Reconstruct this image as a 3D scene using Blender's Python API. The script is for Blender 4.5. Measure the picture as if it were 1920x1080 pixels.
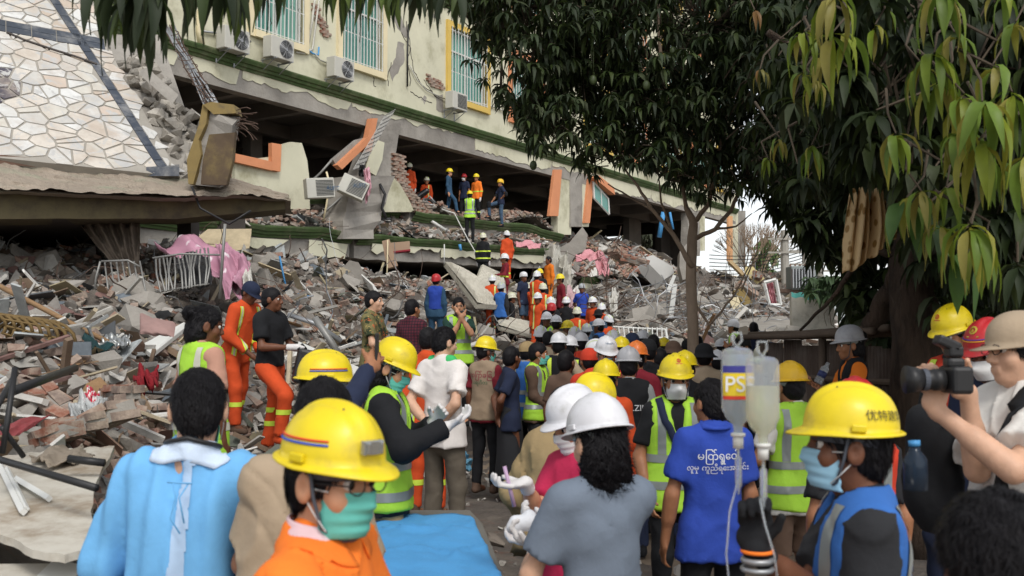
import bpy, bmesh, math, random, sys, time
import numpy as np
from mathutils import Vector, Matrix, noise
from mathutils.bvhtree import BVHTree
T0 = time.time()
for o in list(bpy.data.objects): bpy.data.objects.remove(o)
SC = bpy.context.scene
COL = SC.collection
RND = random.Random(7)
R = math.radians
# ---------------------------------------------------------------- camera, sky, sun, exposure
CH = 1.87; FPX = 1867.0; PIT = math.atan(87/1867)
cam_d = bpy.data.cameras.new('camera'); cam = bpy.data.objects.new('camera', cam_d); COL.objects.link(cam)
cam.location = (0, 0, CH); cam.rotation_euler = (math.pi/2+PIT, 0, 0)
cam_d.sensor_width = 36; cam_d.lens = 35.0; cam_d.clip_start = .05; cam_d.clip_end = 2000
cam_d.dof.use_dof = True; cam_d.dof.focus_distance = 14; cam_d.dof.aperture_fstop = 5.0
SC.camera = cam
w = bpy.data.worlds.new('World'); SC.world = w; w.use_nodes = True
nt = w.node_tree; bg = nt.nodes['Background']
sky = nt.nodes.new('ShaderNodeTexSky'); sky.sky_type = 'NISHITA'; sky.sun_disc = False
SUN_EL, SUN_AZ = R(50), R(162)      # azimuth: clockwise from +Y
sky.sun_elevation = SUN_EL; sky.sun_rotation = SUN_AZ; sky.air_density = 1.0; sky.dust_density = 1.5; sky.ozone_density = 1
hs = nt.nodes.new('ShaderNodeHueSaturation'); hs.inputs['Saturation'].default_value = .22
nt.links.new(sky.outputs[0], hs.inputs['Color']); nt.links.new(hs.outputs[0], bg.inputs[0]); bg.inputs[1].default_value = .15
sd = bpy.data.lights.new('sun', 'SUN'); sd.energy = 1.25; sd.angle = R(18); sd.color = (1, .96, .9)
so = bpy.data.objects.new('sun', sd); COL.objects.link(so)
sdir = Vector((math.sin(SUN_AZ)*math.cos(SUN_EL), math.cos(SUN_AZ)*math.cos(SUN_EL), math.sin(SUN_EL)))
so.rotation_euler = sdir.to_track_quat('Z', 'Y').to_euler(); so.location = (0, 0, 60)
SC.view_settings.view_transform = 'Standard'; SC.view_settings.look = 'None'
SC.view_settings.gamma = 1; SC.view_settings.exposure = 0.48; SC.view_settings.use_curve_mapping = False
# ---------------------------------------------------------------- pixel helpers (photo pixels, 1920 wide)
cp, sp_ = math.cos(PIT), math.sin(PIT)
def ray(px, py):
    a = (px-960)/FPX; b = (540-py)/FPX
    return Vector((a, cp-b*sp_, sp_+b*cp))
def P(px, py, d):
    r = ray(px, py); return Vector((0, 0, CH))+r*(d/r.y)
def G(px, py, z=0.0):
    r = ray(px, py); return Vector((0, 0, CH))+r*((z-CH)/r.z)
U = Vector((math.sin(R(32.5)), math.cos(R(32.5)), 0)); N = Vector((U.y, -U.x, 0)); A0 = Vector((-6.52, 28, 0))
RF = math.pi/2-R(32.5)                # rotation that maps x to U
def FW(s, o, z): return A0+U*s+N*o+Vector((0, 0, z))
def F(px, py, o=0.0):
    r = ray(px, py); c = Vector((0, 0, CH)); a = A0+N*o
    t = (a-c).dot(N)/r.dot(N); p = c+r*t
    return ((p-A0).dot(U), p.z)
# ---------------------------------------------------------------- materials
MATS = {}
def mat(name, col=(.5, .5, .5), rough=.8, var=.12, vs=3.0, bump=.0, bs=40.0, metal=0.0, vcol=False, col2=None, mix_s=2.0, mix_e=.5, mix_w=.08,
        spec=.4, alpha=1.0, trans=0.0, coat=0.0, sss=0.0, emit=None, extra=None, stretch=None, bd=.01, dirt=None, dirt_s=3.0, dirt_e=.55, ior=1.45, two=False):
    if name in MATS: return MATS[name]
    m = bpy.data.materials.new(name); m.use_nodes = True; n = m.node_tree; L = n.links
    b = n.nodes['Principled BSDF']
    b.inputs['Roughness'].default_value = rough; b.inputs['Metallic'].default_value = metal
    b.inputs['Specular IOR Level'].default_value = spec; b.inputs['IOR'].default_value = ior
    if coat: b.inputs['Coat Weight'].default_value = coat; b.inputs['Coat Roughness'].default_value = .15
    if sss: b.inputs['Subsurface Weight'].default_value = sss; b.inputs['Subsurface Radius'].default_value = (.02, .008, .004); b.inputs['Subsurface Scale'].default_value = .6
    if alpha < 1: b.inputs['Alpha'].default_value = alpha
    if trans: b.inputs['Transmission Weight'].default_value = trans
    if emit: b.inputs['Emission Color'].default_value = (*emit[0], 1); b.inputs['Emission Strength'].default_value = emit[1]
    tc = n.nodes.new('ShaderNodeTexCoord'); vec = tc.outputs['Object']
    if stretch:
        mp = n.nodes.new('ShaderNodeMapping'); mp.inputs['Scale'].default_value = stretch; L.new(vec, mp.inputs['Vector']); vec = mp.outputs[0]
    def nz(scale, detail=5, rough_=.6, dist=0):
        q = n.nodes.new('ShaderNodeTexNoise'); q.inputs['Scale'].default_value = scale; q.inputs['Detail'].default_value = detail
        q.inputs['Roughness'].default_value = rough_; q.inputs['Distortion'].default_value = dist; L.new(vec, q.inputs['Vector']); return q.outputs['Fac']
    def mixc(fac, a, c):
        q = n.nodes.new('ShaderNodeMix'); q.data_type = 'RGBA'
        if isinstance(fac, (int, float)): q.inputs[0].default_value = fac
        else: L.new(fac, q.inputs[0])
        for sock, v in ((q.inputs[6], a), (q.inputs[7], c)):
            if isinstance(v, tuple): sock.default_value = (*v[:3], 1)
            else: L.new(v, sock)
        return q.outputs[2]
    def step(v, e, wd):
        q = n.nodes.new('ShaderNodeMapRange'); q.inputs[1].default_value = e-wd; q.inputs[2].default_value = e+wd; q.interpolation_type = 'SMOOTHSTEP'; L.new(v, q.inputs[0]); return q.outputs[0]
    if vcol:
        q = n.nodes.new('ShaderNodeAttribute'); q.attribute_name = 'Col'; c = q.outputs['Color']
    else: c = tuple(col)
    if col2 is not None: c = mixc(step(nz(mix_s, 6), mix_e, mix_w), c, tuple(col2))
    if dirt is not None: c = mixc(step(nz(dirt_s, 8, .7), dirt_e, .14), c, tuple(dirt))
    if extra: c = extra(n, L, vec, nz, mixc, step, c, b)
    if var:
        q = n.nodes.new('ShaderNodeMapRange'); q.inputs[1].default_value = .25; q.inputs[2].default_value = .75
        q.inputs[3].default_value = 1-var; q.inputs[4].default_value = 1+var; L.new(nz(vs, 6, .65), q.inputs[0])
        h = n.nodes.new('ShaderNodeVectorMath'); h.operation = 'SCALE'
        if isinstance(c, tuple): h.inputs[0].default_value = c[:3]
        else: L.new(c, h.inputs[0])
        L.new(q.outputs[0], h.inputs['Scale']); c = h.outputs[0]
    if isinstance(c, tuple): b.inputs['Base Color'].default_value = (*c[:3], 1)
    else: L.new(c, b.inputs['Base Color'])
    if bump:
        q = n.nodes.new('ShaderNodeBump'); q.inputs['Strength'].default_value = bump; q.inputs['Distance'].default_value = bd
        L.new(nz(bs, 6, .65, .4), q.inputs['Height']); L.new(q.outputs[0], b.inputs['Normal'])
    MATS[name] = m; return m
def hexc(h):
    v = [int(h[i:i+2], 16)/255 for i in (0, 2, 4)]
    return tuple(x/12.92 if x <= .04045 else ((x+.055)/1.055)**2.4 for x in v)
# ---------------------------------------------------------------- objects
WM = {}
def tag(o, label=None, cat=None, group=None, kind=None):
    if label: o['label'] = label
    if cat: o['category'] = cat
    if group: o['group'] = group
    if kind: o['kind'] = kind
    return o
def thing(name, label, cat, loc=(0, 0, 0), rz=0.0, group=None):
    o = bpy.data.objects.new(name, None); COL.objects.link(o); o.location = loc; o.rotation_euler = (0, 0, rz); o.empty_display_size = .2
    WM[o.name] = Matrix.Translation(Vector(loc)) @ Matrix.Rotation(rz, 4, 'Z')
    return tag(o, label, cat, group)
def wmat(p): return WM.get(p.name, Matrix.Identity(4)) if p else Matrix.Identity(4)
def mesh_np(name, V, Fc, mats, parent=None, smooth=False, local=False, mi=None, cols=None, loc=None):
    """V (n,3) world coordinates (or local to the parent), Fc list of tuples or (m,k) array"""
    V = np.asarray(V, dtype=np.float64)
    if loc is not None and parent is None: V = V-np.array(loc)
    if parent is not None and not local:
        M = np.array(wmat(parent).inverted()); V = V @ M[:3, :3].T + M[:3, 3]
    me = bpy.data.meshes.new(name)
    if isinstance(Fc, np.ndarray):
        m, k = Fc.shape
        me.vertices.add(len(V)); me.vertices.foreach_set('co', V.astype(np.float32).ravel())
        me.loops.add(m*k); me.loops.foreach_set('vertex_index', Fc.astype(np.int32).ravel())
        me.polygons.add(m); me.polygons.foreach_set('loop_start', np.arange(0, m*k, k, dtype=np.int32)); me.update(calc_edges=True)
    else: me.from_pydata([tuple(v) for v in V], [], Fc)
    if not isinstance(mats, (list, tuple)): mats = [mats]
    for q in mats: me.materials.append(q)
    if mi is not None: me.polygons.foreach_set('material_index', np.asarray(mi, dtype=np.int32))
    if cols is not None:                                   # per-face colours
        tot = np.zeros(len(me.polygons), dtype=np.int32); me.polygons.foreach_get('loop_total', tot)
        a = me.color_attributes.new('Col', 'FLOAT_COLOR', 'CORNER'); c4 = np.ones((len(cols), 4), np.float32); c4[:, :3] = cols
        a.data.foreach_set('color', np.repeat(c4, tot, axis=0).ravel())
    me.polygons.foreach_set('use_smooth', [bool(smooth)]*len(me.polygons))
    me.validate(); me.update()
    o = bpy.data.objects.new(name, me); COL.objects.link(o)
    if parent is not None: o.parent = parent; WM[o.name] = wmat(parent)
    elif loc is not None: o.location = loc
    if parent is None and loc is not None: WM[o.name] = Matrix.Translation(Vector(loc))
    return o
class MB:
    def __init__(s): s.v = []; s.f = []; s.m = []; s.c = []
    def add(s, vs, fs, m=0, c=None):
        k = len(s.v); s.v += [tuple(v) for v in vs]; s.f += [tuple(i+k for i in f) for f in fs]; s.m += [m]*len(fs); s.c += [c or (.5, .5, .5)]*len(fs); return s
    def box(s, c, size, rot=None, m=0, col=None, jit=0.0):
        """rot: 3x3 Matrix or z angle; size full extents"""
        if rot is None: M = Matrix.Identity(3)
        elif isinstance(rot, (int, float)): M = Matrix.Rotation(rot, 3, 'Z')
        else: M = rot
        c = Vector(c); vs = []
        for z in (-.5, .5):
            for y in (-.5, .5):
                for x in (-.5, .5):
                    q = Vector((x*size[0], y*size[1], z*size[2]))
                    if jit: q += Vector([RND.uniform(-jit, jit) for _ in range(3)])
                    vs.append(c+M @ q)
        return s.add(vs, [(0, 2, 3, 1), (4, 5, 7, 6), (0, 1, 5, 4), (2, 6, 7, 3), (0, 4, 6, 2), (1, 3, 7, 5)], m, col)
    def hexa(s, b, t, m=0, col=None):
        """bottom 4 points, top 4 points"""
        return s.add(list(b)+list(t), [(3, 2, 1, 0), (4, 5, 6, 7), (0, 1, 5, 4), (1, 2, 6, 5), (2, 3, 7, 6), (3, 0, 4, 7)], m, col)
    def tube(s, pts, r, n=6, m=0, col=None, cap=True):
        pts = [Vector(p) for p in pts]; rs = r if isinstance(r, (list, tuple)) else [r]*len(pts); vs = []; up = None
        for i, p in enumerate(pts):
            t = (pts[min(i+1, len(pts)-1)]-pts[max(i-1, 0)]).normalized()
            if up is None: up = Vector((0, 0, 1)) if abs(t.z) < .9 else Vector((1, 0, 0))
            a = t.cross(up); a.normalize() if a.length > 1e-6 else None
            b = a.cross(t); up = b if b.length > .1 else up
            for k in range(n):
                an = 2*math.pi*k/n; vs.append(p+(a*math.cos(an)+b*math.sin(an))*rs[i])
        fs = []
        for i in range(len(pts)-1):
            for k in range(n): fs.append((i*n+k, i*n+(k+1) % n, (i+1)*n+(k+1) % n, (i+1)*n+k))
        if cap: fs += [tuple(range(n))[::-1], tuple((len(pts)-1)*n+k for k in range(n))]
        return s.add(vs, fs, m, col)
    def prism(s, poly, d, m=0, col=None):
        """poly: world points (planar), extruded by vector d"""
        n = len(poly); d = Vector(d); vs = [Vector(p) for p in poly]+[Vector(p)+d for p in poly]
        return s.add(vs, [tuple(range(n))[::-1], tuple(range(n, 2*n))]+[(i, (i+1) % n, n+(i+1) % n, n+i) for i in range(n)], m, col)
    def grid(s, fn, nu, nv, m=0, col=None, closed_u=False):
        vs = [fn(i/nu, j/nv) for j in range(nv+1) for i in range(nu+(0 if closed_u else 1))]; W = nu+(0 if closed_u else 1); fs = []
        for j in range(nv):
            for i in range(nu):
                a = i; b = (i+1) % W if closed_u else i+1
                fs.append((j*W+a, j*W+b, (j+1)*W+b, (j+1)*W+a))
        return s.add(vs, fs, m, col)
    def build(s, name, mats, parent=None, smooth=False, vcol=False, loc=None, fixn=True):
        if not s.v: return None
        o = mesh_np(name, s.v, s.f, mats, parent, smooth, mi=s.m if (isinstance(mats, (list, tuple)) and len(mats) > 1) else None, cols=s.c if vcol else None, loc=loc)
        if fixn and len(s.f) < 60000:
            bm = bmesh.new(); bm.from_mesh(o.data); bmesh.ops.recalc_face_normals(bm, faces=bm.faces); bm.to_mesh(o.data); bm.free()
        return o
def top(name, mb, mats, label, cat, group=None, smooth=False, vcol=False, kind=None, bevel=0):
    vs = np.array(mb.v); c = vs.mean(0); c[2] = vs[:, 2].min()
    o = mb.build(name, mats, None, smooth, vcol, loc=tuple(c)); tag(o, label, cat, group, kind)
    if bevel: bev(o, bevel)
    return o
def bev(o, wd=.01, seg=2):
    md = o.modifiers.new('bevel', 'BEVEL'); md.width = wd; md.segments = seg; md.limit_method = 'ANGLE'; md.angle_limit = R(35); return o
def rot3(x=0, y=0, z=0): return (Matrix.Rotation(R(z), 3, 'Z') @ Matrix.Rotation(R(y), 3, 'Y') @ Matrix.Rotation(R(x), 3, 'X'))
RFM = Matrix.Rotation(RF, 3, 'Z')
def fbm(x, y, z=0.0, o=4):
    return noise.fractal(Vector((x, y, z)), 1.0, 2.0, o, noise_basis='PERLIN_ORIGINAL')
# ================================================================ materials of the place
M_WALL = mat('painted_render', hexc('cbc8b0'), .9, .14, .35, bump=.25, bs=9, bd=.02, dirt=hexc('8f8a6c'), dirt_s=.5, dirt_e=.62)
M_GREEN = mat('green_trim_paint', hexc('43562f'), .75, .25, 1.5, bump=.3, bs=14, bd=.02, dirt=hexc('6f7257'), dirt_s=1.3, dirt_e=.60)
M_CONC = mat('bare_concrete', hexc('99948c'), .95, .16, 1.6, bump=.6, bs=9, bd=.03, col2=hexc('807b74'), mix_s=1.1, mix_e=.55, mix_w=.2)
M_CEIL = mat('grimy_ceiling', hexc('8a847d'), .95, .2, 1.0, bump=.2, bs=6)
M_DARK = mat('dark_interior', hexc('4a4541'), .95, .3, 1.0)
M_ORANGE = mat('orange_frame_paint', hexc('cf8a62'), .7, .1, 1.5, bump=.1)
M_YELLOW = mat('yellow_frame_paint', hexc('cfb05c'), .7, .1, 1.5, bump=.1)
M_CREAM = mat('cream_frame_paint', hexc('d8cba8'), .7, .1, 1.5, bump=.1)
M_WHITE = mat('white_painted_metal', hexc('cfcfca'), .5, .08, 3)
M_PLAST = mat('ac_white_plastic', hexc('bab8ae'), .55, .08, 2, dirt=hexc('8d8a7e'), dirt_s=2.5, dirt_e=.66)
M_BLACKP = mat('black_plastic', (.02, .02, .021), .45, .1)
M_GLASS = mat('teal_window_glass', hexc('578f84'), .12, .15, .8, spec=.6)
M_CURT = mat('teal_curtain', hexc('84b3a4'), .9, .2, 2.5, stretch=(9, 9, .4))
M_BRICK = mat('fired_brick', vcol=True, rough=.95, var=.22, vs=12, bump=.5, bs=40, bd=.01, dirt=hexc('9a8a7c'), dirt_s=6, dirt_e=.52)
M_RUB = mat('rubble_pieces', vcol=True, rough=.95, var=.22, vs=6, bump=.6, bs=22, bd=.015)
M_METAL = mat('galvanised_steel', hexc('9a9c9e'), .45, .15, 4, metal=.6)
M_RUST = mat('rusty_steel', hexc('5b4a40'), .8, .25, 12, metal=.3)
M_WOOD = mat('weathered_wood', hexc('8a6e50'), .85, .25, 5, bump=.3, stretch=(1, 1, 8), bs=14)
M_PIPE = mat('blue_plastic_pipe', hexc('4a8fc4'), .5, .05)
def brick_col():
    a = RND.choice([hexc('a05a3e'), hexc('94604a'), hexc('a8694f'), hexc('8a5a48'), hexc('9c7a68'), hexc('8c7b70')]); k = RND.uniform(.75, 1.15)
    return tuple(v*k for v in a)
def fb(mb, s0, s1, o0, o1, z0, z1, m=0, col=None): return mb.box(FW((s0+s1)/2, (o0+o1)/2, (z0+z1)/2), (s1-s0, o1-o0, z1-z0), RFM, m, col)
def ragged(a, b, step=.12, amp=.05):
    """ragged polyline between 2D points a and b"""
    a = Vector(a); b = Vector(b); L = (b-a).length; n = max(2, int(L/step)); d = (b-a)/n; nn = Vector((-d.y, d.x)).normalized(); out = []; v = 0
    for i in range(n):
        v = v*.75+RND.uniform(-amp, amp); out.append(a+d*(i+RND.uniform(-.25, .25))+nn*(v if i else 0))
    return out
def plate(mb, poly2, o, th, m=0, col=None): return mb.prism([FW(p[0], o, p[1]) for p in poly2], N*th, m, col)
# ================================================================ ground
def ground():
    m = mat('dusty_ground', hexc('8a7a68'), .97, .25, .8, bump=.8, bs=5, bd=.05, col2=hexc('6f6254'), mix_s=.6, mix_e=.5, mix_w=.25)
    o = mesh_np('ground', [(-600, -60, 0), (700, -60, 0), (700, 1200, 0), (-600, 1200, 0)], [(0, 1, 2, 3)], m); tag(o, kind='structure')
ground()
# ================================================================ apartment building
SE = 37.0                                   # right end of the facade (s)
bld = thing('apartment_building', 'pale green apartment block with orange and yellow window frames whose lower storeys have collapsed', 'building', tuple(FW(10, -5, 0)))
WIN = [(-.2, 'c'), (3.35, 'c'), (9.15, 'y'), (13.2, 'o'), (19.3, 'y'), (23.0, 'o'), (27.6, 'y'), (31.5, 'o'), (35.2, 'y')]
STO = [(9.36, 13.35), (13.75, 17.75), (18.15, 22.1), (22.5, 26.0)]
def storey(k, z0, z1):
    ws = [(s, 10.25 if k == 0 else z0+.95, 12.75 if k == 0 else z0+3.45, c) for s, c in WIN]
    mb = MB(); prev = -9.0
    for s, a, b, c in ws:
        hw = 1.15 if s > 5 else .95
        fb(mb, prev, s-hw, -.25, 0, z0, z1); fb(mb, s-hw, s+hw, -.25, 0, z0, a); fb(mb, s-hw, s+hw, -.25, 0, b, z1); prev = s+hw
    fb(mb, prev, SE, -.25, 0, z0, z1)
    fb(mb, SE-.25, SE, -13, -.25, z0, z1)     # end wall
    fb(mb, -9, SE, -13, -12.7, z0, z1)
    mb.build('wall', M_WALL, bld)
    for i, (s, a, b, c) in enumerate(ws):
        hw = 1.15 if s > 5 else .95
        w_ = thing_part('window', bld)
        fm = {'c': M_CREAM, 'y': M_YELLOW, 'o': M_ORANGE}[c]
        m = MB(); t = .2; pr = .10
        fb(m, s-hw-t, s-hw, -.1, pr, a-t, b+t); fb(m, s+hw, s+hw+t, -.1, pr, a-t, b+t); fb(m, s-hw, s+hw, -.1, pr, b, b+t); fb(m, s-hw, s+hw, -.1, pr+.05, a-t, a)
        m.build('surround', fm, w_)
        m = MB(); fb(m, s-hw, s+hw, -.2, -.17, a, b); m.build('pane', M_GLASS, w_)
        if (i+k) % 2 == 0:
            m = MB(); q0, q1 = (s-hw+.1, s+.1) if i % 3 else (s-.1, s+hw-.15); n_ = 24
            m.grid(lambda u, v: FW(q0+(q1-q0)*u, -.165+.02*math.sin(u*26), a+.1+(b-a-.2)*v), n_, 1); m.build('curtain', M_CURT, w_)
        m = MB()
        for x in (s-hw+.03, s-.02, s+hw-.07): fb(m, x, x+.05, -.16, -.10, a, b)
        for z in (a, b-.06, a+(b-a)*.68): fb(m, s-hw, s+hw, -.158, -.102, z, z+.05)
        m.build('sash', M_WHITE, w_)
        n_ = 13 if k == 0 and s < 25 else 7
        for j in range(n_):
            x = s-hw+.06+(2*hw-.12)*j/(n_-1); gb = MB(); fb(gb, x-.014, x+.014, .10, .118, a-.02, b+.02); gb.build('bar', M_WHITE, w_)
        for z in (a+.05, b-.12, a+(b-a)*.36, a+(b-a)*.64): gb = MB(); fb(gb, s-hw, s+hw, .085, .10, z, z+.022); gb.build('bar', M_WHITE, w_)
        if k == 0:                            # small cast scrolls in the grille
            gb = MB()
            for z in (a+(b-a)*.39, a+(b-a)*.58):
                for j in range(6):
                    x = s-hw+.2+j*(2*hw-.4)/5
                    gb.tube([FW(x+.07*math.cos(q*.9), .105, z+.06*math.sin(q*.9)) for q in range(7)], .008, 4)
            gb.build('scrollwork', M_BLACKP, w_)
def thing_part(name, parent):
    o = bpy.data.objects.new(name, None); COL.objects.link(o); o.parent = parent; WM[o.name] = wmat(parent); o.empty_display_size = .1; return o
for k, (z0, z1) in enumerate(STO): storey(k, z0, z1)
def cornice(z, s0=-9, s1=SE, o=0.0, name='cornice', par=bld, dz=lambda s: 0):
    prof = [(0, 0), (.06, 0), (.08, .06), (.13, .08), (.15, .15), (.20, .17), (.24, .26), (.24, .30), (0, .34)]
    n_ = int((s1-s0)/.35); vs = []; fs = []
    for i in range(n_+1):
        s = s0+(s1-s0)*i/n_
        for j, (q, zz) in enumerate(prof):
            wv = fbm(s*1.1, z, 2.1)*(.007 if name == 'cornice' and z > 8 else .03); vs.append(FW(s, o+q+wv*(q > 0), z+zz+wv+dz(s)))
    m = len(prof)
    for i in range(n_):
        for j in range(m-1): fs.append((i*m+j, i*m+j+1, (i+1)*m+j+1, (i+1)*m+j))
    mb = MB(); mb.add(vs, fs); return mb.build(name, M_GREEN, par)
for z in (9.03, 13.38, 17.78, 22.13): cornice(z)
# edge beam with plaster fallen off in a ragged line
mb = MB(); fb(mb, -9, SE, -.35, 0, 8.42, 9.05); mb.build('edge_beam', M_CONC, bld)
mb = MB(); fb(mb, -9, SE, -13, -.1, 9.04, 9.32); mb.build('floor_slab', M_CEIL, bld)
for z in (13.40, 17.8, 22.15): mb = MB(); fb(mb, -9, SE, -12.7, -.26, z, z+.2); mb.build('floor_slab', M_CEIL, bld)
mb = MB(); fb(mb, -9.2, SE+.1, -13.1, .15, 26.0, 26.3); mb.build('roof', M_CONC, bld)
mb = MB(); segs = [(-9, -3.6, .38), (-3.4, -1.6, .25), (-1.5, 2.9, .10), (2.9, 8.3, .02), (9.6, 15.2, .32), (15.2, 19, .1), (19, 25, .42), (25, 37, .3)]
for a, b, h_ in segs:
    low = ragged((a, 9.03-h_-.12), (b, 9.03-h_-.05), .16, .07)
    plate(mb, [(p.x, min(p.y, 9.02)) for p in low]+[(b, 9.035), (a, 9.035)], .0, .022)
mb.build('plaster', M_WALL, bld)
for s in (-3.3, -1.0, 1.6, 4.6, 7.5, 10.8, 14.5, 18, 22, 26, 30, 34):                # ceiling beams running inwards
    mb = MB(); fb(mb, s-.13, s+.13, -12.6, -.36, 8.55, 9.03); mb.build('ceiling_beam', M_CEIL, bld)
for o_ in (-4.3, -8.5): mb = MB(); fb(mb, -9, SE, o_-.14, o_+.14, 8.58, 9.02); mb.build('ceiling_beam', M_CEIL, bld)
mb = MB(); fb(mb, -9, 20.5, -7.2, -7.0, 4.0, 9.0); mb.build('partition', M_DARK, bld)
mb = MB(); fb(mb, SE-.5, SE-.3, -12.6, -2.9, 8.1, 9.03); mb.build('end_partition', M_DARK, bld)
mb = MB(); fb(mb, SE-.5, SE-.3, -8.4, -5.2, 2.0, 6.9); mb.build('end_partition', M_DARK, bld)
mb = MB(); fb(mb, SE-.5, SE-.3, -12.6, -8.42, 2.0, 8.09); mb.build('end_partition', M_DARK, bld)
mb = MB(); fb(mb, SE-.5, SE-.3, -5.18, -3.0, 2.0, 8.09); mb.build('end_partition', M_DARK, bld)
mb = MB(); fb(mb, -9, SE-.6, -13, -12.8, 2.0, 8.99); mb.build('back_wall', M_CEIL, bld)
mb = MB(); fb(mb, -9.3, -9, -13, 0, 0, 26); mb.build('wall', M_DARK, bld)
mb = MB()                                                                             # dim broken partitions
for a, b, o_, h_ in ((-1.5, 2.2, -3.5, 1.3), (3, 6.0, -4.8, 1.0), (9.5, 13, -5.2, 1.5), (14, 17, -3.0, 1.1), (18.6, 22, -5.5, 1.6), (24, 27, -8, .9)):
    plate(mb, [(a, 6.0), (b, 6.0)]+[tuple(p) for p in ragged((b, 6.2+h_), (a, 6.0+h_*.8), .3, .18)], o_, .12)
mb.build('partition', M_CEIL, bld)
# fallen-down floors below the opening
sag = lambda s: -.10*math.sin(max(0, s-4)*.5)+fbm(s*.3, 1)*.12-(max(0, s-13)*.035)
def slabband(name, s0, s1, z, o1, th, dz, beam=True, o0=-9):
    mb = MB(); n_ = max(2, int((s1-s0)/.5)); vs = []
    for i in range(n_+1):
        s = s0+(s1-s0)*i/n_; d_ = dz(s)
        jo = fbm(s*1.3, z)*.06
        vs += [FW(s, o0, z+d_-th), FW(s, o1+jo, z+d_-th+fbm(s*2, z+3)*.05), FW(s, o1+jo, z+d_), FW(s, o0, z+d_)]
    fs = [(4*i+a, 4*i+b, 4*i+4+b, 4*i+4+a) for i in range(n_) for a, b in ((0, 1), (1, 2), (2, 3), (3, 0))]+[(3, 2, 1, 0), (4*n_, 4*n_+1, 4*n_+2, 4*n_+3)]
    mb.add(vs, fs); mb.build(name, M_CONC, bld)
    cornice(z-.30, s0, s1, o1+.02, 'cornice', bld, dz)
slabband('floor_slab', 5.6, 15.5, 6.02, .15, .5, sag)
slabband('floor_slab', -9.5, 5.4, 6.0, -.3, .35, sag)
slabband('floor_slab', 18.5, 27.5, 5.2, -.2, .45, lambda s: -.05*(s-18)+fbm(s*.5, 5)*.2)
d2 = lambda s: (s+2)*.03+fbm(s*.4, 9)*.10
slabband('floor_slab', -9.5, 2.1, 4.78, .7, .74, d2)
slabband('floor_slab', 2.3, 13.6, 4.72, .7, .74, d2)
slabband('floor_slab', 15.6, 24.5, 4.30, .9, .9, lambda s: -.07*(s-15)+fbm(s*.5, 7)*.1)
mb = MB()
for a, b, h_ in ((-4, -.5, .30), (.3, 1.9, .42), (3, 6.5, .2), (6.5, 13.3, .30)):       # plaster left on the lower beam
    low = ragged((a, 4.42+d2(a)-h_), (b, 4.42+d2(b)-h_+.1), .2, .08)
    plate(mb, [tuple(p) for p in low]+[(b, 4.44+d2(b)), (a, 4.44+d2(a))], .79, .02)
low = ragged((16, 3.55), (22.5, 3.2), .3, .1); plate(mb, [tuple(p) for p in low]+[(22.5, 3.72), (16, 4.0)], .99, .02)
mb.build('plaster', M_WALL, bld)
# columns ---------------------------------------------------------------
def hexbar(name, px0, px1, pyt, pyb, o0=-.4, o1=.05, m=M_CONC, par=bld, px0b=None, px1b=None, jit=.0):
    """upright member between photo columns on the facade plane"""
    px0b = px0 if px0b is None else px0b; px1b = px1 if px1b is None else px1b
    a = F(px0, pyt, o1); b = F(px1, pyt, o1); c = F(px0b, pyb, o1); d = F(px1b, pyb, o1); n_ = 7; mb = MB(); vs = []
    for i in range(n_+1):
        t = i/n_
        l = [c[0]+(a[0]-c[0])*t, c[1]+(a[1]-c[1])*t]; r = [d[0]+(b[0]-d[0])*t, d[1]+(b[1]-d[1])*t]
        j = [RND.uniform(-jit, jit) for _ in range(4)]
        vs += [FW(l[0]+j[0], o1+j[2], l[1]), FW(r[0]+j[1], o1+j[3], r[1]), FW(r[0]+j[1], o0, r[1]), FW(l[0]+j[0], o0, l[1])]
    fs = [(4*i+q, 4*i+(q+1) % 4, 4*i+4+(q+1) % 4, 4*i+4+q) for i in range(n_) for q in range(4)]+[(3, 2, 1, 0), (4*n_, 4*n_+1, 4*n_+2, 4*n_+3)]
    mb.add(vs, fs); return mb.build(name, m, par)
hexbar('column', 708, 752, 228, 345, -.4, .12, M_CONC, px0b=668, px1b=735, jit=.03)
hexbar('column', 662, 738, 330, 448, .2, 1.0, M_CONC, px0b=640, px1b=698, jit=.07)
hexbar('column', 1069, 1092, 322, 425, -.4, .02, M_CONC, jit=.02)
hexbar('pier', 1046, 1071, 312, 440, -.35, -.02, M_WALL)
hexbar('pier', 1090, 1104, 330, 425, -.35, -.01, M_WALL)
hexbar('door_frame', 1040, 1054, 318, 405, -.02, .10, M_ORANGE, px0b=1030, px1b=1047)
hexbar('door_frame', 1104, 1114, 335, 418, -.02, .10, M_ORANGE, px0b=1096, px1b=1106)
hexbar('column', 1384, 1398, 395, 500, -.4, .0, M_CONC); hexbar('pier', 1374, 1384, 400, 498, -.3, .0, M_WALL); hexbar('door_frame', 1366, 1374, 405, 490, -.02, .1, mat('pale_orange_paint', hexc('d9a678'), .7))
hexbar('column', 1290, 1312, 385, 480, -.4, .0, M_CONC, jit=.03); hexbar('pier', 1312, 1322, 388, 470, -.4, .0, M_WALL)
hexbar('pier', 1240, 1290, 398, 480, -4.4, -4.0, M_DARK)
for px in (470, 905, 1180, 1260): hexbar('column', px, px+22, 250 if px < 1000 else 350, 400 if px < 1000 else 470, -5.2, -4.8, M_CEIL)
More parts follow.
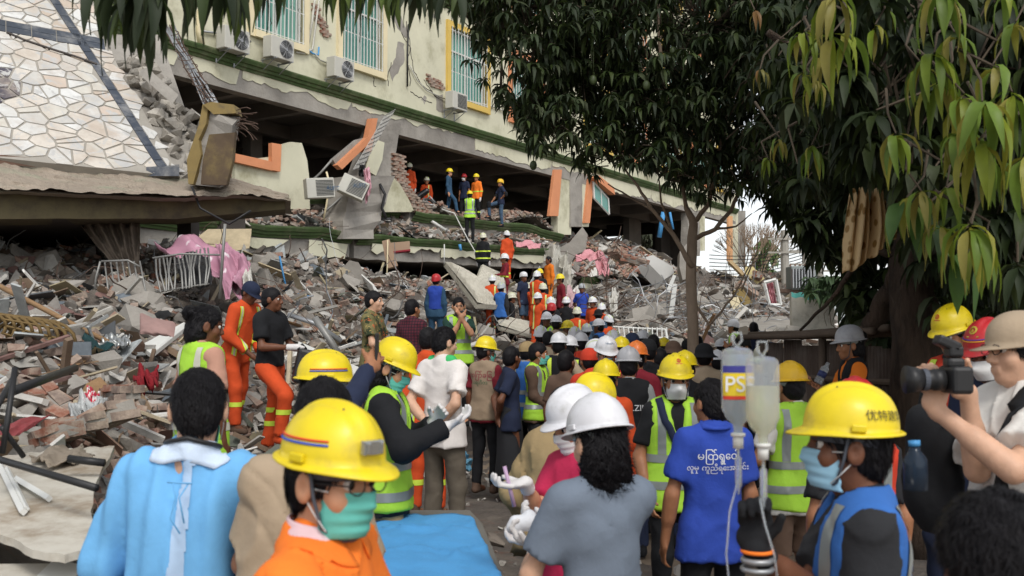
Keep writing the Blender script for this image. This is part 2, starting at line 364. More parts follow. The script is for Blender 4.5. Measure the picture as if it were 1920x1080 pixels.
# remaining beige panel with orange frame, left part of the opening
mb = MB(); pp = [(455, 300), (522, 292), (524, 272), (545, 266), (566, 268), (576, 300), (580, 335), (581, 392), (440, 392), (440, 300)]
q = [F(*p, .1) for p in pp]; q = [q[0], q[1]]+q[2:]
plate(mb, q, -.02, .12); mb.build('wall', M_WALL, bld)
for a, b, c, d in (((508, 268), (526, 271), (524, 322), (508, 319)), ((440, 288), (508, 303), (509, 320), (440, 304))):
    mb = MB(); plate(mb, [F(*p, .2) for p in (a, b, c, d)], .1, .14); mb.build('window_frame', M_ORANGE, bld)
mb = MB(); plate(mb, [F(*p, .2) for p in ((695, 222), (706, 222), (694, 285), (682, 285))], .05, .2); mb.build('window_frame', M_ORANGE, bld)
mb = MB(); plate(mb, [F(*p, .4) for p in ((684, 258), (691, 266), (637, 318), (628, 310))], .3, .2); mb.build('window_frame', M_ORANGE, bld)
mb = MB(); plate(mb, [F(*p, .3) for p in ((668, 262), (684, 258), (628, 310), (622, 300))], .2, .15); mb.build('wall_fragment', M_CONC, bld)
mb = MB(); plate(mb, [F(*p, .2) for p in ((1106, 334), (1116, 330), (1144, 352), (1146, 366))], .1, .3); mb.build('window_frame', M_ORANGE, bld)
mb = MB(); c_ = [F(*p, .1) for p in ((1110, 340), (1112, 372), (1140, 402), (1138, 372))]
for i in range(4): mb.tube([FW(c_[i][0], .15, c_[i][1]), FW(c_[(i+1) % 4][0], .15, c_[(i+1) % 4][1])], .05, 4)
mb.tube([FW((c_[0][0]*.5+c_[3][0]*.5), .15, (c_[0][1]+c_[3][1])/2), FW((c_[1][0]+c_[2][0])/2, .15, (c_[1][1]+c_[2][1])/2)], .035, 4)
mb.build('window_sash', M_WHITE, bld)
mb = MB(); plate(mb, c_, .13, .01); mb.build('pane', M_GLASS, bld)
# beige panel beside the brick edge, cracked
mb = MB(); plate(mb, [F(*p, .1) for p in ((726, 330), (742, 345), (758, 372), (770, 398), (705, 398), (712, 350))], .16, .1); mb.build('wall', M_WALL, bld)
mb = MB(); plate(mb, [F(*p, .1) for p in ((700, 262), (716, 268), (712, 300), (700, 330), (680, 318), (690, 285))], .18, .03); mb.build('plaster', M_WALL, bld)
# brick toothing at the broken edge: each brick a part
BRM = []
for i in range(6):
    m_ = MB(); m_.box((0, 0, 0), (.23, .11, .07), None, 0, brick_col(), .008); o = m_.build('brick', M_BRICK, None, vcol=True); BRM.append(o.data); bpy.data.objects.remove(o)
def put(name, me, loc, rot, parent=None, sc=None):
    o = bpy.data.objects.new(name, me); COL.objects.link(o)
    if parent: o.parent = parent; loc = wmat(parent).inverted() @ Vector(loc)
    o.location = loc; o.rotation_euler = rot.to_euler() if isinstance(rot, Matrix) else rot
    if sc: o.scale = sc
    return o
def brickwork(pts, parent, o=.0, jig=.02, hw=.12, hz=.08):
    """fill polygon given in photo pixels with bricks on the facade plane"""
    pl = [F(*p, o) for p in pts]; s0 = min(p[0] for p in pl); s1 = max(p[0] for p in pl); z0 = min(p[1] for p in pl); z1 = max(p[1] for p in pl); k = 0
    z = z0
    while z < z1:
        s = s0+(.12 if k % 2 else 0)
        while s < s1:
            ins = False; n_ = len(pl)
            for i in range(n_):
                a, b = pl[i], pl[(i+1) % n_]
                if (a[1] > z) != (b[1] > z) and s < (b[0]-a[0])*(z-a[1])/(b[1]-a[1])+a[0]: ins = not ins
            if ins: put('brick', RND.choice(BRM), FW(s, o+RND.uniform(-jig, jig*2), z), Matrix.Rotation(RF+RND.uniform(-.12, .12), 3, 'Z'), parent)
            s += hw*2
        z += hz; k += 1
brickwork([(738, 285), (760, 292), (758, 320), (766, 345), (785, 372), (803, 388), (820, 402), (775, 402), (758, 372), (745, 350), (733, 345), (736, 310)], bld, .12)
brickwork([(798, 132), (812, 148), (831, 156), (829, 172), (812, 166), (800, 155)], bld, .0, .01)
brickwork([(583, 0), (592, 0), (598, 28), (612, 50), (618, 68), (608, 72), (600, 55), (590, 34)], bld, .0, .01)
# grey scars where plaster has come away, each crack a dark groove
for poly in ([(733, 20), (748, 24), (766, 60), (762, 72), (744, 50)], [(745, 78), (758, 82), (757, 118), (742, 140), (735, 150), (730, 130), (742, 108)], [(815, 175), (830, 178), (832, 210), (818, 206)], [(795, 178), (800, 184), (796, 196), (790, 186)],
             [(884, 0), (905, 6), (900, 28), (886, 18)], [(800, 24), (826, 30), (824, 36), (803, 32)]):
    q = [F(*p, 0) for p in poly]; out = []
    for i in range(len(q)): out += ragged(q[i], q[(i+1) % len(q)], .12, .04)
    mb = MB(); plate(mb, out, 0, .006); mb.build('bare_patch', M_CONC, bld)
mb = MB()
for ln in ([(762, 40), (768, 75), (763, 110), (770, 150), (765, 165)], [(733, 118), (727, 140), (728, 168)], [(697, 130), (700, 160), (708, 172)], [(752, 60), (770, 90), (776, 135), (792, 160), (822, 185)], [(505, 22), (509, 45), (503, 62)], [(560, 45), (566, 70)], [(795, 150), (812, 176), (826, 186)], [(770, 172), (790, 182), (812, 195)], [(930, 60), (936, 100)]):
    pts = []
    for i in range(len(ln)-1):
        a, b = F(*ln[i], 0), F(*ln[i+1], 0); pts += [FW(p.x, .004, p.y) for p in ragged(a, b, .1, .04)]
    mb.tube(pts, .014, 4)
mb.build('crack', M_DARK, bld)
# drain pipes and cables on the facade
def fpipe(pl, r, m, name='pipe', o=.06, par=bld): mb = MB(); mb.tube([FW(*[F(*p, o)[0]], o, F(*p, o)[1]) for p in pl], r, 6); return mb.build(name, m, par, smooth=True)
fpipe([(590, 0), (585, 40), (577, 88)], .035, M_PLAST); fpipe([(598, 0), (592, 45), (586, 92), (570, 100), (555, 98)], .03, M_PLAST)
fpipe([(370, 57), (415, 63), (470, 78)], .03, M_METAL); fpipe([(577, 92), (586, 100), (597, 103), (598, 88)], .025, M_PIPE); fpipe([(590, 100), (600, 112), (618, 120)], .025, M_PLAST)
fpipe([(766, 45), (764, 100), (764, 162)], .03, M_BLACKP, 'cable'); fpipe([(882, 190), (925, 200), (960, 214), (1000, 222)], .03, M_PLAST)
fpipe([(768, 122), (782, 150), (800, 170), (838, 187)], .02, M_PLAST, 'cable'); fpipe([(376, 20), (374, 60), (378, 84)], .09, M_CREAM)
# ---------------------------------------------------------------- air conditioners
def ac_unit(label, loc, rz=RF, fan=True, tilt=None, sc=1.0, group='air conditioners bolted to the facade', bracket=True, logo=False):
    t = thing('air_conditioner', label, 'air conditioner', loc, rz+math.pi, group)          # local y = outwards from wall
    W, D, H = .86*sc, .34*sc, .60*sc; L = lambda x, y, z: Vector((x, y, z))
    b = MB(); b.box((0, 0, H/2), (W, D, H)); body = b.build('casing', M_PLAST, None); 
    def par(o):
        if tilt is not None: o.data.transform(tilt.to_4x4())
        o.parent = t; WM[o.name] = wmat(t); return o
    par(bev(body, .02)); cx = -.12*sc
    b = MB()
    if fan:
        b.grid(lambda u, v: (cx+math.cos(u*2*math.pi)*.25*sc*v, D/2+.004, H/2+math.sin(u*2*math.pi)*.25*sc*v), 28, 1, closed_u=True); par(b.build('fan', M_BLACKP, None, fixn=False))
        b = MB()
        for q in (.25, .21, .17, .13, .09, .05): b.tube([(cx+math.cos(a*math.pi/12)*q*sc, D/2+.02, H/2+math.sin(a*math.pi/12)*q*sc) for a in range(25)], .006*sc, 4)
        for a in range(0, 24, 2): b.tube([(cx, D/2+.02, H/2), (cx+math.cos(a*math.pi/12)*.25*sc, D/2+.02, H/2+math.sin(a*math.pi/12)*.25*sc)], .004*sc, 4)
        b.tube([(cx, D/2+.01, H/2), (cx, D/2+.03, H/2)], .04*sc, 10)
        par(b.build('fan_guard', M_METAL, None))
    else:
        for k in range(11): b.box((cx, D/2+.006, H*.14+k*H*.072), (W*.62, .014, H*.03))
        par(b.build('louvre', M_BLACKP, None))
    b = MB()
    for k in range(9): b.box((-W/2-.004, 0, H*.15+k*H*.085), (.012, D*.72, H*.03))
    par(b.build('side_louvre', M_BLACKP, None))
    if bracket:
        b = MB()
        for x in (-W*.35, W*.35): b.box((x, -.06, -.02), (.04, D+.25, .035)); b.tube([(x, D/2, -.03), (x, -.28, -.3)], .015, 4); b.box((x, -.3, -.15), (.04, .02, .34))
        par(b.build('bracket', M_METAL, None))
    return t
for (px, py, lab, fan) in ((441, 96, 'leftmost white air conditioner on the facade, half hidden by hanging leaves', True), (526, 112, 'white air conditioner with round fan under the first barred window', True),
                      (642, 148, 'white air conditioner with round fan under the second barred window', True), (859, 206, 'small white air conditioner with louvres under the yellow framed window', False),
                      (1020, 245, 'white air conditioner on the facade beside the mango branches', True), (1232, 160, 'white air conditioner high on the facade behind the mango leaves', True), (1236, 305, 'far air conditioner low on the facade behind the leaves', True), (1370, 360, 'farthest air conditioner near the right end of the facade', True), (940, 22, 'upper storey air conditioner at the top edge among the leaves', True), (1190,158,'upper storey air conditioner beside orange frame behind leaves',True)):
    s, z = F(px, py, .5); ac_unit(lab, tuple(FW(s, .42, z)), fan=fan)
# ================================================================ rubble mound (height field through measured points)
CP = []
def cpt(px, py, d): p = P(px, py, d); CP.append((p.x, p.y, p.z))
for a in [(250, 815, 6.8), (0, 740, 6.6), (150, 740, 7.5), (290, 740, 8.5), (0, 640, 9), (150, 640, 10.5), (290, 650, 11.5), (380, 650, 12), (490, 862, 10.1), (430, 826, 11),
          (100, 560, 14), (300, 540, 17), (420, 540, 18.5), (540, 520, 21), (560, 620, 15), (560, 700, 12.5), (600, 800, 11), (650, 680, 13), (650, 560, 20), (650, 505, 27), (750, 545, 25), (750, 620, 18.5), (850, 570, 25.5), (850, 640, 19),
          (820, 720, 14.5), (900, 640, 23), (975, 625, 27), (1088, 645, 28.5), (1160, 640, 27), (1150, 560, 35), (1200, 590, 33), (1250, 610, 31), (1280, 660, 24), (1350, 640, 27), (1450, 640, 26), (1450, 590, 33), (1430, 520, 46), (1350, 495, 50),
          (1300, 470, 49), (1520, 610, 35), (1600, 625, 40), (1480, 650, 22), (1300, 560, 39), (1390, 560, 38), (1240, 545, 40), (1150, 520, 42), (960, 600, 29), (900, 545, 31), (450, 480, 23), (300, 470, 20), (50, 480, 18), (-300, 600, 10), (-300, 480, 18), (200, 420, 25)]: cpt(*a)
for x, y, z in [(-2.6, 5.4, 1.0), (-1.9, 5.4, .9), (-1.8, 4.2, .85), (-2.4, 3.6, .8), (-3, 6.0, 1.2), (-2.0, 6.3, 1.0), (.5, 13.5, .0), (1.5, 10, 0), (3, 11.5, 0), (5, 16, .15), (2.5, 14.5, .1), (.6, 9, 0), (6.5, 20, .3), (0, 7, 0), (-1.6, 7, 0), (-1.3, 8.5, 0), (-1, 9.5, .05), (-.8, 11, .1), (0, 12.5, .05), (0, 5, 0), (2, 8, 0), (4, 14, .1), (2, 17, .3), (4, 19, .35), (7, 18, .3), (6, 12, 0), (9, 14, 0), (-1, 3, 0), (3, 4, 0), (1, 15, .3), (10, 20, .2), (13, 27, .3), (20, 40, 0), (16, 22, 0), (-5, 3.2, .7), (-9, 5, .8),
                (22, 50, 0), (28, 70, 0), (-14, 10, 2), (-14, 25, 4)]: CP.append((x, y, z))
for s in (-8, -5, -2, 1, 4, 7, 10, 13):
    for o, z in ((1.8, 3.45), (.3, 3.5), (-3, 3.6)): p = FW(s, o, z); CP.append(tuple(p))
for s in (16, 19, 22, 25, 28, 31, 34, 37):
    for o, z in ((2.5, 3.2), (.3, 3.6+.35*min(1, (s-16)/6)), (-4, 3.6)): p = FW(s, o, z+(0 if s < 34 else -1.5)); CP.append(tuple(p))
CPA = np.array(CP)
def hgt(x, y):
    x = np.asarray(x, float); y = np.asarray(y, float); sh = x.shape; q = np.stack([x.ravel(), y.ravel()], 1)
    out = np.zeros(len(q))
    for i in range(0, len(q), 20000):
        dd = ((q[i:i+20000, None, :]-CPA[None, :, :2])**2).sum(2); dist_w = (dd+.12+.0004*(q[i:i+20000, None, 1]**2))**-1.9
        out[i:i+20000] = (dist_w*CPA[:, 2]).sum(1)/dist_w.sum(1)
    return out.reshape(sh)
GX0, GX1, GY0, GY1, GS = -16.0, 24.0, 3.0, 66.0, .20
gx = np.arange(GX0, GX1, GS); gy = np.arange(GY0, GY1, GS); XX, YY = np.meshgrid(gx, gy, indexing='ij'); HH = hgt(XX, YY)
nzv = np.array([[fbm(a*.9, b*.9, 3, 5) for b in gy[::2]] for a in gx[::2]]); nzv = np.repeat(np.repeat(nzv, 2, 0), 2, 1)[:len(gx), :len(gy)]
rg = np.random.default_rng(5)
AMP = np.clip((HH-.12)/.6, 0, 1)
HH = HH+AMP*(nzv*.28+rg.normal(0, .05, HH.shape))-.03*(1-AMP)
RP = [(490, 540, 10, 1.72), (475, 528, 11, 1.74), (392, 572, 6.1, 1.62), (702, 544, 11.4, 1.76), (774, 560, 12.2, 1.7), (860, 556, 13, 1.7), (818, 513, 21, 1.8), (906, 436, 30.8, 1.75), (950, 432, 32.5, 1.75), (946, 475, 29, 1.75), (923, 515, 26.8, 1.75), (940, 529, 26, 1.75), (982, 509, 27.3, 1.75), (1007, 507, 26.8, 1.75), (1018, 530, 25.4, 1.75), (1028, 480, 29.5, 1.7),
      (1050, 513, 27, 1.75), (1091, 531, 28.2, 1.75), (1111, 556, 26, 1.75), (1128, 568, 25, 1.75), (1122, 580, 22, 1.75), (1122, 597, 19, 1.75), (1033, 556, 22.5, 1.75), (1034, 567, 20.5, 1.75), (1025, 584, 18.5, 1.75), (1043, 590, 17.5, 1.75), (1374, 598, 19, 1.7), (1413, 603, 17, 1.7), (620, 640, 9, 2.2), (900, 640, 16, 1.75), (1000, 640, 16, 1.75), (1200, 650, 16, 1.75), (1300, 650, 16, 1.8)]
for (a_, b_, d_, h_) in RP:
    q_ = P(a_, b_, d_); fz_ = max(q_.z-h_-.02, .0); dx_ = (XX-q_.x*YY/q_.y); dy_ = YY-q_.y; dd_ = np.sqrt(dx_**2+np.where(dy_ < 0, dy_*.16, dy_)**2); HH = np.minimum(HH, fz_+.9*np.maximum(0, dd_-.45)+.02*np.sin(XX*9)*np.sin(YY*7))
def hz(x, y):
    i = (x-GX0)/GS; j = (y-GY0)/GS; i0 = int(min(max(i, 0), len(gx)-2)); j0 = int(min(max(j, 0), len(gy)-2)); a = min(max(i-i0, 0), 1); b = min(max(j-j0, 0), 1)
    return float(HH[i0, j0]*(1-a)*(1-b)+HH[i0+1, j0]*a*(1-b)+HH[i0, j0+1]*(1-a)*b+HH[i0+1, j0+1]*a*b)
def grid_faces(nu, nv):
    a = np.arange(nu*nv).reshape(nu, nv); return np.stack([a[:-1, :-1].ravel(), a[1:, :-1].ravel(), a[1:, 1:].ravel(), a[:-1, 1:].ravel()], 1)
M_EARTH = mat('shade_darkened_rubble_dust', hexc('5f5852'), .97, .3, 3, bump=1.0, bs=18, bd=.05, col2=hexc('6e665d'), mix_s=3.5, mix_e=.52, mix_w=.12, dirt=hexc('7a5040'), dirt_s=5, dirt_e=.68)  # dust tone darkened to paint shade into the crevices between pieces
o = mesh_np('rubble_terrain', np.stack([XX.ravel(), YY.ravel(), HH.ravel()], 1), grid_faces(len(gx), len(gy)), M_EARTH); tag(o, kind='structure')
# chunk templates: convex hulls
def hull(pts):
    bm = bmesh.new(); [bm.verts.new(p) for p in pts]; r = bmesh.ops.convex_hull(bm, input=bm.verts)
    bmesh.ops.delete(bm, geom=[g for g in r['geom_interior'] if isinstance(g, bmesh.types.BMVert)], context='VERTS')
    bmesh.ops.triangulate(bm, faces=bm.faces); bm.verts.index_update()
    v = np.array([x.co[:] for x in bm.verts]); f = np.array([[q.index for q in y.verts] for y in bm.faces]); bm.free(); return v, f
def chunkpts(n, sx, sy, sz, box=.7):
    out = []
    for _ in range(n):
        v = Vector((RND.gauss(0, 1), RND.gauss(0, 1), RND.gauss(0, 1))).normalized(); m = max(abs(v.x), abs(v.y), abs(v.z)); v = v*(1-box)+v/m*box; out.append((v.x*sx, v.y*sy, v.z*sz))
    return out
T_CH = [hull(chunkpts(RND.randint(9, 13), .5, .4, .32)) for _ in range(14)]
T_SL = [hull(chunkpts(RND.randint(10, 12), .5, .36, .09, .95)) for _ in range(12)]
bx = np.array([(x, y, z) for z in (-.5, .5) for y in (-.5, .5) for x in (-.5, .5)]); bxf = np.array([(0, 2, 3), (0, 3, 1), (4, 5, 7), (4, 7, 6), (0, 1, 5), (0, 5, 4), (2, 6, 7), (2, 7, 3), (0, 4, 6), (0, 6, 2), (1, 3, 7), (1, 7, 5)])
def boxt(sx, sy, sz, j): return bx*np.array([sx, sy, sz])+rg.uniform(-j, j, bx.shape), bxf
T_BR = [boxt(.23*k, .11, .07, .008) for k in (1, 1, .8, .6, .45, .9)]
T_PL = [boxt(1, .10, .022, .004), boxt(.7, .14, .02, .004), boxt(1, .05, .04, .003), boxt(.55, .3, .015, .01)]
T_SH = [hull(chunkpts(9, .5, .34, .012, 1)) for _ in range(6)]
def rmat(n, tilt=1.0):
    """random rotations (n,3,3); tilt 0 = flat"""
    a = rg.uniform(0, 2*np.pi, n); t = rg.normal(0, .45, n)*tilt; u = rg.normal(0, .45, n)*tilt
    ca, sa, ct, st, cu, su = np.cos(a), np.sin(a), np.cos(t), np.sin(t), np.cos(u), np.sin(u); z = np.zeros(n); o1 = np.ones(n)
    Z = np.stack([np.stack([ca, -sa, z], 1), np.stack([sa, ca, z], 1), np.stack([z, z, o1], 1)], 1)
    X = np.stack([np.stack([o1, z, z], 1), np.stack([z, ct, -st], 1), np.stack([z, st, ct], 1)], 1)
    Y = np.stack([np.stack([cu, z, su], 1), np.stack([z, o1, z], 1), np.stack([-su, z, cu], 1)], 1)
    return Z @ X @ Y
def scatter(name, T, pos, size, palette, m, tilt=1.0, parent=None, kind='stuff', colj=.15):
    n = len(pos); Rm = rmat(n, tilt); Vs = []; Fs = []; Cs = []; base = 0; pick = rg.integers(0, len(T), n); pal = np.array(palette); pc = (pal[rg.integers(0, len(pal), n)]*.72+np.array([.22, .205, .185])*.28)*rg.uniform(1-colj*1.8, 1+colj, (n, 1))
    for k, (v, f) in enumerate(T):
        I = np.where(pick == k)[0]
        if not len(I): continue
        vv = np.einsum('nij,vj->nvi', Rm[I], v)*size[I][:, None, None]+pos[I][:, None, :]
        Vs.append(vv.reshape(-1, 3)); Fs.append((f[None]+(np.arange(len(I))*len(v))[:, None, None]).reshape(-1, 3)+base); base += len(I)*len(v)
        Cs.append(np.repeat(pc[I], len(f), 0))
    o = mesh_np(name, np.concatenate(Vs), np.concatenate(Fs), m, parent, cols=np.concatenate(Cs)); 
    if kind: o['kind'] = kind
    return o
def samp(n, near=1.0):
    """rubble positions in view, denser close by"""
    out = []
    while len(out) < n:
        d = 5/(rg.uniform(5/62, 1)**near) if rg.random() < .45 else rg.uniform(9, 50)
        a = rg.uniform(-.6, .42); x = a*d; y = d
        if not (GX0 < x < GX1-.5 and GY0 < y < GY1-.5): continue
        if HH[int((x-GX0)/GS), int((y-GY0)/GS)] < .30 and rg.random() > .04: continue
        if y > 28+ (x+6.52)/.637*1.0+2.0: continue
        if y < 7.2 and x > -2.4: continue
        out.append((x, y))
    a = np.array(out); z = np.array([hz(p[0], p[1]) for p in a]); return np.column_stack([a, z])
GREY = [hexc('8f8982'), hexc('a19b93'), hexc('7f7972'), hexc('aaa49b'), hexc('716b64'), hexc('8f8376')]
BRK = [hexc('8f5a45'), hexc('835342'), hexc('966550'), hexc('87695b'), hexc('8c766a'), hexc('857a72')]
BRK2 = [hexc('a8583c'), hexc('9c5038'), hexc('b0664a'), hexc('9a6a56'), hexc('a08070')]
LIGHT = [hexc('c9c6bf'), hexc('b3b0a8'), hexc('d8d6d0'), hexc('9ea3a3'), hexc('b8a98c')]
MIXC = LIGHT+LIGHT+[hexc('6a5138'), hexc('8a6e50'), hexc('37414a'), hexc('6d4640'), hexc('4b5548'), hexc('5a6874'), hexc('a89c78'), hexc('7d5d48')]
def szs(n, lo, hi, p=2.2, y=None):
    u = rg.random(n); s = lo*(1-u*(1-(lo/hi)**(p-1)))**(-1/(p-1)); return s
def field(n, T, lo, hi, pal, tilt=1.0, name='rubble', up=.0, m=M_RUB, near=1.0):
    pos = samp(n, near); s = szs(n, lo, hi); s = s*(.55+.02*pos[:, 1]); pos[:, 2] += s*up; return scatter(name, T, pos, s, pal, m, tilt)
field(12000, T_CH, .07, .36, GREY, up=.12, tilt=1.5); field(14000, T_CH, .04, .13, GREY+LIGHT+BRK[:2], up=.25, tilt=1.5); field(5000, T_SH+T_PL, .10, .34, MIXC+LIGHT, up=.2, tilt=1.4); field(2600, T_CH, .05, .16, BRK+GREY, up=.1)
field(2400, T_SL, .16, .6, GREY+LIGHT[:1], up=.2, tilt=1.4)
n = 3000; pos = samp(n); pos[:, 2] += .04; scatter('brick_rubble', T_BR, pos, rg.uniform(.85, 1.15, n), BRK, M_BRICK, 1.2)
n = 1500; pos = samp(n); pos[:, 2] += .07; scatter('splintered_timber', T_PL, pos, rg.uniform(.3, 1.1, n), MIXC, M_RUB, 1.1)
n = 1700; pos = samp(n); pos[:, 2] += .05; scatter('sheet_scraps', T_SH, pos, rg.uniform(.1, .5, n), MIXC, M_RUB, 1.1)
# the largest bricks, blocks, slabs and boards: one object each
def singles(n, me_list, name, label, cat, group, sc, up, tilt=1.0, region=None, posf=None):
    k = 0
    pos = posf if posf is not None else samp(n, 1.3); Rm = rmat(len(pos), tilt)
    for i in range(len(pos)):
        p = pos[i]; s = rg.uniform(*sc)*(1 if sc[0] > .9 or posf is not None else min(1.2, .32+.034*p[1])); o = put(name, me_list[i % len(me_list)], (p[0], p[1], p[2]+up*s), Matrix(Rm[i].tolist()), None, (s, s, s)); tag(o, label, cat, group)
def tmesh(T, pal, m, cnt=8, nm='piece'):
    out = []
    for i in range(cnt):
        v, f = T[i % len(T)]; c = np.array(pal[i % len(pal)])*rg.uniform(.85, 1.15)
        o = mesh_np(nm, v, f, m, cols=np.repeat([c], len(f), 0)); out.append(o.data); bpy.data.objects.remove(o)
    return out
singles(240, tmesh(T_BR, BRK, M_BRICK, 12), 'brick', 'loose red brick lying in the rubble of the collapsed building', 'brick', 'loose bricks in the rubble', (.95, 1.15), .06)
singles(230, tmesh(T_CH, GREY, M_CONC, 14), 'concrete_chunk', 'broken grey concrete chunk lying in the rubble heap', 'concrete chunk', 'concrete chunks in the rubble', (.35, 1.0), .12)
singles(70, tmesh(T_SL, GREY+LIGHT, M_RUB, 12), 'slab_fragment', 'flat broken slab fragment lying tilted in the rubble', 'slab fragment', 'slab fragments in the rubble', (.4, 1.15), .12)
singles(110, tmesh(T_PL, MIXC, M_RUB, 12), 'board', 'narrow splintered board sticking out of the rubble', 'board', 'boards in the rubble', (.7, 1.6), .12, 1.2)
# cables and bars poking out
def wires(n, m, rr, name, label, cat, group, ln=(.7, 2.0), stuff=False, posf=None):
    pos = posf if posf is not None else samp(n*2, 1.1); pos = pos[pos[:, 1] > 14][:n]; MBs = MB()
    for p in pos:
        q = Vector(p)-Vector((0, 0, .05)); d = Vector((rg.normal(), rg.normal()*.6, abs(rg.normal())*.5+.1)).normalized(); L = rg.uniform(*ln); pts = [q.copy()]
        for k in range(7):
            q = q+d*L/7; d = (d+Vector((rg.normal(), rg.normal(), rg.normal()-.35))*.28).normalized(); pts.append(q.copy())
        if stuff: MBs.tube(pts, rg.uniform(*rr), 4)
        else: b = MB(); b.tube(pts, rg.uniform(*rr), 5); tag(top(name, b, m, label, cat, group, smooth=True), kind=None)
    if stuff: o = MBs.build(name, m, None, fixn=False); o['kind'] = 'stuff'
wires(55, M_RUST, (.007, .010), 'steel_bar', 'thin bent reinforcing bar poking out of the rubble', 'steel bar', 'bent reinforcing bars in the rubble')
wires(260, M_RUST, (.005, .01), 'wire_tangle', '', '', '', (.6, 2.2), True)
def tang(px, py, d, n_, sp): return np.array([tuple(P(px+rg.normal()*sp*1.6, py+rg.normal()*sp, d+rg.normal()*.5)) for _ in range(n_)])
for px_, py_, d_, n_, sp_2 in ((1215, 590, 31.5, 45, 26), (1150, 560, 33, 22, 18), (1400, 600, 30, 25, 22), (700, 560, 23, 14, 25), (1110, 600, 27, 18, 15)): wires(n_, M_METAL if n_ % 2 else M_RUST, (.008, .014), 'wire_tangle', '', '', '', (.8, 2.6), True, tang(px_, py_, d_, n_, sp_2))
wires(150, M_METAL, (.006, .014), 'wire_tangle', '', '', '', (.6, 2.0), True)
# rubble lying on the fallen floors, packed between them
def ledge(n, s0, s1, oa, ob, zf, T, lo, hi, pal, m=M_RUB, tilt=1.0, name='ledge_rubble'):
    s = rg.uniform(s0, s1, n); t = rg.random(n); o_ = oa+(ob-oa)*t; z = np.array([zf(a, b) for a, b in zip(s, t)]); sz = szs(n, lo, hi)
    pos = np.array([FW(a, b, c+k*.1) for a, b, c, k in zip(s, o_, z, sz)]); scatter(name, T, pos, sz, pal, m, tilt)
z2 = lambda s, t: 4.75+d2(s)+(1-t)*.85+fbm(s*.8, t, 4)*.15
def terr(zf, s0, s1, oa, ob, nm):
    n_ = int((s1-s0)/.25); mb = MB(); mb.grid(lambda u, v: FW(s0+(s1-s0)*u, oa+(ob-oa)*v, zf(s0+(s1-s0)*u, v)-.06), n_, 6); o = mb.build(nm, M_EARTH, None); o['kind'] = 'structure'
terr(z2, -9.5, 14.4, -.8, .78, 'rubble_bank')
for T, k, lo, hi, pal, m in ((T_CH, 1300, .10, .40, GREY+LIGHT[:1], M_RUB), (T_BR, 700, .9, 1.2, BRK, M_BRICK), (T_SL, 350, .25, .8, GREY+LIGHT, M_RUB), (T_SH, 160, .2, .6, MIXC, M_RUB), (T_PL, 110, .5, 1.2, MIXC, M_RUB)):
    ledge(k, -9, 14.3, -.7, .8, z2, T, lo, hi, pal, m)
z1 = lambda s, t: 6.02+sag(s)+(1-t)*.22+max(0, fbm(s*.35, t, 8))*.5+(.5*max(0, 1-abs(s-13.6)/2.2))
terr(z1, 6, 15.2, -3.2, .12, 'rubble_bank')
for T, k, lo, hi, pal, m in ((T_CH, 450, .10, .35, GREY, M_RUB), (T_BR, 520, .9, 1.2, BRK, M_BRICK), (T_SL, 110, .2, .6, GREY+LIGHT, M_RUB), (T_PL, 40, .5, 1.2, MIXC, M_RUB)):
    ledge(k, 6, 15.3, -1.6, .12, z1, T, lo, hi, pal, m)
z0f = lambda s, t: 5.95+(1-t)*.3+fbm(s*.6, t)*.2
terr(z0f, -9.5, 5.8, -3, -.2, 'rubble_bank')
for T, k, lo, hi, pal, m in ((T_CH, 500, .10, .45, GREY+LIGHT, M_RUB), (T_BR, 320, .9, 1.2, BRK, M_BRICK), (T_PL, 60, .5, 1.4, MIXC, M_RUB), (T_SH, 80, .3, .8, MIXC, M_RUB)):
    ledge(k, -4, 5.8, -1.5, -.25, z0f, T, lo, hi, pal, m)
z3 = lambda s, t: 4.45+.25*min(1, max(0, s-22)/4)+(1-t)*2.0*min(1, max(0, 34-s)/5)+fbm(s*.5, t, 4)*.35-.04*abs(s-21)-max(0, s-27)*.13
terr(z3, 15.2, 36.5, -3, 1.1, 'rubble_bank')
for T, k, lo, hi, pal, m in ((T_CH, 1300, .12, .6, GREY, M_RUB), (T_BR, 2300, .95, 1.3, BRK2, M_BRICK), (T_SL, 330, .4, 1.3, GREY+LIGHT, M_RUB), (T_SH, 120, .3, .8, MIXC, M_RUB), (T_PL, 160, .8, 1.8, MIXC, M_RUB)):
    ledge(k, 15.0, 36, -2, 1.2, z3, T, lo, hi, pal, m)
# ================================================================ tilted marble floor on the left
slab_t = thing('tilted_marble_terrace', 'large tilted terrace floor of white crazy paving with dark stripes, left of the building', 'terrace', tuple(P(150, 300, 15)))
BL, BR = P(-260, 268, 14.5), P(338, 330, 17.0)
ux = (BR-BL).normalized(); TL0 = P(168, -60, 21.0); w0 = (TL0-BR); wv = (w0-ux*w0.dot(ux)).normalized(); nrm = ux.cross(wv).normalized()
if nrm.y > 0: nrm = -nrm
def SLP(a, b, h=0.0): return BR+ux*a+wv*b+nrm*h          # a: along lower edge (negative to the left), b: up the slope
def slab_ab(px, py):
    r = ray(px, py); c = Vector((0, 0, CH)); t = (BR-c).dot(nrm)/r.dot(nrm); p = c+r*t-BR; return (p.dot(ux), p.dot(wv))
M_MARB = mat('white_marble', vcol=True, rough=.42, var=.10, vs=5, bump=.1, bs=8, dirt=hexc('b3a698'), dirt_s=.9, dirt_e=.56, coat=.15,
             extra=lambda n, L, vec, nz, mixc, step, c, b: mixc(step(nz(1.6, 9, .75, 1.8), .55, .03), c, hexc('b4b3b0')))
M_GROUT = mat('grout', hexc('9a958c'), .9, .15, 3, bump=.4, bs=20)
M_DST = mat('dark_marble', hexc('3d4450'), .4, .2, 2.0, coat=.2, dirt=hexc('7c7c7c'), dirt_s=2, dirt_e=.58)
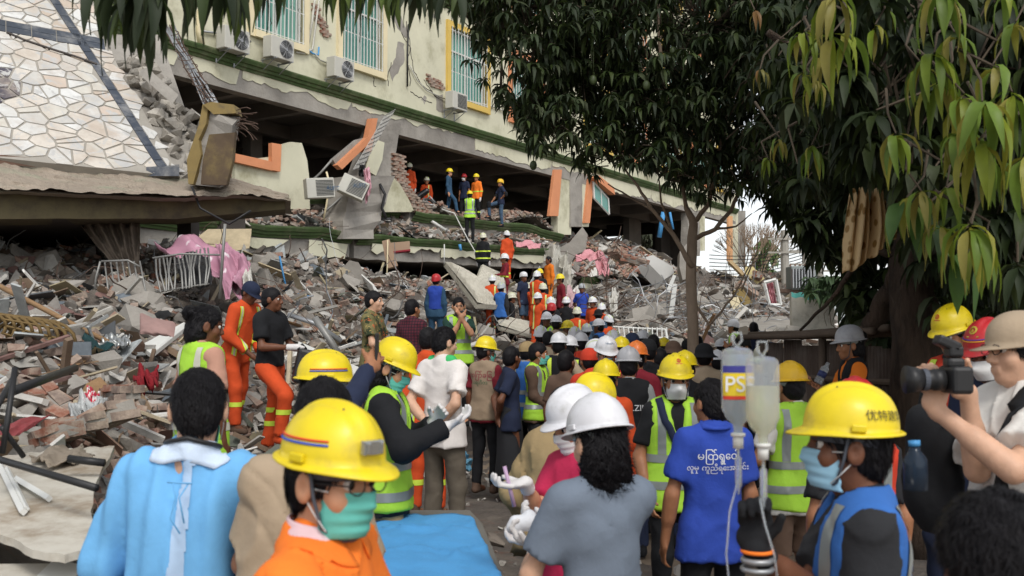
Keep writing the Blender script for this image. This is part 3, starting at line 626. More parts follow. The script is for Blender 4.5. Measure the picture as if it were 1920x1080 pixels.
edge = [slab_ab(*p) for p in ((-260, 268), (338, 330), (300, 262), (262, 195), (225, 130), (190, 60), (165, -60), (100, -160), (-260, -160))]
mb = MB(); mb.prism([SLP(a, b, -.01) for a, b in edge], -nrm*.30); mb.build('base_slab', M_GROUT, slab_t)
def inpoly(p, pl):
    r = False
    for i in range(len(pl)):
        a, b = pl[i], pl[i-1]
        if (a[1] > p[1]) != (b[1] > p[1]) and p[0] < (b[0]-a[0])*(p[1]-a[1])/(b[1]-a[1])+a[0]: r = not r
    return r
def clip(poly, mx, my, nx, ny):
    """keep the side where (p-m).n < 0"""
    out = []
    for i in range(len(poly)):
        a, b = poly[i-1], poly[i]; da = (a[0]-mx)*nx+(a[1]-my)*ny; db = (b[0]-mx)*nx+(b[1]-my)*ny
        if (da < 0) != (db < 0): t = da/(da-db); out.append((a[0]+(b[0]-a[0])*t, a[1]+(b[1]-a[1])*t))
        if db < 0: out.append(b)
    return out
# dark stripes: along the slope and across, as in the photo
lineA = [slab_ab(95, -10), slab_ab(310, 322)]; lineB = [slab_ab(-40, 40), slab_ab(230, 90)]
def sdl(p, l): a, b = Vector(l[0]), Vector(l[1]); d = (b-a).normalized(); q = Vector(p)-a; return q.x*d.y-q.y*d.x
tri = [slab_ab(-120, 60), slab_ab(64, 160), slab_ab(-120, 240)]
WA, WB = .17, .42
amin = min(p[0] for p in edge); amax = max(p[0] for p in edge); bmax = max(p[1] for p in edge)
pts = []; rr = random.Random(3); cell = .30
a = amin
while a < amax+.3:
    b = -.2
    while b < bmax:
        pts.append((a+rr.uniform(-.19, .19), b+rr.uniform(-.19, .19))); b += cell
    a += cell
stones = []
def near(p): return [q for q in pts if q != p and abs(q[0]-p[0]) < 1.1 and abs(q[1]-p[1]) < 1.1]
for p in pts:
    poly = [(p[0]-.5, p[1]-.5), (p[0]+.5, p[1]-.5), (p[0]+.5, p[1]+.5), (p[0]-.5, p[1]+.5)]
    for q in near(p):
        mx, my = (p[0]+q[0])/2, (p[1]+q[1])/2; dx, dy = q[0]-p[0], q[1]-p[1]; L_ = math.hypot(dx, dy); poly = clip(poly, mx-dx/L_*.018, my-dy/L_*.018, dx, dy)
        if len(poly) < 3: break
    if len(poly) < 3: continue
    for ln, W_ in ((lineA, WA), (lineB, WB)):
        sd_ = sdl(p, ln); d = (Vector(ln[1])-Vector(ln[0])).normalized(); nn = Vector((d.y, -d.x)); sg = 1 if sd_ > 0 else -1
        base = Vector(ln[0])+nn*sg*(W_/2+.01); poly = clip(poly, base.x, base.y, -nn.x*sg, -nn.y*sg)
        if len(poly) < 3: break
    if len(poly) < 3: continue
    for i in range(len(edge)):
        e0, e1 = edge[i-1], edge[i]; dx, dy = e1[0]-e0[0], e1[1]-e0[1]
        if i == 1: poly = clip(poly, e0[0], e0[1], dy, -dx) if sum((q[0]-e0[0])*dy-(q[1]-e0[1])*dx for q in edge) < 0 else clip(poly, e0[0], e0[1], -dy, dx)
        if len(poly) < 3: break
    if len(poly) < 3 or not inpoly(p, edge): continue
    c = inpoly(p, tri); q = SLP(p[0], p[1]); area = abs(sum(poly[i-1][0]*poly[i][1]-poly[i][0]*poly[i-1][1] for i in range(len(poly))))/2
    if area < .004: continue
    pale = .5+.5*fbm(p[0]*.9+3, p[1]*.12, 7, 2); col = hexc(rr.choice(['c9c9c5', 'cfcfcc', 'bcbab4', 'c2beb4', 'cac3b8'])) if rr.random() > .55*max(0, pale-.35)+.04 else hexc(rr.choice(['bfb0a2', 'b5a798', 'c6b9ac']))
    stones.append((area/(q.y**2)*(0 if q.x/q.y < -.56 else 1), poly, hexc('4a4650') if c else col, rr.uniform(.0, .012)))
stones.sort(key=lambda t: -t[0]); rest = MB()
for i, (ar, poly, col, h) in enumerate(stones):
    mb = MB() if i < 290 else rest; mb.prism([SLP(a, b, -.02) for a, b in poly], nrm*(.022+h), 0, col)
    if i < 290: mb.build('paving_stone', M_MARB, slab_t, vcol=True)
if rest.v: o = rest.build('paving_stones', M_MARB, slab_t, vcol=True); o['kind'] = 'stuff'
def stripe(ln, W_, n_):
    a, b = Vector(ln[0]), Vector(ln[1]); d = (b-a).normalized(); a = a-d*6; L_ = (b-a).length+.1; nn = Vector((d.y, -d.x)); k = int(L_/.42)
    for i in range(k):
        for j in range(n_):
            q0 = a+d*(L_*i/k+.008); q1 = a+d*(L_*(i+1)/k-.008); o0 = -W_/2+W_*j/n_+.006; o1 = -W_/2+W_*(j+1)/n_-.006
            c = (q0+q1)/2
            if not inpoly((c.x, c.y), edge): continue
            mb = MB(); mb.prism([SLP(*(q+nn*o_), -.02) for q, o_ in ((q0, o0), (q1, o0), (q1, o1), (q0, o1))], nrm*(.030)); mb.build('border_tile', M_DST, slab_t)
stripe(lineA, WA, 1); stripe(lineB, WB, 2)
crk = [slab_ab(*p) for p in ((12, 62), (50, 78), (110, 98), (170, 118), (195, 122))]; mb = MB(); pt = []
for i in range(len(crk)-1): pt += ragged(crk[i], crk[i+1], .2, .05)
mb.tube([SLP(p.x, p.y, .012) for p in pt], .028, 4); mb.build('crack', M_DARK, slab_t)
# marble nosing along the lower edge, concrete ledge and beam below it
M_NOSE = mat('brown_stone_edge', hexc('6b5346'), .8, .2, 3, bump=.4, bs=14)
mb = MB(); nz_ = ragged((-9, 0), (-.62, 0), .4, .01)
mb.hexa([P(-260, 290, 14.4), P(272, 327, 16.9), P(272, 321, 17.6), P(-260, 284, 15.2)], [P(-260, 268, 14.4), P(272, 314, 16.9), P(272, 308, 17.6), P(-260, 262, 15.2)]); mb.build('nosing', M_NOSE, slab_t)
mb = MB(); mb.hexa([P(274, 330, 16.75), P(336, 330, 16.8), P(336, 320, 17.6), P(274, 320, 17.6)], [P(274, 313, 16.75), P(336, 313, 16.8), P(336, 306, 17.6), P(274, 306, 17.6)]); mb.build('nosing', M_DST, slab_t)
ledge_t = thing('broken_ledge_beam', 'long dusty concrete ledge with beige painted beam below the tilted marble terrace', 'beam', tuple(P(200, 360, 16)))
M_LEDGE = mat('dusty_ledge_concrete', hexc('968a7c'), .95, .22, 2.5, bump=1, bs=7, bd=.05, dirt=hexc('74806a'), dirt_s=1.5, dirt_e=.62, stretch=(.5, 1, 2))
def band(name, pts, m, dy=.0, par=None, rag=.0):
    """pts: list of (px, py_top, py_bottom, depth_top, depth_bottom, depth_back)"""
    mb = MB(); vs = []
    for i, (px, a, b, da, db, dk) in enumerate(pts):
        j = RND.uniform(-rag, rag)
        A, B = P(px, a+j, da), P(px, b+j*.7, db); vs += [A, B, Vector((B.x*dk/B.y, dk, B.z)), Vector((A.x*dk/A.y, dk, A.z))]
    n_ = len(pts)-1; fs = [(4*i+q, 4*i+(q+1) % 4, 4*i+4+(q+1) % 4, 4*i+4+q) for i in range(n_) for q in range(4)]+[(3, 2, 1, 0), (4*n_, 4*n_+1, 4*n_+2, 4*n_+3)]
    mb.add(vs, fs); return mb.build(name, m, par)
def lerp_pts(rows, n_):
    out = []
    for i in range(len(rows)-1):
        for k in range(n_): t = k/n_; out.append(tuple(a+(b-a)*t for a, b in zip(rows[i], rows[i+1])))
    return out+[rows[-1]]
LR = [(-260, 300, 345, 15.4, 14.2), (0, 304, 358, 15.8, 14.6), (335, 333, 372, 17.6, 15.8), (440, 335, 366, 17.6, 16.2), (545, 370, 376, 17.2, 17.1)]
def ledgef(u, v):
    px = -260+805*u; i = max(k for k in range(4) if LR[k][0] <= px+1e-6); a, b = LR[i], LR[i+1]; t = (px-a[0])/(b[0]-a[0]); r_ = [x+(y-x)*t for x, y in zip(a, b)]
    vv = v+.012*math.sin(v*18+fbm(px*.01, 3)*2); q = P(px, r_[1]+(r_[2]-r_[1])*vv, r_[3]+(r_[4]-r_[3])*vv); n1 = fbm(q.x*.8, q.y*2.2, q.z*3, 5); n2 = fbm(q.x*4, q.y*9, 4, 3)
    return q+Vector((0, -.13-.10*n1-.03*n2, .05*n1+.025*n2+.02))
mb = MB(); mb.grid(ledgef, 240, 22); mb.build('broken_ledge_edge', M_LEDGE, ledge_t)
band('ledge', lerp_pts([(-260, 300, 345, 15.4, 14.2, 17.5), (0, 304, 358, 15.8, 14.6, 18), (335, 333, 372, 17.6, 15.8, 19), (440, 335, 366, 17.6, 16.2, 19), (545, 372, 376, 17.2, 17.1, 19)], 9), M_LEDGE, par=ledge_t, rag=1.5)
band('beam', lerp_pts([(-260, 345, 412, 14.5, 14.5, 15.4), (0, 358, 410, 14.9, 14.9, 15.8), (330, 374, 410, 16.2, 16.2, 17), (440, 368, 400, 16.6, 16.6, 17.5), (535, 376, 392, 17.2, 17.2, 18)], 6), mat('olive_render', hexc('6e654b'), .9, .15, 1.2, bump=.3, bs=8, dirt=hexc('4a4238'), dirt_s=1.2, dirt_e=.52), par=ledge_t, rag=1)
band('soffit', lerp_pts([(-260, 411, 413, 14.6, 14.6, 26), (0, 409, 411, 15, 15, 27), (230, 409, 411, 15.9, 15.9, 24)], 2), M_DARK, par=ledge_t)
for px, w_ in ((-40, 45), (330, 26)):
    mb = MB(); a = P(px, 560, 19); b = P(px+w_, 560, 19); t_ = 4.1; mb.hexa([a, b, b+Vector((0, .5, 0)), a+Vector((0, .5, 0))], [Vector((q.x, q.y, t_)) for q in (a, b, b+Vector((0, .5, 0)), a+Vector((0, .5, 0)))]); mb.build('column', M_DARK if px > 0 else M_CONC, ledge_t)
mb = MB(); a_ = P(-45, 560, 14.5); b_ = P(-45, 560, 26); mb.box(((a_.x+b_.x)/2-1.2, 20, 2.2), (.3, 13, 5.2), math.atan2(-(b_.x-a_.x), 11.5)); mb.build('unseen_side_wall', M_DARK, ledge_t)  # unseen wall added left of view to deepen the dark under the slab
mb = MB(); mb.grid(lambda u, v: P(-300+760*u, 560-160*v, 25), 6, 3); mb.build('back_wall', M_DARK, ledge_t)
# broken column standing at the corner of the terrace
ct = thing('broken_column_stump', 'broken beige and grey column stump with bare steel at the corner of the marble terrace', 'column', tuple(P(400, 345, 16.4)))
mb = MB(); B_ = [P(352, 345, 16.3), P(412, 352, 16.0), P(428, 345, 16.5), P(372, 338, 17)]; T_ = [P(388, 195, 16.3), P(437, 236, 15.9), P(450, 215, 16.5), P(400, 190, 17)]
n_ = 6; vs = []
for i in range(n_+1):
    t = i/n_
    for k in range(4): vs.append(B_[k].lerp(T_[k], t)+Vector([RND.uniform(-.025, .025) for _ in range(3)])*(1 if 0 < i else 0))
fs = [(4*i+q, 4*i+(q+1) % 4, 4*i+4+(q+1) % 4, 4*i+4+q) for i in range(n_) for q in range(4)]+[(3, 2, 1, 0), (24, 25, 26, 27)]
mb.add(vs, fs); mb.build('core', M_CONC, ct)
M_OCH = mat('ochre_render', hexc('887549'), .85, .15, 2, bump=.3, bs=8, dirt=hexc('5c5348'), dirt_s=2.2, dirt_e=.6)
mb = MB(); mb.prism([P(*p, 16.15) for p in ((350, 300), (372, 235), (380, 195), (390, 200), (386, 232), (372, 262), (377, 290), (362, 345), (353, 345))], (.02, .1, 0)); mb.build('render_skin', M_OCH, ct)
mb = MB(); mb.prism([P(*p, 15.85) for p in ((392, 252), (440, 248), (436, 300), (424, 347), (376, 346), (380, 300))], (.02, .06, 0)); mb.build('render_skin', mat('sooty_render', hexc('57493a'), .9, .3, 2, bump=.3, bs=8, dirt=hexc('6f6040'), dirt_s=2.5, dirt_e=.58), ct)
mb = MB(); mb.prism([P(*p, 16.1) for p in ((380, 196), (395, 191), (438, 196), (442, 212), (400, 214))], (.0, .4, 0.02)); mb.build('render_skin', M_OCH, ct)
mb = MB()
for i in range(14):
    p = P(RND.uniform(425, 448), RND.uniform(212, 245), 16.2); pts_ = [p]
    d = Vector((RND.uniform(.3, 1), RND.uniform(-.5, .5), RND.uniform(-.7, .5))).normalized()
    for k in range(5): p = p+d*.075; d = (d+Vector((0, RND.uniform(-.3, .3), RND.uniform(-.6, .2)))).normalized(); pts_.append(p)
    mb.tube(pts_, .009, 4)
o = mb.build('bare_steel', M_RUST, ct); o['kind'] = 'stuff'
# bundle of rebar hanging from above behind the stump
bt = thing('rebar_bundle', 'long pale bundle of bent reinforcing bars reaching down from the wreck behind the column stump', 'rebar bundle', tuple(P(350, 120, 18)))
for k in range(22):
    o1, o2 = RND.uniform(-10, 10), RND.uniform(-16, 16); pts_ = []
    for i in range(9):
        t = i/8; pts_.append(P(318+78*t+o1*(1-t)+o2*t+RND.uniform(-3, 3)*(t*1.3), 50+142*t**.95+RND.uniform(-4, 4)+abs(o2)*.3*t, 18.2-.9*t+o1*.01))
    mb = MB(); mb.tube(pts_, .013, 5); mb.build('bar', M_METAL if k % 3 else M_RUST, bt, smooth=True)
for k in range(9):
    t = k/8; mb = MB(); c = P(322+70*t, 62+125*t, 18.1-.9*t); rr_ = .13; mb.tube([c+Vector((math.cos(a)*rr_, math.sin(a)*rr_*.6, math.sin(a)*.07)) for a in [i*.7 for i in range(10)]], .008, 4); mb.build('stirrup', M_RUST, bt)
# broken blocks along the right edge of the terrace
k_ = 0
pos = []
for i in range(150):
    t = RND.random(); px = 235+t*125+RND.uniform(-26, 60)*(.4+t*.6); py = 118+t*175+RND.uniform(-25, 25)
    if px < 226+ (py-118)*.62-8: px += 30
    a, b = slab_ab(px, py); q = SLP(a, b, RND.uniform(-.25, .12)); pos.append((q.x, q.y, q.z))
pos = np.array(pos)
MBASE = MB(); MBASE.prism([SLP(*slab_ab(*p), -.06) for p in ((338, 330), (262, 195), (190, 60), (300, 60), (345, 190), (385, 300))], -nrm*.4); MBASE.build('broken_edge', M_CONC, slab_t)
singles(0, tmesh(T_CH, [hexc('8b857c'), hexc('aaa49a'), hexc('8a857c'), hexc('a09a90')], M_RUB, 14), 'broken_block', 'broken grey block heaped along the right edge of the tilted marble terrace', 'concrete block', 'broken blocks along the terrace edge', (.16, .42), 0, posf=pos)
mb = MB(); a, b, c, d = [P(*p, q) for p, q in (((260, 138), 18), ((270, 133), 18), ((330, 185), 17.4), ((323, 195), 17.3))]; mb.prism([a, b, c, d], (0, .12, .1))
top('fallen_lintel', mb, M_CONC, 'long rough concrete lintel lying on the blocks beside the marble terrace', 'lintel')
# ================================================================ trees
def leaf_mat(name, rough=.5, tr=.22):
    m = mat(name, vcol=True, rough=rough, var=.18, vs=9, spec=.32); n = m.node_tree; b = n.nodes['Principled BSDF']; out = n.nodes['Material Output']
    t = n.nodes.new('ShaderNodeBsdfTranslucent'); mx = n.nodes.new('ShaderNodeMixShader'); mx.inputs[0].default_value = tr
    src = b.inputs['Base Color'].links[0].from_socket; n.links.new(src, t.inputs[0]); n.links.new(b.outputs[0], mx.inputs[1]); n.links.new(t.outputs[0], mx.inputs[2]); n.links.new(mx.outputs[0], out.inputs[0]); return m
M_LEAF = leaf_mat('mango_leaf', .58, .26); M_YLEAF = leaf_mat('young_mango_leaf', .45, .35)
M_BARK = mat('rough_bark', hexc('4d3f34'), .95, .35, 3, bump=1.2, bs=22, bd=.04, stretch=(1.6, 1.6, .45), dirt=hexc('2e261f'), dirt_s=4, dirt_e=.55)
M_BARK2 = mat('pale_bark', hexc('8f7d6b'), .9, .25, 5, bump=.8, bs=30, stretch=(1, 1, .5))
M_TWIG = mat('twig', hexc('4a4034'), .9, .2, 5)
def leaves_np(base, dirs, L, Wd, droop, K=5, wav=.0, fold=.18):
    """base (n,3), dirs (n,3), L (n,), droop (n,) -> V (n*K*3,3), F"""
    n = len(base); z = np.array([0, 0, 1.0]); dirs = dirs/np.linalg.norm(dirs, axis=1, keepdims=True)
    side = np.cross(dirs, z)+rg.normal(0, .25, (n, 3)); side -= dirs*(side*dirs).sum(1, keepdims=True); side /= np.linalg.norm(side, axis=1, keepdims=True)+1e-9
    prof = {5: [.05, .85, 1.0, .6, .0], 7: [.05, .62, .92, 1.0, .85, .5, .0], 4: [.1, 1, .75, 0]}[K]; V = np.zeros((n, K, 3, 3)); curl = rg.normal(0, .10, n)
    for i in range(K):
        t = i/(K-1); c = base+dirs*(L*(t-.55*droop*t*t))[:, None]-z*(L*droop*.85*t*t)[:, None]+side*(L*curl*t*t)[:, None]
        tang = dirs*(1-1.1*droop*t)[:, None]-z*(1.7*droop*t)[:, None]; up = np.cross(side, tang); up /= np.linalg.norm(up, axis=1, keepdims=True)+1e-9
        wv = up*(L*wav*math.sin(i*2.4))[:, None]; w_ = (L*Wd*prof[i])[:, None]
        V[:, i, 0] = c-side*w_+up*w_*fold*2+wv; V[:, i, 1] = c; V[:, i, 2] = c+side*w_+up*w_*fold*2-wv
    V = V.reshape(n, -1, 3); f = []
    for i in range(K-1):
        for j in (0, 1): f.append((i*3+j, i*3+j+1, i*3+3+j+1, i*3+3+j))
    return V, np.array(f)
def whorls(tips, nl, Lr, droop=(.35, 1.0), Wd=.11, up=.35):
    """whorls of leaves at branch tips (n,3)"""
    bs, ds, Ls, dr = [], [], [], []
    for t in tips:
        k = int(rg.integers(*nl)); ph = rg.uniform(0, 6.28)
        for i in range(k):
            a = ph+i*2.4; el = rg.uniform(-.5, up); bs.append((t[0], t[1], t[2]-rg.uniform(0, .05))); ds.append((math.cos(a), math.sin(a), el)); Ls.append(rg.uniform(*Lr)); dr.append(rg.uniform(*droop))
    return np.array(bs), np.array(ds), np.array(Ls), np.array(dr)
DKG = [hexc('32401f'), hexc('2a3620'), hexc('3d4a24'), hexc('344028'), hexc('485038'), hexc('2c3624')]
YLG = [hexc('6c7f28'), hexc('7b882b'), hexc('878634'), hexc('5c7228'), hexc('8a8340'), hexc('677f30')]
def make_leaves(parent, V, f, cols, m, nsingle, name='foliage'):
    """nearest leaves as parts, the rest joined"""
    if nsingle: order = np.argsort((V[:, 6, 0]*0+np.linalg.norm(V.mean(1)-np.array([0, 0, CH]), axis=1)))
    else: order = np.arange(len(V))
    a, b = order[:nsingle], order[nsingle:]
    for i in a: mesh_np('leaf', V[i], f, m, parent, smooth=True, cols=np.repeat([cols[i]], len(f), 0))
    if len(b):
        nv = V.shape[1]; F_ = (f[None]+(np.arange(len(b))*nv)[:, None, None]).reshape(-1, 4)
        o = mesh_np(name, V[b].reshape(-1, 3), F_, m, parent, smooth=True, cols=np.repeat(cols[b], len(f), 0)); o['kind'] = 'stuff'
def pickc(pal, n, j=.2): p = np.array(pal); return p[rg.integers(0, len(p), n)]*rg.uniform(1-j, 1+j, (n, 1))
def branchy(parent, pts, r0, r1, name='limb', m=M_BARK, n=7): 
    pts = [Vector(p) for p in pts]; out = []
    for i in range(len(pts)-1):
        for k in range(4):
            t = k/4; out.append(pts[i].lerp(pts[i+1], t)+Vector([RND.uniform(-1, 1)*r0*.25 for _ in range(3)]))
    out.append(pts[-1]); rs = [r0+(r1-r0)*i/(len(out)-1) for i in range(len(out))]; mb = MB(); mb.tube(out, rs, n); mb.build(name, m, parent, smooth=True); return out
# ---- thin-trunk mango tree in the middle distance
D2 = 13.0
t2 = thing('mango_tree', 'mango tree with a thin bare trunk and dense dark crown hanging over the facade', 'tree', tuple(G(1296, 767+60, 0)))
base = P(1298, 760, D2); tr = [Vector((base.x, D2, 0)), P(1300, 640, D2), P(1297, 520, D2), P(1300, 420, D2), P(1285, 380, D2), P(1262, 250, D2+.2), P(1240, 120, D2), P(1230, -80, D2)]
mb = MB(); out = []
for i in range(len(tr)-1):
    for k in range(4): out.append(tr[i].lerp(tr[i+1], k/4)+Vector((RND.uniform(-.012, .012), RND.uniform(-.012, .012), 0)))
out.append(tr[-1]); mb.tube(out, [.078-.012*min(1, i/11)-.040*max(0, min(1, (i-11)/5)) for i in range(len(out))], 10); mb.build('trunk', M_BARK2, t2, smooth=True)
for pl, r0, r1 in (([(1297, 500), (1262, 440), (1225, 395), (1195, 350), (1160, 300)], .036, .012), ([(1225, 395), (1190, 375), (1140, 345)], .02, .008), ([(1298, 450), (1340, 430), (1370, 395), (1400, 330), (1440, 240), (1500, 120)], .034, .016), ([(1300, 420), (1330, 380), (1345, 300), (1370, 180), (1400, 60), (1410, -60)], .034, .02),
                   ([(1262, 250), (1180, 190), (1090, 130), (1000, 100), (940, 110)], .045, .012), ([(1240, 120), (1150, 60), (1060, 20), (980, 10), (870, -10)], .045, .012), ([(1240, 120), (1320, 60), (1390, 10), (1440, -50)], .04, .02), ([(1297, 560), (1330, 610), (1372, 560), (1405, 500), (1440, 470)], .022, .005), ([(1390, 545), (1420, 470), (1422, 420)], .012, .004),
                   ([(1262, 300), (1320, 270), (1390, 200)], .03, .012), ([(1262, 440), (1240, 380), (1235, 330)], .02, .008), ([(1090, 130), (1040, 190), (1010, 240)], .02, .008), ([(1340, 430), (1380, 425), (1410, 400)], .02, .006)):
    branchy(t2, [P(a, b, D2+RND.uniform(-.4, .4)) for a, b in pl], r0, r1, 'limb', M_BARK2 if pl[0][1] > 380 else M_BARK)
def tips_in(poly, n, d0, d1, thr=-.12, sc=.9, seed=0.0, hole=None):
    out = []; x0 = min(p[0] for p in poly); x1 = max(p[0] for p in poly); y0 = min(p[1] for p in poly); y1 = max(p[1] for p in poly)
    while len(out) < n:
        px, py, d = rg.uniform(x0, x1), rg.uniform(y0, y1), rg.uniform(d0, d1)
        if not inpoly((px, py), poly): continue
        p = P(px, py, d)
        if fbm(p.x*sc+seed, p.z*sc*1.2, p.y*.35, 2) < thr: continue
        out.append(tuple(p))
    return np.array(out)
CROWN2 = [(866, -90), (868, 40), (885, 150), (925, 165), (965, 215), (985, 262), (1010, 280), (1060, 270), (1085, 305), (1110, 330), (1160, 315), (1200, 340), (1250, 340), (1290, 385), (1330, 390), (1375, 350), (1400, 395), (1440, 385), (1490, 360), (1530, 200), (1540, -90)]
tp = np.concatenate([tips_in(CROWN2, 900, 11.2, 15, -.12), tips_in([(1080, -90), (1060, 60), (1100, 250), (1180, 300), (1300, 340), (1480, 330), (1530, -90)], 1000, 11.5, 15.5, -.35), tips_in([(905, -90), (890, 60), (930, 150), (975, 230), (1060, 250), (1090, -90)], 330, 11.3, 13.5, -.4), tips_in([(1400, -90), (1400, 300), (1470, 370), (1580, 350), (1580, -90)], 330, 9.5, 13, -.35), tips_in([(760, -90), (820, 20), (905, 30), (960, -90)], 26, 11, 13, -1)])
b_, d_, L_, dr_ = whorls(tp, (7, 12), (.17, .27)); V, f = leaves_np(b_, d_, L_, .105, dr_, 5)
make_leaves(t2, V, f, pickc(DKG, len(V)), M_LEAF, 270)
hubs = np.array([tuple(P(a, b, D2)) for a, b in ((940, 110), (1000, 100), (1090, 130), (1180, 190), (1262, 250), (1060, 20), (1150, 60), (1240, 120), (1320, 60), (1390, 10), (1345, 300), (1370, 180), (1400, 60), (1320, 270), (1390, 200), (1160, 300), (1400, 330), (1440, 240), (1500, 120), (1010, 240), (1235, 330))])
mb = MB()
for p in tp:
    h_ = hubs[np.argmin(((hubs-p)**2).sum(1))]; v = Vector(h_)-Vector(p); q = Vector(p)+v*min(1, .8/max(v.length, .1)); mb.tube([p, Vector(p).lerp(q, .5)+Vector((0, 0, .05)), q], [.005, .007, .010], 4, cap=False)
o = mb.build('twigs', M_TWIG, t2, fixn=False); o['kind'] = 'stuff'
M_MANGO = mat('green_mango', hexc('3f4a2c'), .5, .15, 8)
for px, py in ((960, 182), (1003, 180), (1076, 128), (1112, 150), (1182, 190), (1212, 160), (1345, 28), (1000, 310), (1262, 96)):
    mb = MB(); c = P(px, py, 11.3+RND.random()); r_ = .045
    mb.grid(lambda u, v: c+Vector((math.sin(v*math.pi)*math.cos(u*6.2832)*r_, math.sin(v*math.pi)*math.sin(u*6.2832)*r_*.8, -math.cos(v*math.pi)*r_*1.35)), 10, 7, closed_u=True); mb.tube([c+Vector((0, 0, .05)), c+Vector((.01, 0, .4))], .004, 4); mb.build('mango', M_MANGO, t2, smooth=True)
# ---- big mango tree on the right
t1 = thing('mango_tree', 'big mango tree with thick dark trunk at right and drooping yellow green leaves', 'tree', (P(1722, 760, 8.5).x, 8.5, 0))
tr = [Vector((P(1722, 760, 8.5).x, 8.5, 0)), P(1722, 760, 8.5), P(1716, 620, 8.5), P(1712, 500, 8.5), P(1716, 380, 8.5), P(1722, 220, 8.4), P(1740, 60, 8.2), P(1750, -150, 8.2)]
out = []
for i in range(len(tr)-1):
    for k in range(5): out.append(tr[i].lerp(tr[i+1], k/5)+Vector((RND.uniform(-.015, .015), RND.uniform(-.015, .015), 0)))
mb = MB(); rs = [.27-.10*min(1, i/18)-.05*i/len(out) for i in range(len(out))]
vs_n = 20; mb.tube(out, rs, vs_n)
mb.v = [tuple(Vector(v)+Vector((fbm(v[0]*9, v[1]*9, v[2]*1.6), fbm(v[0]*9, v[1]*9, v[2]*1.6+9), 0))*.035) for v in mb.v]; mb.build('trunk', M_BARK, t1, smooth=True)
for pl, r0, r1, dd in (([(1700, 500), (1690, 480), (1672, 540), (1650, 580), (1632, 612)], .08, .10, 9), ([(1690, 480), (1640, 470), (1600, 500), (1560, 560), (1500, 620)], .04, .012, 9), ([(1716, 400), (1660, 300), (1600, 200), (1520, 110), (1440, 60)], .10, .03, 8), ([(1722, 220), (1800, 100), (1880, -20)], .09, .04, 6.5),
                   ([(1716, 380), (1800, 300), (1900, 240), (2000, 200)], .08, .04, 6), ([(1722, 220), (1650, 100), (1560, 0), (1500, -80)], .08, .04, 7), ([(1712, 480), (1790, 460), (1880, 470), (1960, 480)], .06, .02, 7.5)):
    branchy(t1, [P(a, b, 8.5+(dd-8.5)*i/(len(pl)-1)) for i, (a, b) in enumerate(pl)], r0, r1)
CR = [(1455, -90), (1450, 60), (1470, 200), (1500, 330), (1560, 380), (1640, 350), (1690, 330), (1760, 350), (1800, 470), (1860, 560), (1990, 560), (1990, -90)]
CR2 = [(1545, -90), (1550, 60), (1560, 200), (1600, 320), (1690, 330), (1760, 350), (1830, 500), (1990, 560), (1990, -90)]
tpA = np.concatenate([tips_in(CR2, 600, 5.2, 8.6, -.6), tips_in(CR, 150, 5.5, 9, -.1), tips_in([(1440, -90), (1440, 120), (1500, 330), (1700, 420), (1990, 560), (1990, -90)], 650, 8.5, 11, -.25), tips_in([(1740, 320), (1700, 430), (1760, 600), (1990, 640), (1990, 300)], 170, 7.0, 9.5, -1)])
pxs = 960+FPX*tpA[:, 0]/tpA[:, 1]; pys = 627-FPX*(tpA[:, 2]-CH)/tpA[:, 1]; tpA = tpA[~((pxs > 1560) & (pxs < 1700) & (pys > 290) & (pys < 520) & (tpA[:, 1] < 8.2))]
b_, d_, L_, dr_ = whorls(tpA, (8, 12), (.20, .30), (.5, 1.0), up=.2); V, f = leaves_np(b_, d_, L_, .125, dr_, 5)
make_leaves(t1, V, f, pickc([tuple(v*.9 for v in c) for c in DKG], len(V)), M_LEAF, 70)
mb = MB()
for p in tpA[:800]: q = Vector(p)+Vector((RND.uniform(-.1, .4), RND.uniform(.0, .4), RND.uniform(.1, .5))); mb.tube([p, q], [.006, .01], 4, cap=False)
o = mb.build('twigs', M_TWIG, t1, fixn=False); o['kind'] = 'stuff'
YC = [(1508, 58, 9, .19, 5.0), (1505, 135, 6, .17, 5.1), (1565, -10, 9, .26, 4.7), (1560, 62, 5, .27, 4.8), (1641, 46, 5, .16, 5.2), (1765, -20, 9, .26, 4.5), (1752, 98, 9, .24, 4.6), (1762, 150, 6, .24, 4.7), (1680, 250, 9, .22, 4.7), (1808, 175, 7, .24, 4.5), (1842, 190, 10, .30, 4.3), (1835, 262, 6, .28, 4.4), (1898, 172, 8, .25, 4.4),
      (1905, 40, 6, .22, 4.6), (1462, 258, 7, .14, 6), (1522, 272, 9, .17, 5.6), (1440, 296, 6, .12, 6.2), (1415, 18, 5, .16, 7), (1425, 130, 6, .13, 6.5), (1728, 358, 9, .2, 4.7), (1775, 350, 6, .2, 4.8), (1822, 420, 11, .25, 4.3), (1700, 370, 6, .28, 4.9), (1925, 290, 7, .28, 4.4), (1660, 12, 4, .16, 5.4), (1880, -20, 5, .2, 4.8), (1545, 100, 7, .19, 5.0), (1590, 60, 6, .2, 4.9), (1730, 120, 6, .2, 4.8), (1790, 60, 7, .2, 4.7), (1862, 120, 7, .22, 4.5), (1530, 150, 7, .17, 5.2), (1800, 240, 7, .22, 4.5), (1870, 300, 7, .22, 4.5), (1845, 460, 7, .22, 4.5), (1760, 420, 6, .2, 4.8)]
nleft = 228
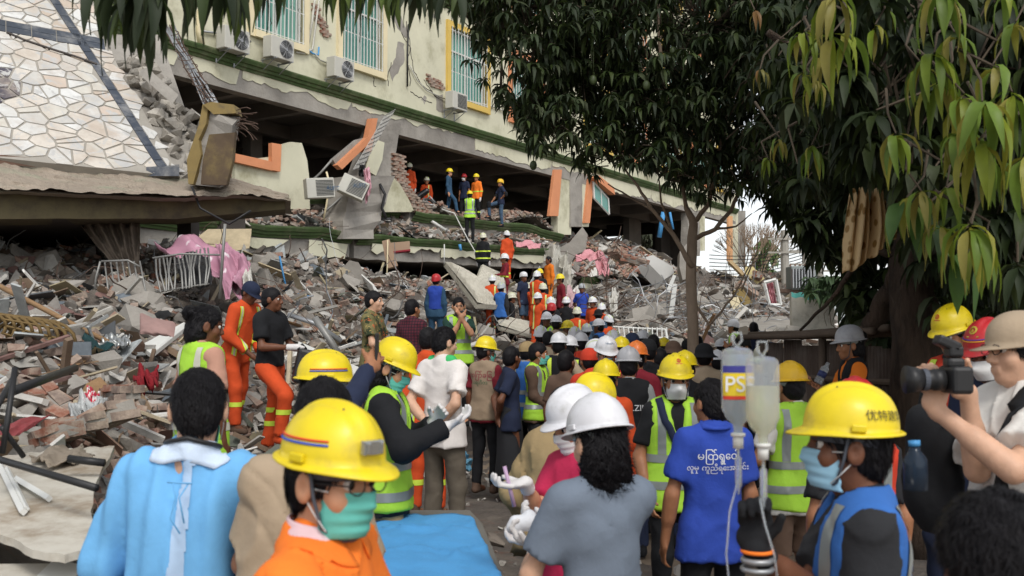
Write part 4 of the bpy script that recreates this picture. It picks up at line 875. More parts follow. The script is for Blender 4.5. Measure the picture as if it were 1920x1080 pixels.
for k, (px, py, n, L0, d) in enumerate(YC):
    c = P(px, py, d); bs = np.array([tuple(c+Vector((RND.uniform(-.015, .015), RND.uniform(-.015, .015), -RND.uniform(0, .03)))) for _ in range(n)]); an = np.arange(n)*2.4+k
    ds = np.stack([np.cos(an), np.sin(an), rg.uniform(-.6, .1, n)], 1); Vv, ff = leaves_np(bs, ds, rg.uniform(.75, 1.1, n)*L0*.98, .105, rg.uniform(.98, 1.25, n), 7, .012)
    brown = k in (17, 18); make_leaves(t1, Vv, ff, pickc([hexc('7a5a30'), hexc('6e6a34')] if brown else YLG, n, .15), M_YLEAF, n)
    mb = MB(); mb.tube([c, c+Vector((RND.uniform(-.05, .15), .1, .12)), c+Vector((RND.uniform(-.1, .3), .35, .3))], [.004, .006, .009], 5); mb.build('twig', M_TWIG, t1)
# big dark leaves at lower right
bs = np.array([tuple(P(a, b, 4.9)) for a, b in ((1765, 470), (1770, 475), (1800, 470), (1830, 480), (1852, 470), (1700, 375), (1690, 380), (1735, 395))]); ds = np.stack([rg.normal(0, .6, 8), rg.normal(0, .4, 8), rg.uniform(-.8, -.1, 8)], 1)
V, f = leaves_np(bs, ds, np.full(8, .26), .16, np.full(8, .9), 7, .01); make_leaves(t1, V, f, pickc([hexc('4a6a2a'), hexc('3f5a2a')], 8), M_YLEAF, 8)
# ---- branches hanging into the top left corner, close to the lens
for lab, cs in (('blurred dark mango branch hanging into the upper left corner in front of the marble terrace', [(178, -50, 7), (215, -60, 8), (248, -25, 9), (280, -25, 9), (305, -55, 8), (245, 5, 6), (268, 10, 7), (235, -60, 8)]),
                ('dark mango branch hanging over the first two air conditioners at the top left', [(395, -60, 7), (415, -50, 8), (440, -60, 8), (468, -62, 8), (495, -62, 7)]),
                ('dark mango branch at the top edge over the second barred window', [(650, -70, 7), (690, -60, 8), (730, -50, 6), (640, -40, 5), (760, -45, 7), (790, -35, 8), (820, -30, 8), (850, -25, 8)])):
    dd = 3.9 if cs[0][0] < 600 else 4.6; tb = thing('mango_branch', lab, 'branch', tuple(P(cs[3][0], cs[3][1]-60, dd)))
    for k, (px, py, n) in enumerate(cs):
        c = P(px, py, dd+RND.uniform(-.3, .4)); an = np.arange(n)*2.4+k; bs = np.array([tuple(c)]*n)
        ds = np.stack([np.cos(an), np.sin(an), rg.uniform(-.9, -.1, n)], 1); Vv, ff = leaves_np(bs, ds, rg.uniform(.18, .27, n)*(.8 if px > 740 else 1), .105, rg.uniform(.8, 1.2, n), 7, .01)
        make_leaves(tb, Vv, ff, pickc(DKG if RND.random() < .8 else [hexc('55662e')], n), M_LEAF, n); mb = MB(); mb.tube([c, c+Vector((.05, .05, .35))], [.004, .009], 5); mb.build('twig', M_TWIG, tb)
# ---- background greenery on the right
def bush(name, label, poly, n, d0, d1, pal, Lr, cat='tree', thr=-.3, trunk=None, sc=.5):
    t = thing(name, label, cat, (P((poly[0][0]+poly[2][0])/2, 600, d0).x, (d0+d1)/2, 0)); tp_ = tips_in(poly, n, d0, d1, thr, sc, d0)
    b_, d_, L_, dr_ = whorls(tp_, (7, 11), Lr, (.3, .9)); V, f = leaves_np(b_, d_, L_, .14, dr_, 4); make_leaves(t, V, f, pickc(pal, len(V)), M_LEAF, 0, 'crown')
    if trunk:
        mb = MB(); mb.tube([(P(trunk[0], 600, (d0+d1)/2).x, (d0+d1)/2, 0), P(trunk[1], trunk[2], (d0+d1)/2)], [.18, .1], 8); mb.build('trunk', M_BARK, t, smooth=True)
    return t
bush('leafy_tree', 'dark leafy tree behind the golden curtain and the shed', [(1440, 300), (1455, 390), (1500, 440), (1570, 500), (1600, 590), (1660, 640), (1720, 640), (1960, 640), (1960, 250), (1450, 240)], 900, 13, 18, DKG, (.3, .5), trunk=(1640, 1600, 400), thr=-.35)
bush('leafy_tree', 'darker leafy tree filling the right edge behind the big mango trunk', [(1700, 300), (1700, 700), (1990, 700), (1990, 250)], 500, 11.5, 13.5, DKG, (.3, .45), trunk=(1830, 1850, 400), thr=-.8)
bush('distant_tree', 'pale green distant tree seen in the gap beside the pillar', [(1415, 470), (1400, 520), (1450, 540), (1460, 480), (1440, 440)], 60, 60, 66, [hexc('56703f'), hexc('64784a')], (.5, .9), thr=-1, trunk=(1430, 1432, 480))
bush('shrub', 'grey green shrub hanging over the white wall', [(1515, 515), (1520, 545), (1565, 560), (1640, 590), (1600, 520)], 60, 24, 27, [hexc('44583a'), hexc('3a4c30')], (.35, .5), 'shrub', thr=-.6)
bush('distant_tree', 'bare greyish tree beyond the far opening of the building', [(1170, 430), (1170, 460), (1250, 465), (1250, 425)], 90, 70, 75, [hexc('5d6350'), hexc('6d7060')], (.6, 1.0), thr=-1, trunk=(1200, 1205, 440))
for px, dd, lab in ((1392, 58, 'leafless thin tree right of the far pillar'), (1415, 62, 'leafless thin tree near the utility poles')):
    t = thing('bare_tree', lab, 'tree', (P(px, 600, dd).x, dd, 0)); b0 = Vector((P(px, 600, dd).x, dd, 0)); mb = MB()
    def rec(p, d, L, r, k):
        q = p+d*L; mb.tube([p, q], [r, r*.7], 5, cap=False)
        if k:
            for _ in range(3): rec(q, (d+Vector((RND.uniform(-.6, .6), RND.uniform(-.4, .4), RND.uniform(-.1, .3)))).normalized(), L*.72, r*.62, k-1)
    rec(b0, Vector((0, 0, 1)), 2.8, .12, 5); o = mb.build('branches', M_BARK2, t, fixn=False)
# ================================================================ right-hand background: poles, transformer, wall, shed
M_POLE = mat('utility_pole_concrete', hexc('9b978e'), .9, .15, 2, bump=.3)
for px, top_, d, lab in ((1471, 432, 44, 'concrete utility pole left of the transformer'), (1511, 455, 45, 'concrete utility pole behind the transformer'), (1536, 468, 46, 'concrete utility pole right of the transformer')):
    mb = MB(); a = P(px, top_, d); mb.tube([(a.x, a.y, 0), a], [.22, .17], 10)
    for z in (.4, 1.0): mb.box(a-Vector((0, .2, z)), (1.6, .08, .08))
    top('utility_pole', mb, M_POLE, lab, 'pole', smooth=False)
t = thing('transformer', 'grey power transformer with insulators on the poles beyond the rubble', 'transformer', tuple(P(1500, 545, 42)))
mb = MB(); mb.box(P(1503, 522, 42), (1.1, .9, 1.0)); bev(mb.build('tank', mat('grey_enamel', hexc('7f8684'), .6, .1), t), .04)
mb = MB(); [mb.box(P(1486+k*5.5, 522, 41.4), (.05, .3, .8)) for k in range(8)]; mb.build('cooling_fins', M_METAL, t)
mb = MB(); [mb.tube([P(1482+k*9, 508, 42), P(1482+k*9, 495, 42)], [.07, .03], 8) for k in range(5)]; mb.build('insulators', M_NOSE, t)
mb = MB(); mb.box(P(1500, 546, 42), (2.6, .8, .15)); mb.build('platform', M_RUST, t)
for k in range(7):
    mb = MB(); y0 = 466+k*6; a, b = P(1330, y0+12+k, 46), P(1512, y0-8, 45); mb.tube([a.lerp(b, i/8)-Vector((0, 0, .25*math.sin(i/8*math.pi))) for i in range(9)], .018, 4)
    top('power_line', mb, M_BLACKP, 'thin black power line sagging towards the transformer poles', 'cable', 'power lines in the gap')
mb = MB(); a, b = P(1484, 548, 27), P(1564, 560, 26); mb.hexa([(a.x, a.y, 0), (b.x, b.y, 0), (b.x, b.y+.2, 0), (a.x, a.y+.2, 0)], [a, b, b+Vector((0, .2, 0)), a+Vector((0, .2, 0))])
top('boundary_wall', mb, mat('dirty_white_wall', hexc('bdb9ae'), .9, .12, 1.2, bump=.2, dirt=hexc('8e8a80'), dirt_s=1.5, dirt_e=.58), 'dirty white boundary wall below the transformer', 'wall')
mb = MB(); mb.grid(lambda u, v: P(1484+82*u, 547+12*u+v*9+2*math.sin(u*20), 26.8-u-.2*v), 24, 2); top('tarpaulin', mb, mat('teal_tarp', hexc('3f7f78'), .7), 'teal tarpaulin edge lying along the top of the white wall', 'tarpaulin', smooth=True)
# corrugated shed and logs
sh = thing('corrugated_fence', 'rusty corrugated iron fence under weathered logs beside the mango trunk', 'fence', tuple(P(1570, 640, 9.5)))
M_LOG = mat('grey_log', hexc('5a4d42'), .9, .25, 5, bump=.5, bs=20)
M_CORR = mat('rusty_corrugated_iron', hexc('54463d'), .8, .3, 2.5, bump=.3, bs=12, metal=.2, dirt=hexc('7a6f66'), dirt_s=2.0, dirt_e=.56, stretch=(1, 1, .3))
X0, X1 = (1440, 11.0), (1700, 8.9)
def shp(t, z): a, b = P(X0[0], 640, X0[1]), P(X1[0], 640, X1[1]); q = a.lerp(b, t); return Vector((q.x, q.y, z))
sw = (shp(1, 0)-shp(0, 0)); sn = Vector((sw.y, -sw.x, 0)).normalized()
for k in range(7):
    t0, t1 = k/7, (k+.985)/7; zt = 1.80+RND.uniform(-.06, .03); oo = RND.uniform(0, .03); mb = MB()
    mb.grid(lambda u, v: shp(t0+(t1-t0)*u, zt*v)+sn*(.012*math.sin(u*2*math.pi*7)+oo), 56, 1); o = mb.build('panel', M_CORR, sh, smooth=True, fixn=False); sm = o.modifiers.new('thickness', 'SOLIDIFY'); sm.thickness = .004
for k in range(5):
    mb = MB(); z = 1.84+.03*(k % 2); mb.tube([shp(-.06+.02*k, z)+sn*(-.25+.16*k), shp(.5, z+.015)+sn*(-.25+.16*k), shp(1.02, z+.06)+sn*(-.25+.16*k)], [.028, .03, .034], 9); mb.build('log', M_LOG, sh, smooth=True)
mb = MB(); mb.tube([shp(0, 1.42)+sn*.05, shp(1, 1.44)+sn*.05], .03, 6); mb.build('rail', M_LOG, sh)
for k in (0, .48, .75, 1): mb = MB(); mb.tube([shp(k, 0)+sn*.06, shp(k, 1.85)+sn*.06], .04, 7); mb.build('post', M_LOG, sh, smooth=True)
# golden patterned curtain caught in the tree
def gold(n, L, vec, nz, mixc, step, c, b):
    v = n.nodes.new('ShaderNodeTexVoronoi'); v.inputs['Scale'].default_value = 11; L.new(vec, v.inputs['Vector']); return mixc(step(v.outputs['Distance'], .32, .06), hexc('8c6a38'), c)
M_GOLD = mat('gold_brocade', hexc('c8ab7e'), .6, .1, 4, extra=gold)
def curt(u, v):
    xt = 1598+62*u; xl = 1583+(90*u)+(4*math.sin(v*3)); px = xt+(xl-xt)*min(1, v*1.6); yb = 512-74*u**1.3; py = 352+8*u+(yb-352)*v
    return P(px, py, 7.2)+Vector((.0, .05*math.sin(u*34+v*3)*(1-.3*v)+.04*math.sin(u*15+2*v), .012*math.sin(u*30)))
mb = MB(); mb.grid(curt, 70, 26); o = top('curtain', mb, M_GOLD, 'golden patterned curtain hanging in the mango tree above the shed', 'curtain', smooth=True); o.modifiers.new('thickness', 'SOLIDIFY').thickness = .004
# ================================================================ big pieces in the wreck
def slabpiece(label, quad, d, th, m, name='concrete_slab', cat='slab', dd=None, group=None, vec=None, bevel=.0):
    dd = dd or [d]*len(quad); mb = MB(); mb.prism([P(*p, q) for p, q in zip(quad, dd)], vec or (.0, th, -th*.3)); o = top(name, mb, m, label, cat, group); 
    if bevel: bev(o, bevel)
    return o
slabpiece('grey upright concrete panel with rounded top standing in the middle of the rubble', [(640, 505), (655, 488), (672, 492), (684, 515), (688, 548), (640, 545)], 25, .35, M_CONC)
slabpiece('big tilted grey slab fallen from the right column onto the ledge', [(1092, 425), (1102, 440), (1098, 470), (1068, 482), (1055, 470)], 38, .5, M_CONC)
slabpiece('grey column piece lying against the beige panel', [(1040, 470), (1066, 455), (1080, 478), (1062, 505)], 37, .4, M_CONC)
slabpiece('white broken wall panel propped in the rubble on the right', [(1211, 482), (1224, 478), (1262, 500), (1264, 512), (1246, 524), (1216, 494)], 37, .25, mat('white_panel', hexc('c9c8c4'), .8, .08, 2), 'wall_panel', 'wall panel', vec=(-.25, .3, -.35))
slabpiece('large grey floor slab sloping down right of the thin trunk', [(1385, 600), (1470, 588), (1492, 612), (1420, 640), (1350, 640)], 27, .3, M_CONC, dd=[30, 31, 28, 25, 25])
slabpiece('rounded concrete drum half buried right of the trunk', [(1275, 470), (1290, 455), (1300, 460), (1300, 520), (1280, 525), (1274, 500)], 36, .5, M_CONC)
slabpiece('long grey slab lying below the crushed floors', [(1100, 620), (1200, 640), (1280, 634), (1290, 650), (1180, 662), (1100, 640)], 24, .15, M_CONC, dd=[26, 25, 25, 23, 23, 24])
slabpiece('pale grey block beside the bed frame in the dark left part', [(322, 532), (360, 530), (372, 552), (330, 556)], 16.5, .35, M_CONC)
slabpiece('cream cardboard panel with a red edge hanging over the lower beam', [(716, 452), (730, 448), (746, 498), (726, 503)], 29.5, .12, mat('cream_board', hexc('a38a74'), .8, .1, 2), 'furniture_panel', 'panel')
slabpiece('short cream panel with red edges on the lower ledge', [(732, 455), (768, 452), (768, 468), (736, 472)], 30, .1, mat('cream_board', hexc('a38a74')), 'furniture_panel', 'panel')
slabpiece('thin red edge strip of the short cream panel', [(736, 471), (769, 467), (769, 470), (737, 474)], 29.9, .1, mat('red_edge', hexc('8c2430'), .6), 'red_strip', 'strip')
slabpiece('white door leaf lying on the rubble left of the orange suited men', [(262, 648), (345, 604), (352, 610), (285, 664)], 12.2, .04, M_WHITE, 'door_panel', 'panel', dd=[11.6, 12.8, 12.8, 11.4], vec=(0, 0, -.05))
slabpiece('white board corner sticking out below the man in the green collared shirt', [(560, 640), (700, 700), (690, 712), (540, 700)], 13, .04, M_WHITE, 'white_board', 'board', dd=[13.5, 12.5, 12, 12.4], vec=(0, 0, -.05))
slabpiece('white plank leaning upright in the right rubble', [(1262, 532), (1270, 533), (1262, 600), (1252, 600)], 32, .1, M_WHITE, 'white_plank', 'plank')
slabpiece('short white plank leaning in the rubble below the white wall panel', [(1262, 515), (1268, 517), (1256, 548), (1248, 548)], 34, .1, M_WHITE, 'white_plank', 'plank')
slabpiece('grey board resting in front of the overturned cabinet', [(0, 632), (60, 655), (40, 662), (0, 648)], 8.8, .03, mat('pale_board', hexc('a8a49c'), .8), 'white_board', 'board', dd=[9.2, 8.8, 8.4, 8.6], vec=(0, 0, -.04))
slabpiece('yellowish panel leaning in the right hand rubble', [(1398, 500), (1412, 500), (1434, 522), (1420, 532), (1396, 512)], 40, .06, mat('cream_panel', hexc('cdbd8a'), .8), 'wall_panel', 'panel')
slabpiece('tilted beige crossbar on the right rubble peak', [(1366, 490), (1372, 488), (1398, 512), (1392, 516)], 41, .2, mat('beige_bar', hexc('b79f78'), .8), 'beam', 'beam')
# mattress pair
M_MATT = mat('white_quilted_mattress', hexc('b9b4a6'), .85, .12, 3, bump=.9, bs=26, bd=.03, dirt=hexc('9b9484'), dirt_s=1.2, dirt_e=.6)
def matt(label, q, dd, th=.22):
    a, b, c, d = [P(*p, x) for p, x in zip(q, dd)]; nn = (b-a).cross(d-a).normalized(); mb = MB()
    if nn.y > 0: nn = -nn
    def fn(u, v):
        p = a.lerp(b, u).lerp(d.lerp(c, u), v); e = min(1, min(u, 1-u)*14)*min(1, min(v, 1-v)*14); return p+nn*(th*(.55+.45*e)+.05*math.sin(u*3.1+v*2)+.018*math.sin(u*44)*math.sin(v*44))
    mb.grid(fn, 44, 44); mb.grid(lambda u, v: a.lerp(b, u).lerp(d.lerp(c, u), v)-nn*.02, 4, 4)
    ring = [(i/20, 0) for i in range(20)]+[(1, i/20) for i in range(20)]+[(1-i/20, 1) for i in range(20)]+[(0, 1-i/20) for i in range(20)]
    mb.grid(lambda u, v: (a.lerp(b, ring[int(round(u*80)) % 80][0]).lerp(d.lerp(c, ring[int(round(u*80)) % 80][0]), ring[int(round(u*80)) % 80][1]))+nn*(v*th*.56+.03*math.sin(v*math.pi)), 80, 3, closed_u=True)
    return top('mattress', mb, M_MATT, label, 'mattress', smooth=True)
matt('white quilted mattress slumped over the rubble behind the fire crew', [(832, 498), (905, 540), (935, 580), (892, 578)], [28.5, 27.5, 26, 25.5])
matt('second white mattress leaning behind the black and green firefighter', [(885, 545), (900, 505), (945, 520), (950, 580)], [27.5, 30, 29.5, 26.5])
matt('white mattress lying flat under the feet of the rescuers', [(925, 600), (1050, 628), (1060, 650), (935, 618)], [26.5, 26, 24.8, 25.6], .15)
# fabrics --------------------------------------------------------------
def cloth(label, q, dd, m, name='cloth', cat='cloth', amp=.06, n=30, f=(9, 5), seed=0, th=.006, ragg=0):
    a, b, c, d = [P(*p, x) for p, x in zip(q, dd)]; nn = (b-a).cross(d-a).normalized(); mb = MB()
    def fn(u, v):
        k = 1+ragg*fbm(u*5, v*5+seed, 2); uu = .5+(u-.5)*k; vv = .5+(v-.5)*k
        return a.lerp(b, uu).lerp(d.lerp(c, uu), vv)+nn*(amp*math.sin(u*f[0]+seed+v*2)*math.cos(v*f[1]-seed)+amp*1.2*fbm(u*4+seed, v*4, seed, 3))
    mb.grid(fn, n, n); o = top(name, mb, m, label, cat, smooth=True); s = o.modifiers.new('thickness', 'SOLIDIFY'); s.thickness = th; return o
def stars(n, L, vec, nz, mixc, step, c, b):
    v = n.nodes.new('ShaderNodeTexVoronoi'); v.inputs['Scale'].default_value = 3.2; L.new(vec, v.inputs['Vector']); return mixc(step(v.outputs['Distance'], .20, .04), hexc('dccfd3'), c)
M_PINKS = mat('pink_starred_sheet', hexc('b38496'), .85, .1, 2, extra=stars)
M_PINK = mat('pink_net', hexc('c48a90'), .85, .1, 2); M_WCLO = mat('white_cloth', hexc('bdbab2'), .85, .12, 2)
cloth('pink sheet with white stars draped over a tilted mattress under the concrete beam', [(288, 452), (420, 452), (470, 498), (455, 560)], [16.0, 16.3, 15.4, 14.6], M_PINKS, 'bed_sheet', 'sheet', .12)
cloth('lower end of the starred pink bedding hanging down at the right', [(405, 460), (462, 480), (470, 525), (420, 555)], [15.6, 15.3, 14.8, 14.5], M_PINKS, 'bed_sheet', 'sheet', .1, seed=2)
cloth('white quilt edge beside the starred pink sheet', [(452, 490), (470, 500), (474, 535), (458, 560)], [15.2, 15.1, 14.6, 14.4], M_WCLO, 'quilt', 'quilt', .05)
cloth('black mattress bottom behind the bed frame', [(325, 480), (392, 474), (398, 535), (345, 545)], [15.2, 15.2, 14.5, 14.5], M_BLACKP, 'mattress_cover', 'mattress', .05)
cloth('pink mosquito net hanging from the ledge in the middle right rubble', [(1112, 470), (1140, 480), (1142, 515), (1122, 516)], [37, 36.5, 36, 36], M_PINK, 'mosquito_net', 'net', .12, ragg=.3)
cloth('pink blanket lying on the ledge beside the tilted slab', [(1078, 475), (1125, 468), (1128, 485), (1080, 490)], [37.2, 37.5, 36.4, 36.6], M_PINK, 'blanket', 'blanket', .1)
cloth('pale pink cloth on the ledge behind the firefighters', [(965, 452), (1015, 455), (1012, 466), (968, 462)], [35.5, 36, 34.8, 34.6], M_PINK, 'blanket', 'blanket', .08)
cloth('white translucent netting draped from the ledge behind the orange crew', [(1020, 462), (1062, 470), (1074, 520), (1030, 530)], [33, 33, 31.5, 31.5], mat('white_netting', hexc('a9a69c'), .8, .12, 3, alpha=.85), 'netting', 'net', .16, ragg=.25)
cloth('white netting hanging lower behind the raised yellow helmet', [(1048, 478), (1072, 490), (1072, 540), (1056, 536)], [32, 32, 31, 31], mat('white_netting2', hexc('a39f94'), .8, .12, 3), 'netting', 'net', .12, ragg=.2)
cloth('crumpled pink and white bedding at the foot of the netting', [(1056, 545), (1080, 540), (1078, 580), (1058, 576)], [29.5, 29.5, 28.6, 28.6], mat('pale_pink_bedding', hexc('b99a9c'), .85), 'bedding', 'bedding', .16)
cloth('dusty white rags hanging from the crushed floor', [(1142, 548), (1160, 545), (1156, 590), (1144, 586)], [31, 31, 30, 30], M_WCLO, 'rag', 'rag', .14, ragg=.3)
cloth('pale pink garment hanging from the fallen grille beside the air conditioners', [(682, 318), (692, 312), (697, 352), (686, 384)], [29, 29, 29, 29], mat('pink_garment', hexc('d2a4ae'), .85), 'garment', 'garment', .07, f=(14, 3))
cloth('black garment hanging above the fallen air conditioner', [(674, 308), (686, 310), (684, 332), (672, 330)], [29.2, 29.2, 29.2, 29.2], M_BLACKP, 'garment', 'garment', .06)
cloth('dark red cloth lying on the rubble at the left', [(250, 705), (298, 698), (290, 722), (262, 728)], [7.6, 7.6, 7.2, 7.2], mat('dark_red_cloth', hexc('7a1820'), .9), 'red_cloth', 'cloth', .06, f=(12, 9), ragg=.3)
cloth('crumpled pale brown curtain hanging under the beam in the dark left part', [(140, 408), (262, 408), (262, 530), (240, 530)], [16.4, 16.6, 16.4, 16.2], mat('brown_curtain', hexc('6f6459'), .9, .1), 'curtain', 'curtain', .10, f=(34, 2), n=60)
cloth('blue cloth scrap near the tan vest man on the ground', [(855, 858), (885, 862), (882, 880), (850, 878)], [12.4, 12.6, 12, 12], mat('blue_rag', hexc('5f93ad'), .8), 'blue_scrap', 'rag', .08, ragg=.5)
cloth('yellow plastic scrap on the ground beside the dark skirt', [(888, 866), (902, 868), (900, 878), (888, 878)], [12.8, 12.8, 12.6, 12.6], mat('yellow_scrap', hexc('c9c04a'), .6), 'yellow_scrap', 'rag', .05, ragg=.5)
cloth('clear plastic bag crumpled on the bricks at the lower left', [(138, 762), (198, 752), (192, 780), (132, 786)], [6.6, 6.6, 6.3, 6.3], mat('clear_bag', hexc('c9cccb'), .2, alpha=.55), 'plastic_bag', 'plastic bag', .07, f=(13, 11), ragg=.4)
cloth('red and white striped cloth ball in the rubble at the left', [(155, 738), (185, 735), (183, 754), (158, 756)], [6.9, 6.9, 6.7, 6.7], mat('striped_cloth', hexc('c23b50'), .85, extra=lambda n, L, vec, nz, mixc, step, c, b: (lambda w_: (w_.inputs.__getitem__('Scale').__setattr__('default_value', 14), L.new(vec, w_.inputs['Vector']), mixc(step(w_.outputs['Fac'], .5, .1), hexc('ddd5d2'), c))[-1])(n.nodes.new('ShaderNodeTexWave'))), 'striped_cloth', 'cloth', .05, ragg=.3)
cloth('red tilted sheet panel at the far lower left', [(0, 795), (95, 776), (60, 800), (0, 835)], [5.6, 6.2, 5.8, 5.2], mat('red_sheet', hexc('8a3c40'), .6), 'red_sheet', 'sheet', .01)
cloth('dark green plastic sheet in the left rubble', [(62, 625), (100, 602), (215, 650), (150, 668)], [9.6, 10, 9.8, 9.2], mat('dark_green_sheet', hexc('16383a'), .5), 'green_sheet', 'sheet', .08)
cloth('silver foil crumpled by the pillow', [(190, 632), (245, 630), (240, 648), (192, 650)], [10.2, 10.2, 9.8, 9.8], mat('foil', hexc('a8aaa8'), .3, metal=.8), 'foil', 'foil', .035, f=(20, 17), ragg=.3)
# pillow
mb = MB(); a, b, c, d = [P(*p, q) for p, q in zip([(262, 588), (330, 606), (326, 632), (262, 626)], [10.8, 10.6, 10.3, 10.4])]
for sgn in (1, -1): mb.grid(lambda u, v: a.lerp(b, u).lerp(d.lerp(c, u), v)+Vector((0, -1, .2))*sgn*.11*(max(0, math.sin(u*math.pi)*math.sin(v*math.pi)))**.5+Vector((0, 0, 1))*.02*fbm(u*4, v*4), 20, 16)
top('pillow', mb, mat('dusty_pink_pillow', hexc('977a74'), .9, .12, 2, bump=.3), 'dusty pink pillow lying in the left rubble', 'pillow', smooth=True)
# wicker basket
M_WICK = mat('old_wicker', hexc('6e5a38'), .85, .25, 9)
bk = thing('wicker_basket', 'crushed wicker basket at the far left of the rubble', 'basket', tuple(P(35, 645, 9)))
c0 = P(34, 622, 9.0)
for k in range(9):
    r_ = .15+.12*k/8; mb = MB(); mb.tube([c0+Vector((math.cos(i*.42)*r_*1.1-.25+.05*k, -.05+.028*k, math.sin(i*.42)*r_*.8-.02*k+.05)) for i in range(16)], .017, 5); mb.build('wicker_ring', M_WICK, bk, smooth=True)
for k in range(12):
    a_ = k*.52; mb = MB(); mb.tube([c0+Vector((math.cos(a_)*(.15+.12*q/3)*1.1-.25+.13*q, -.06+.08*q, math.sin(a_)*(.15+.12*q/3)*.8-.05*q+.05)) for q in range(4)], .012, 4); mb.build('wicker_stake', M_WICK, bk)
# steel bed frame bars under the beam
bf = thing('steel_bed', 'bent steel bed frame with upright bars in front of the pink sheet', 'bed', tuple(P(340, 540, 14.5)))
M_PALE = mat('pale_metal_tube', hexc('8b8a86'), .5, .1, 4, metal=.4)
for i in range(15):
    t = i/14; a = P(292+98*t, 482-12*t+5*math.sin(t*5), 14.8); b = P(300+90*t+RND.uniform(-6, 6), 548-14*t, 14.2); mb = MB(); mb.tube([a, a.lerp(b, .5)+Vector((RND.uniform(-.05, .05), 0, 0)), b], .014, 5); mb.build('bar', M_PALE, bf, smooth=True)
for pl in ([(286, 484), (340, 476), (412, 478)], [(288, 548), (340, 540), (392, 532)], [(190, 490), (240, 488), (262, 500)], [(176, 560), (180, 520), (188, 490)]): mb = MB(); mb.tube([P(a, b, 14.5) for a, b in pl], .016, 6); mb.build('rail', M_PALE, bf, smooth=True)
for i in range(7):
    t = i/6; mb = MB(); mb.tube([P(196+66*t, 490, 14.6), P(205+70*t, 560+RND.uniform(-6, 6), 14.2)], .013, 5); mb.build('bar', M_PALE, bf, smooth=True)
# white bent railing lower middle
rl = thing('fallen_railing', 'white fallen railing lying at the foot of the right rubble behind the crowd', 'railing', tuple(P(1180, 640, 22)))
for pl in ([(1150, 613), (1200, 616), (1248, 618)], [(1158, 632), (1250, 634)], [(1165, 650), (1252, 652)], [(1248, 618), (1254, 652)]): mb = MB(); mb.tube([P(a, b, 22.5-(b-613)*.02) for a, b in pl], .03, 6); mb.build('rail', M_WHITE, rl)
for i in range(11): mb = MB(); mb.tube([P(1160+9*i, 614, 22.4), P(1166+8.4*i, 652, 21.9)], .014, 5); mb.build('bar', M_WHITE, rl)
# white window frame standing on the right
wf = thing('loose_window_frame', 'white window frame standing upright in the rubble at the right edge of the heap', 'window frame', tuple(P(1445, 575, 32)))
for a, b in (((1433, 530), (1455, 524)), ((1455, 524), (1464, 572)), ((1464, 572), (1443, 572)), ((1443, 572), (1433, 530))): mb = MB(); mb.tube([P(*a, 32), P(*b, 32)], .055, 4); mb.build('frame_bar', M_WHITE, wf)
cloth('pink curtain caught behind the loose white window frame', [(1436, 532), (1450, 528), (1456, 570), (1444, 572)], [32.2, 32.2, 32.2, 32.2], M_PINK, 'curtain', 'curtain', .08, f=(20, 3))
for i, q in enumerate((((1375, 545), (1392, 540), (1412, 568), (1398, 574)), ((1366, 560), (1384, 556), (1396, 590), (1380, 592)), ((1330, 555), (1352, 548), (1362, 566), (1340, 574)))): slabpiece(['yellowed broken floor edge piece in the right rubble', 'patterned ochre wall piece under the floor edge piece', 'tilted grey floor corner left of the ochre pieces'][i], q, 35.5-i*.4, .3, [M_OCH, M_CREAM, M_CONC][i], 'floor_fragment', 'rubble piece')
# fallen grille and air conditioners by the leaning column
gr = thing('fallen_window_grille', 'long white steel grille hanging diagonally in front of the leaning column', 'grille', tuple(P(700, 270, 29)))
qa, qb, qc, qd = [F(*p, .9) for p in ((741, 205), (722, 216), (662, 318), (680, 312))]
for i in range(9):
    t = i/8; mb = MB(); a, b = Vector(qa).lerp(Vector(qb), t), Vector(qd).lerp(Vector(qc), t); mb.tube([FW(a.x, .9, a.y), FW(b.x, .9, b.y)], .010, 4); mb.build('bar', M_PALE, gr)
for i in range(12): t = i/11; mb = MB(); a, b = Vector(qa).lerp(Vector(qd), t), Vector(qb).lerp(Vector(qc), t); mb.tube([FW(a.x, .915, a.y), FW(b.x, .915, b.y)], .010, 4); mb.build('crossbar', M_PALE, gr)
def fallen_ac(px, py, o_, lab, rz, tl):
    s, z = F(px, py, o_); return ac_unit(lab, tuple(FW(s, o_, z)), rz, False, rot3(*tl), .92, 'fallen air conditioners', False)
A1 = fallen_ac(600, 372, 1.4, 'fallen air conditioner hanging left of the pink garment', RF-.5, (0, 6, 0)); A2 = fallen_ac(655, 368, 1.3, 'fallen air conditioner tilted beside the pink garment', RF-.9, (8, -24, 0))
M_TXT = mat('blue_print', hexc('3e5e7c'), .6, 0)
def text_mesh(body, size, extr=.0):
    cu = bpy.data.curves.new('t', 'FONT'); cu.body = body; cu.size = size; cu.align_x = 'CENTER'; cu.align_y = 'CENTER'; cu.extrude = extr; o = bpy.data.objects.new('t', cu); COL.objects.link(o)
    bpy.context.view_layer.update(); dg = bpy.context.evaluated_depsgraph_get(); me = bpy.data.meshes.new_from_object(o.evaluated_get(dg)); bpy.data.objects.remove(o); return me
for A_, ox in ((A1, .22), (A2, .28)):
    me = text_mesh('AUFIT', .22); o = mesh_np('lettering', [(-v.co.x*.9-ox, 0.207, .35+v.co.y) if False else (v.co.x*-1-ox*0-.22*0, .207, .35+v.co.y) for v in me.vertices], [tuple(p.vertices) for p in me.polygons], M_TXT, A_, local=True); o.location = (-.30, 0, 0) ; o.scale = (.62, 1, .8); 
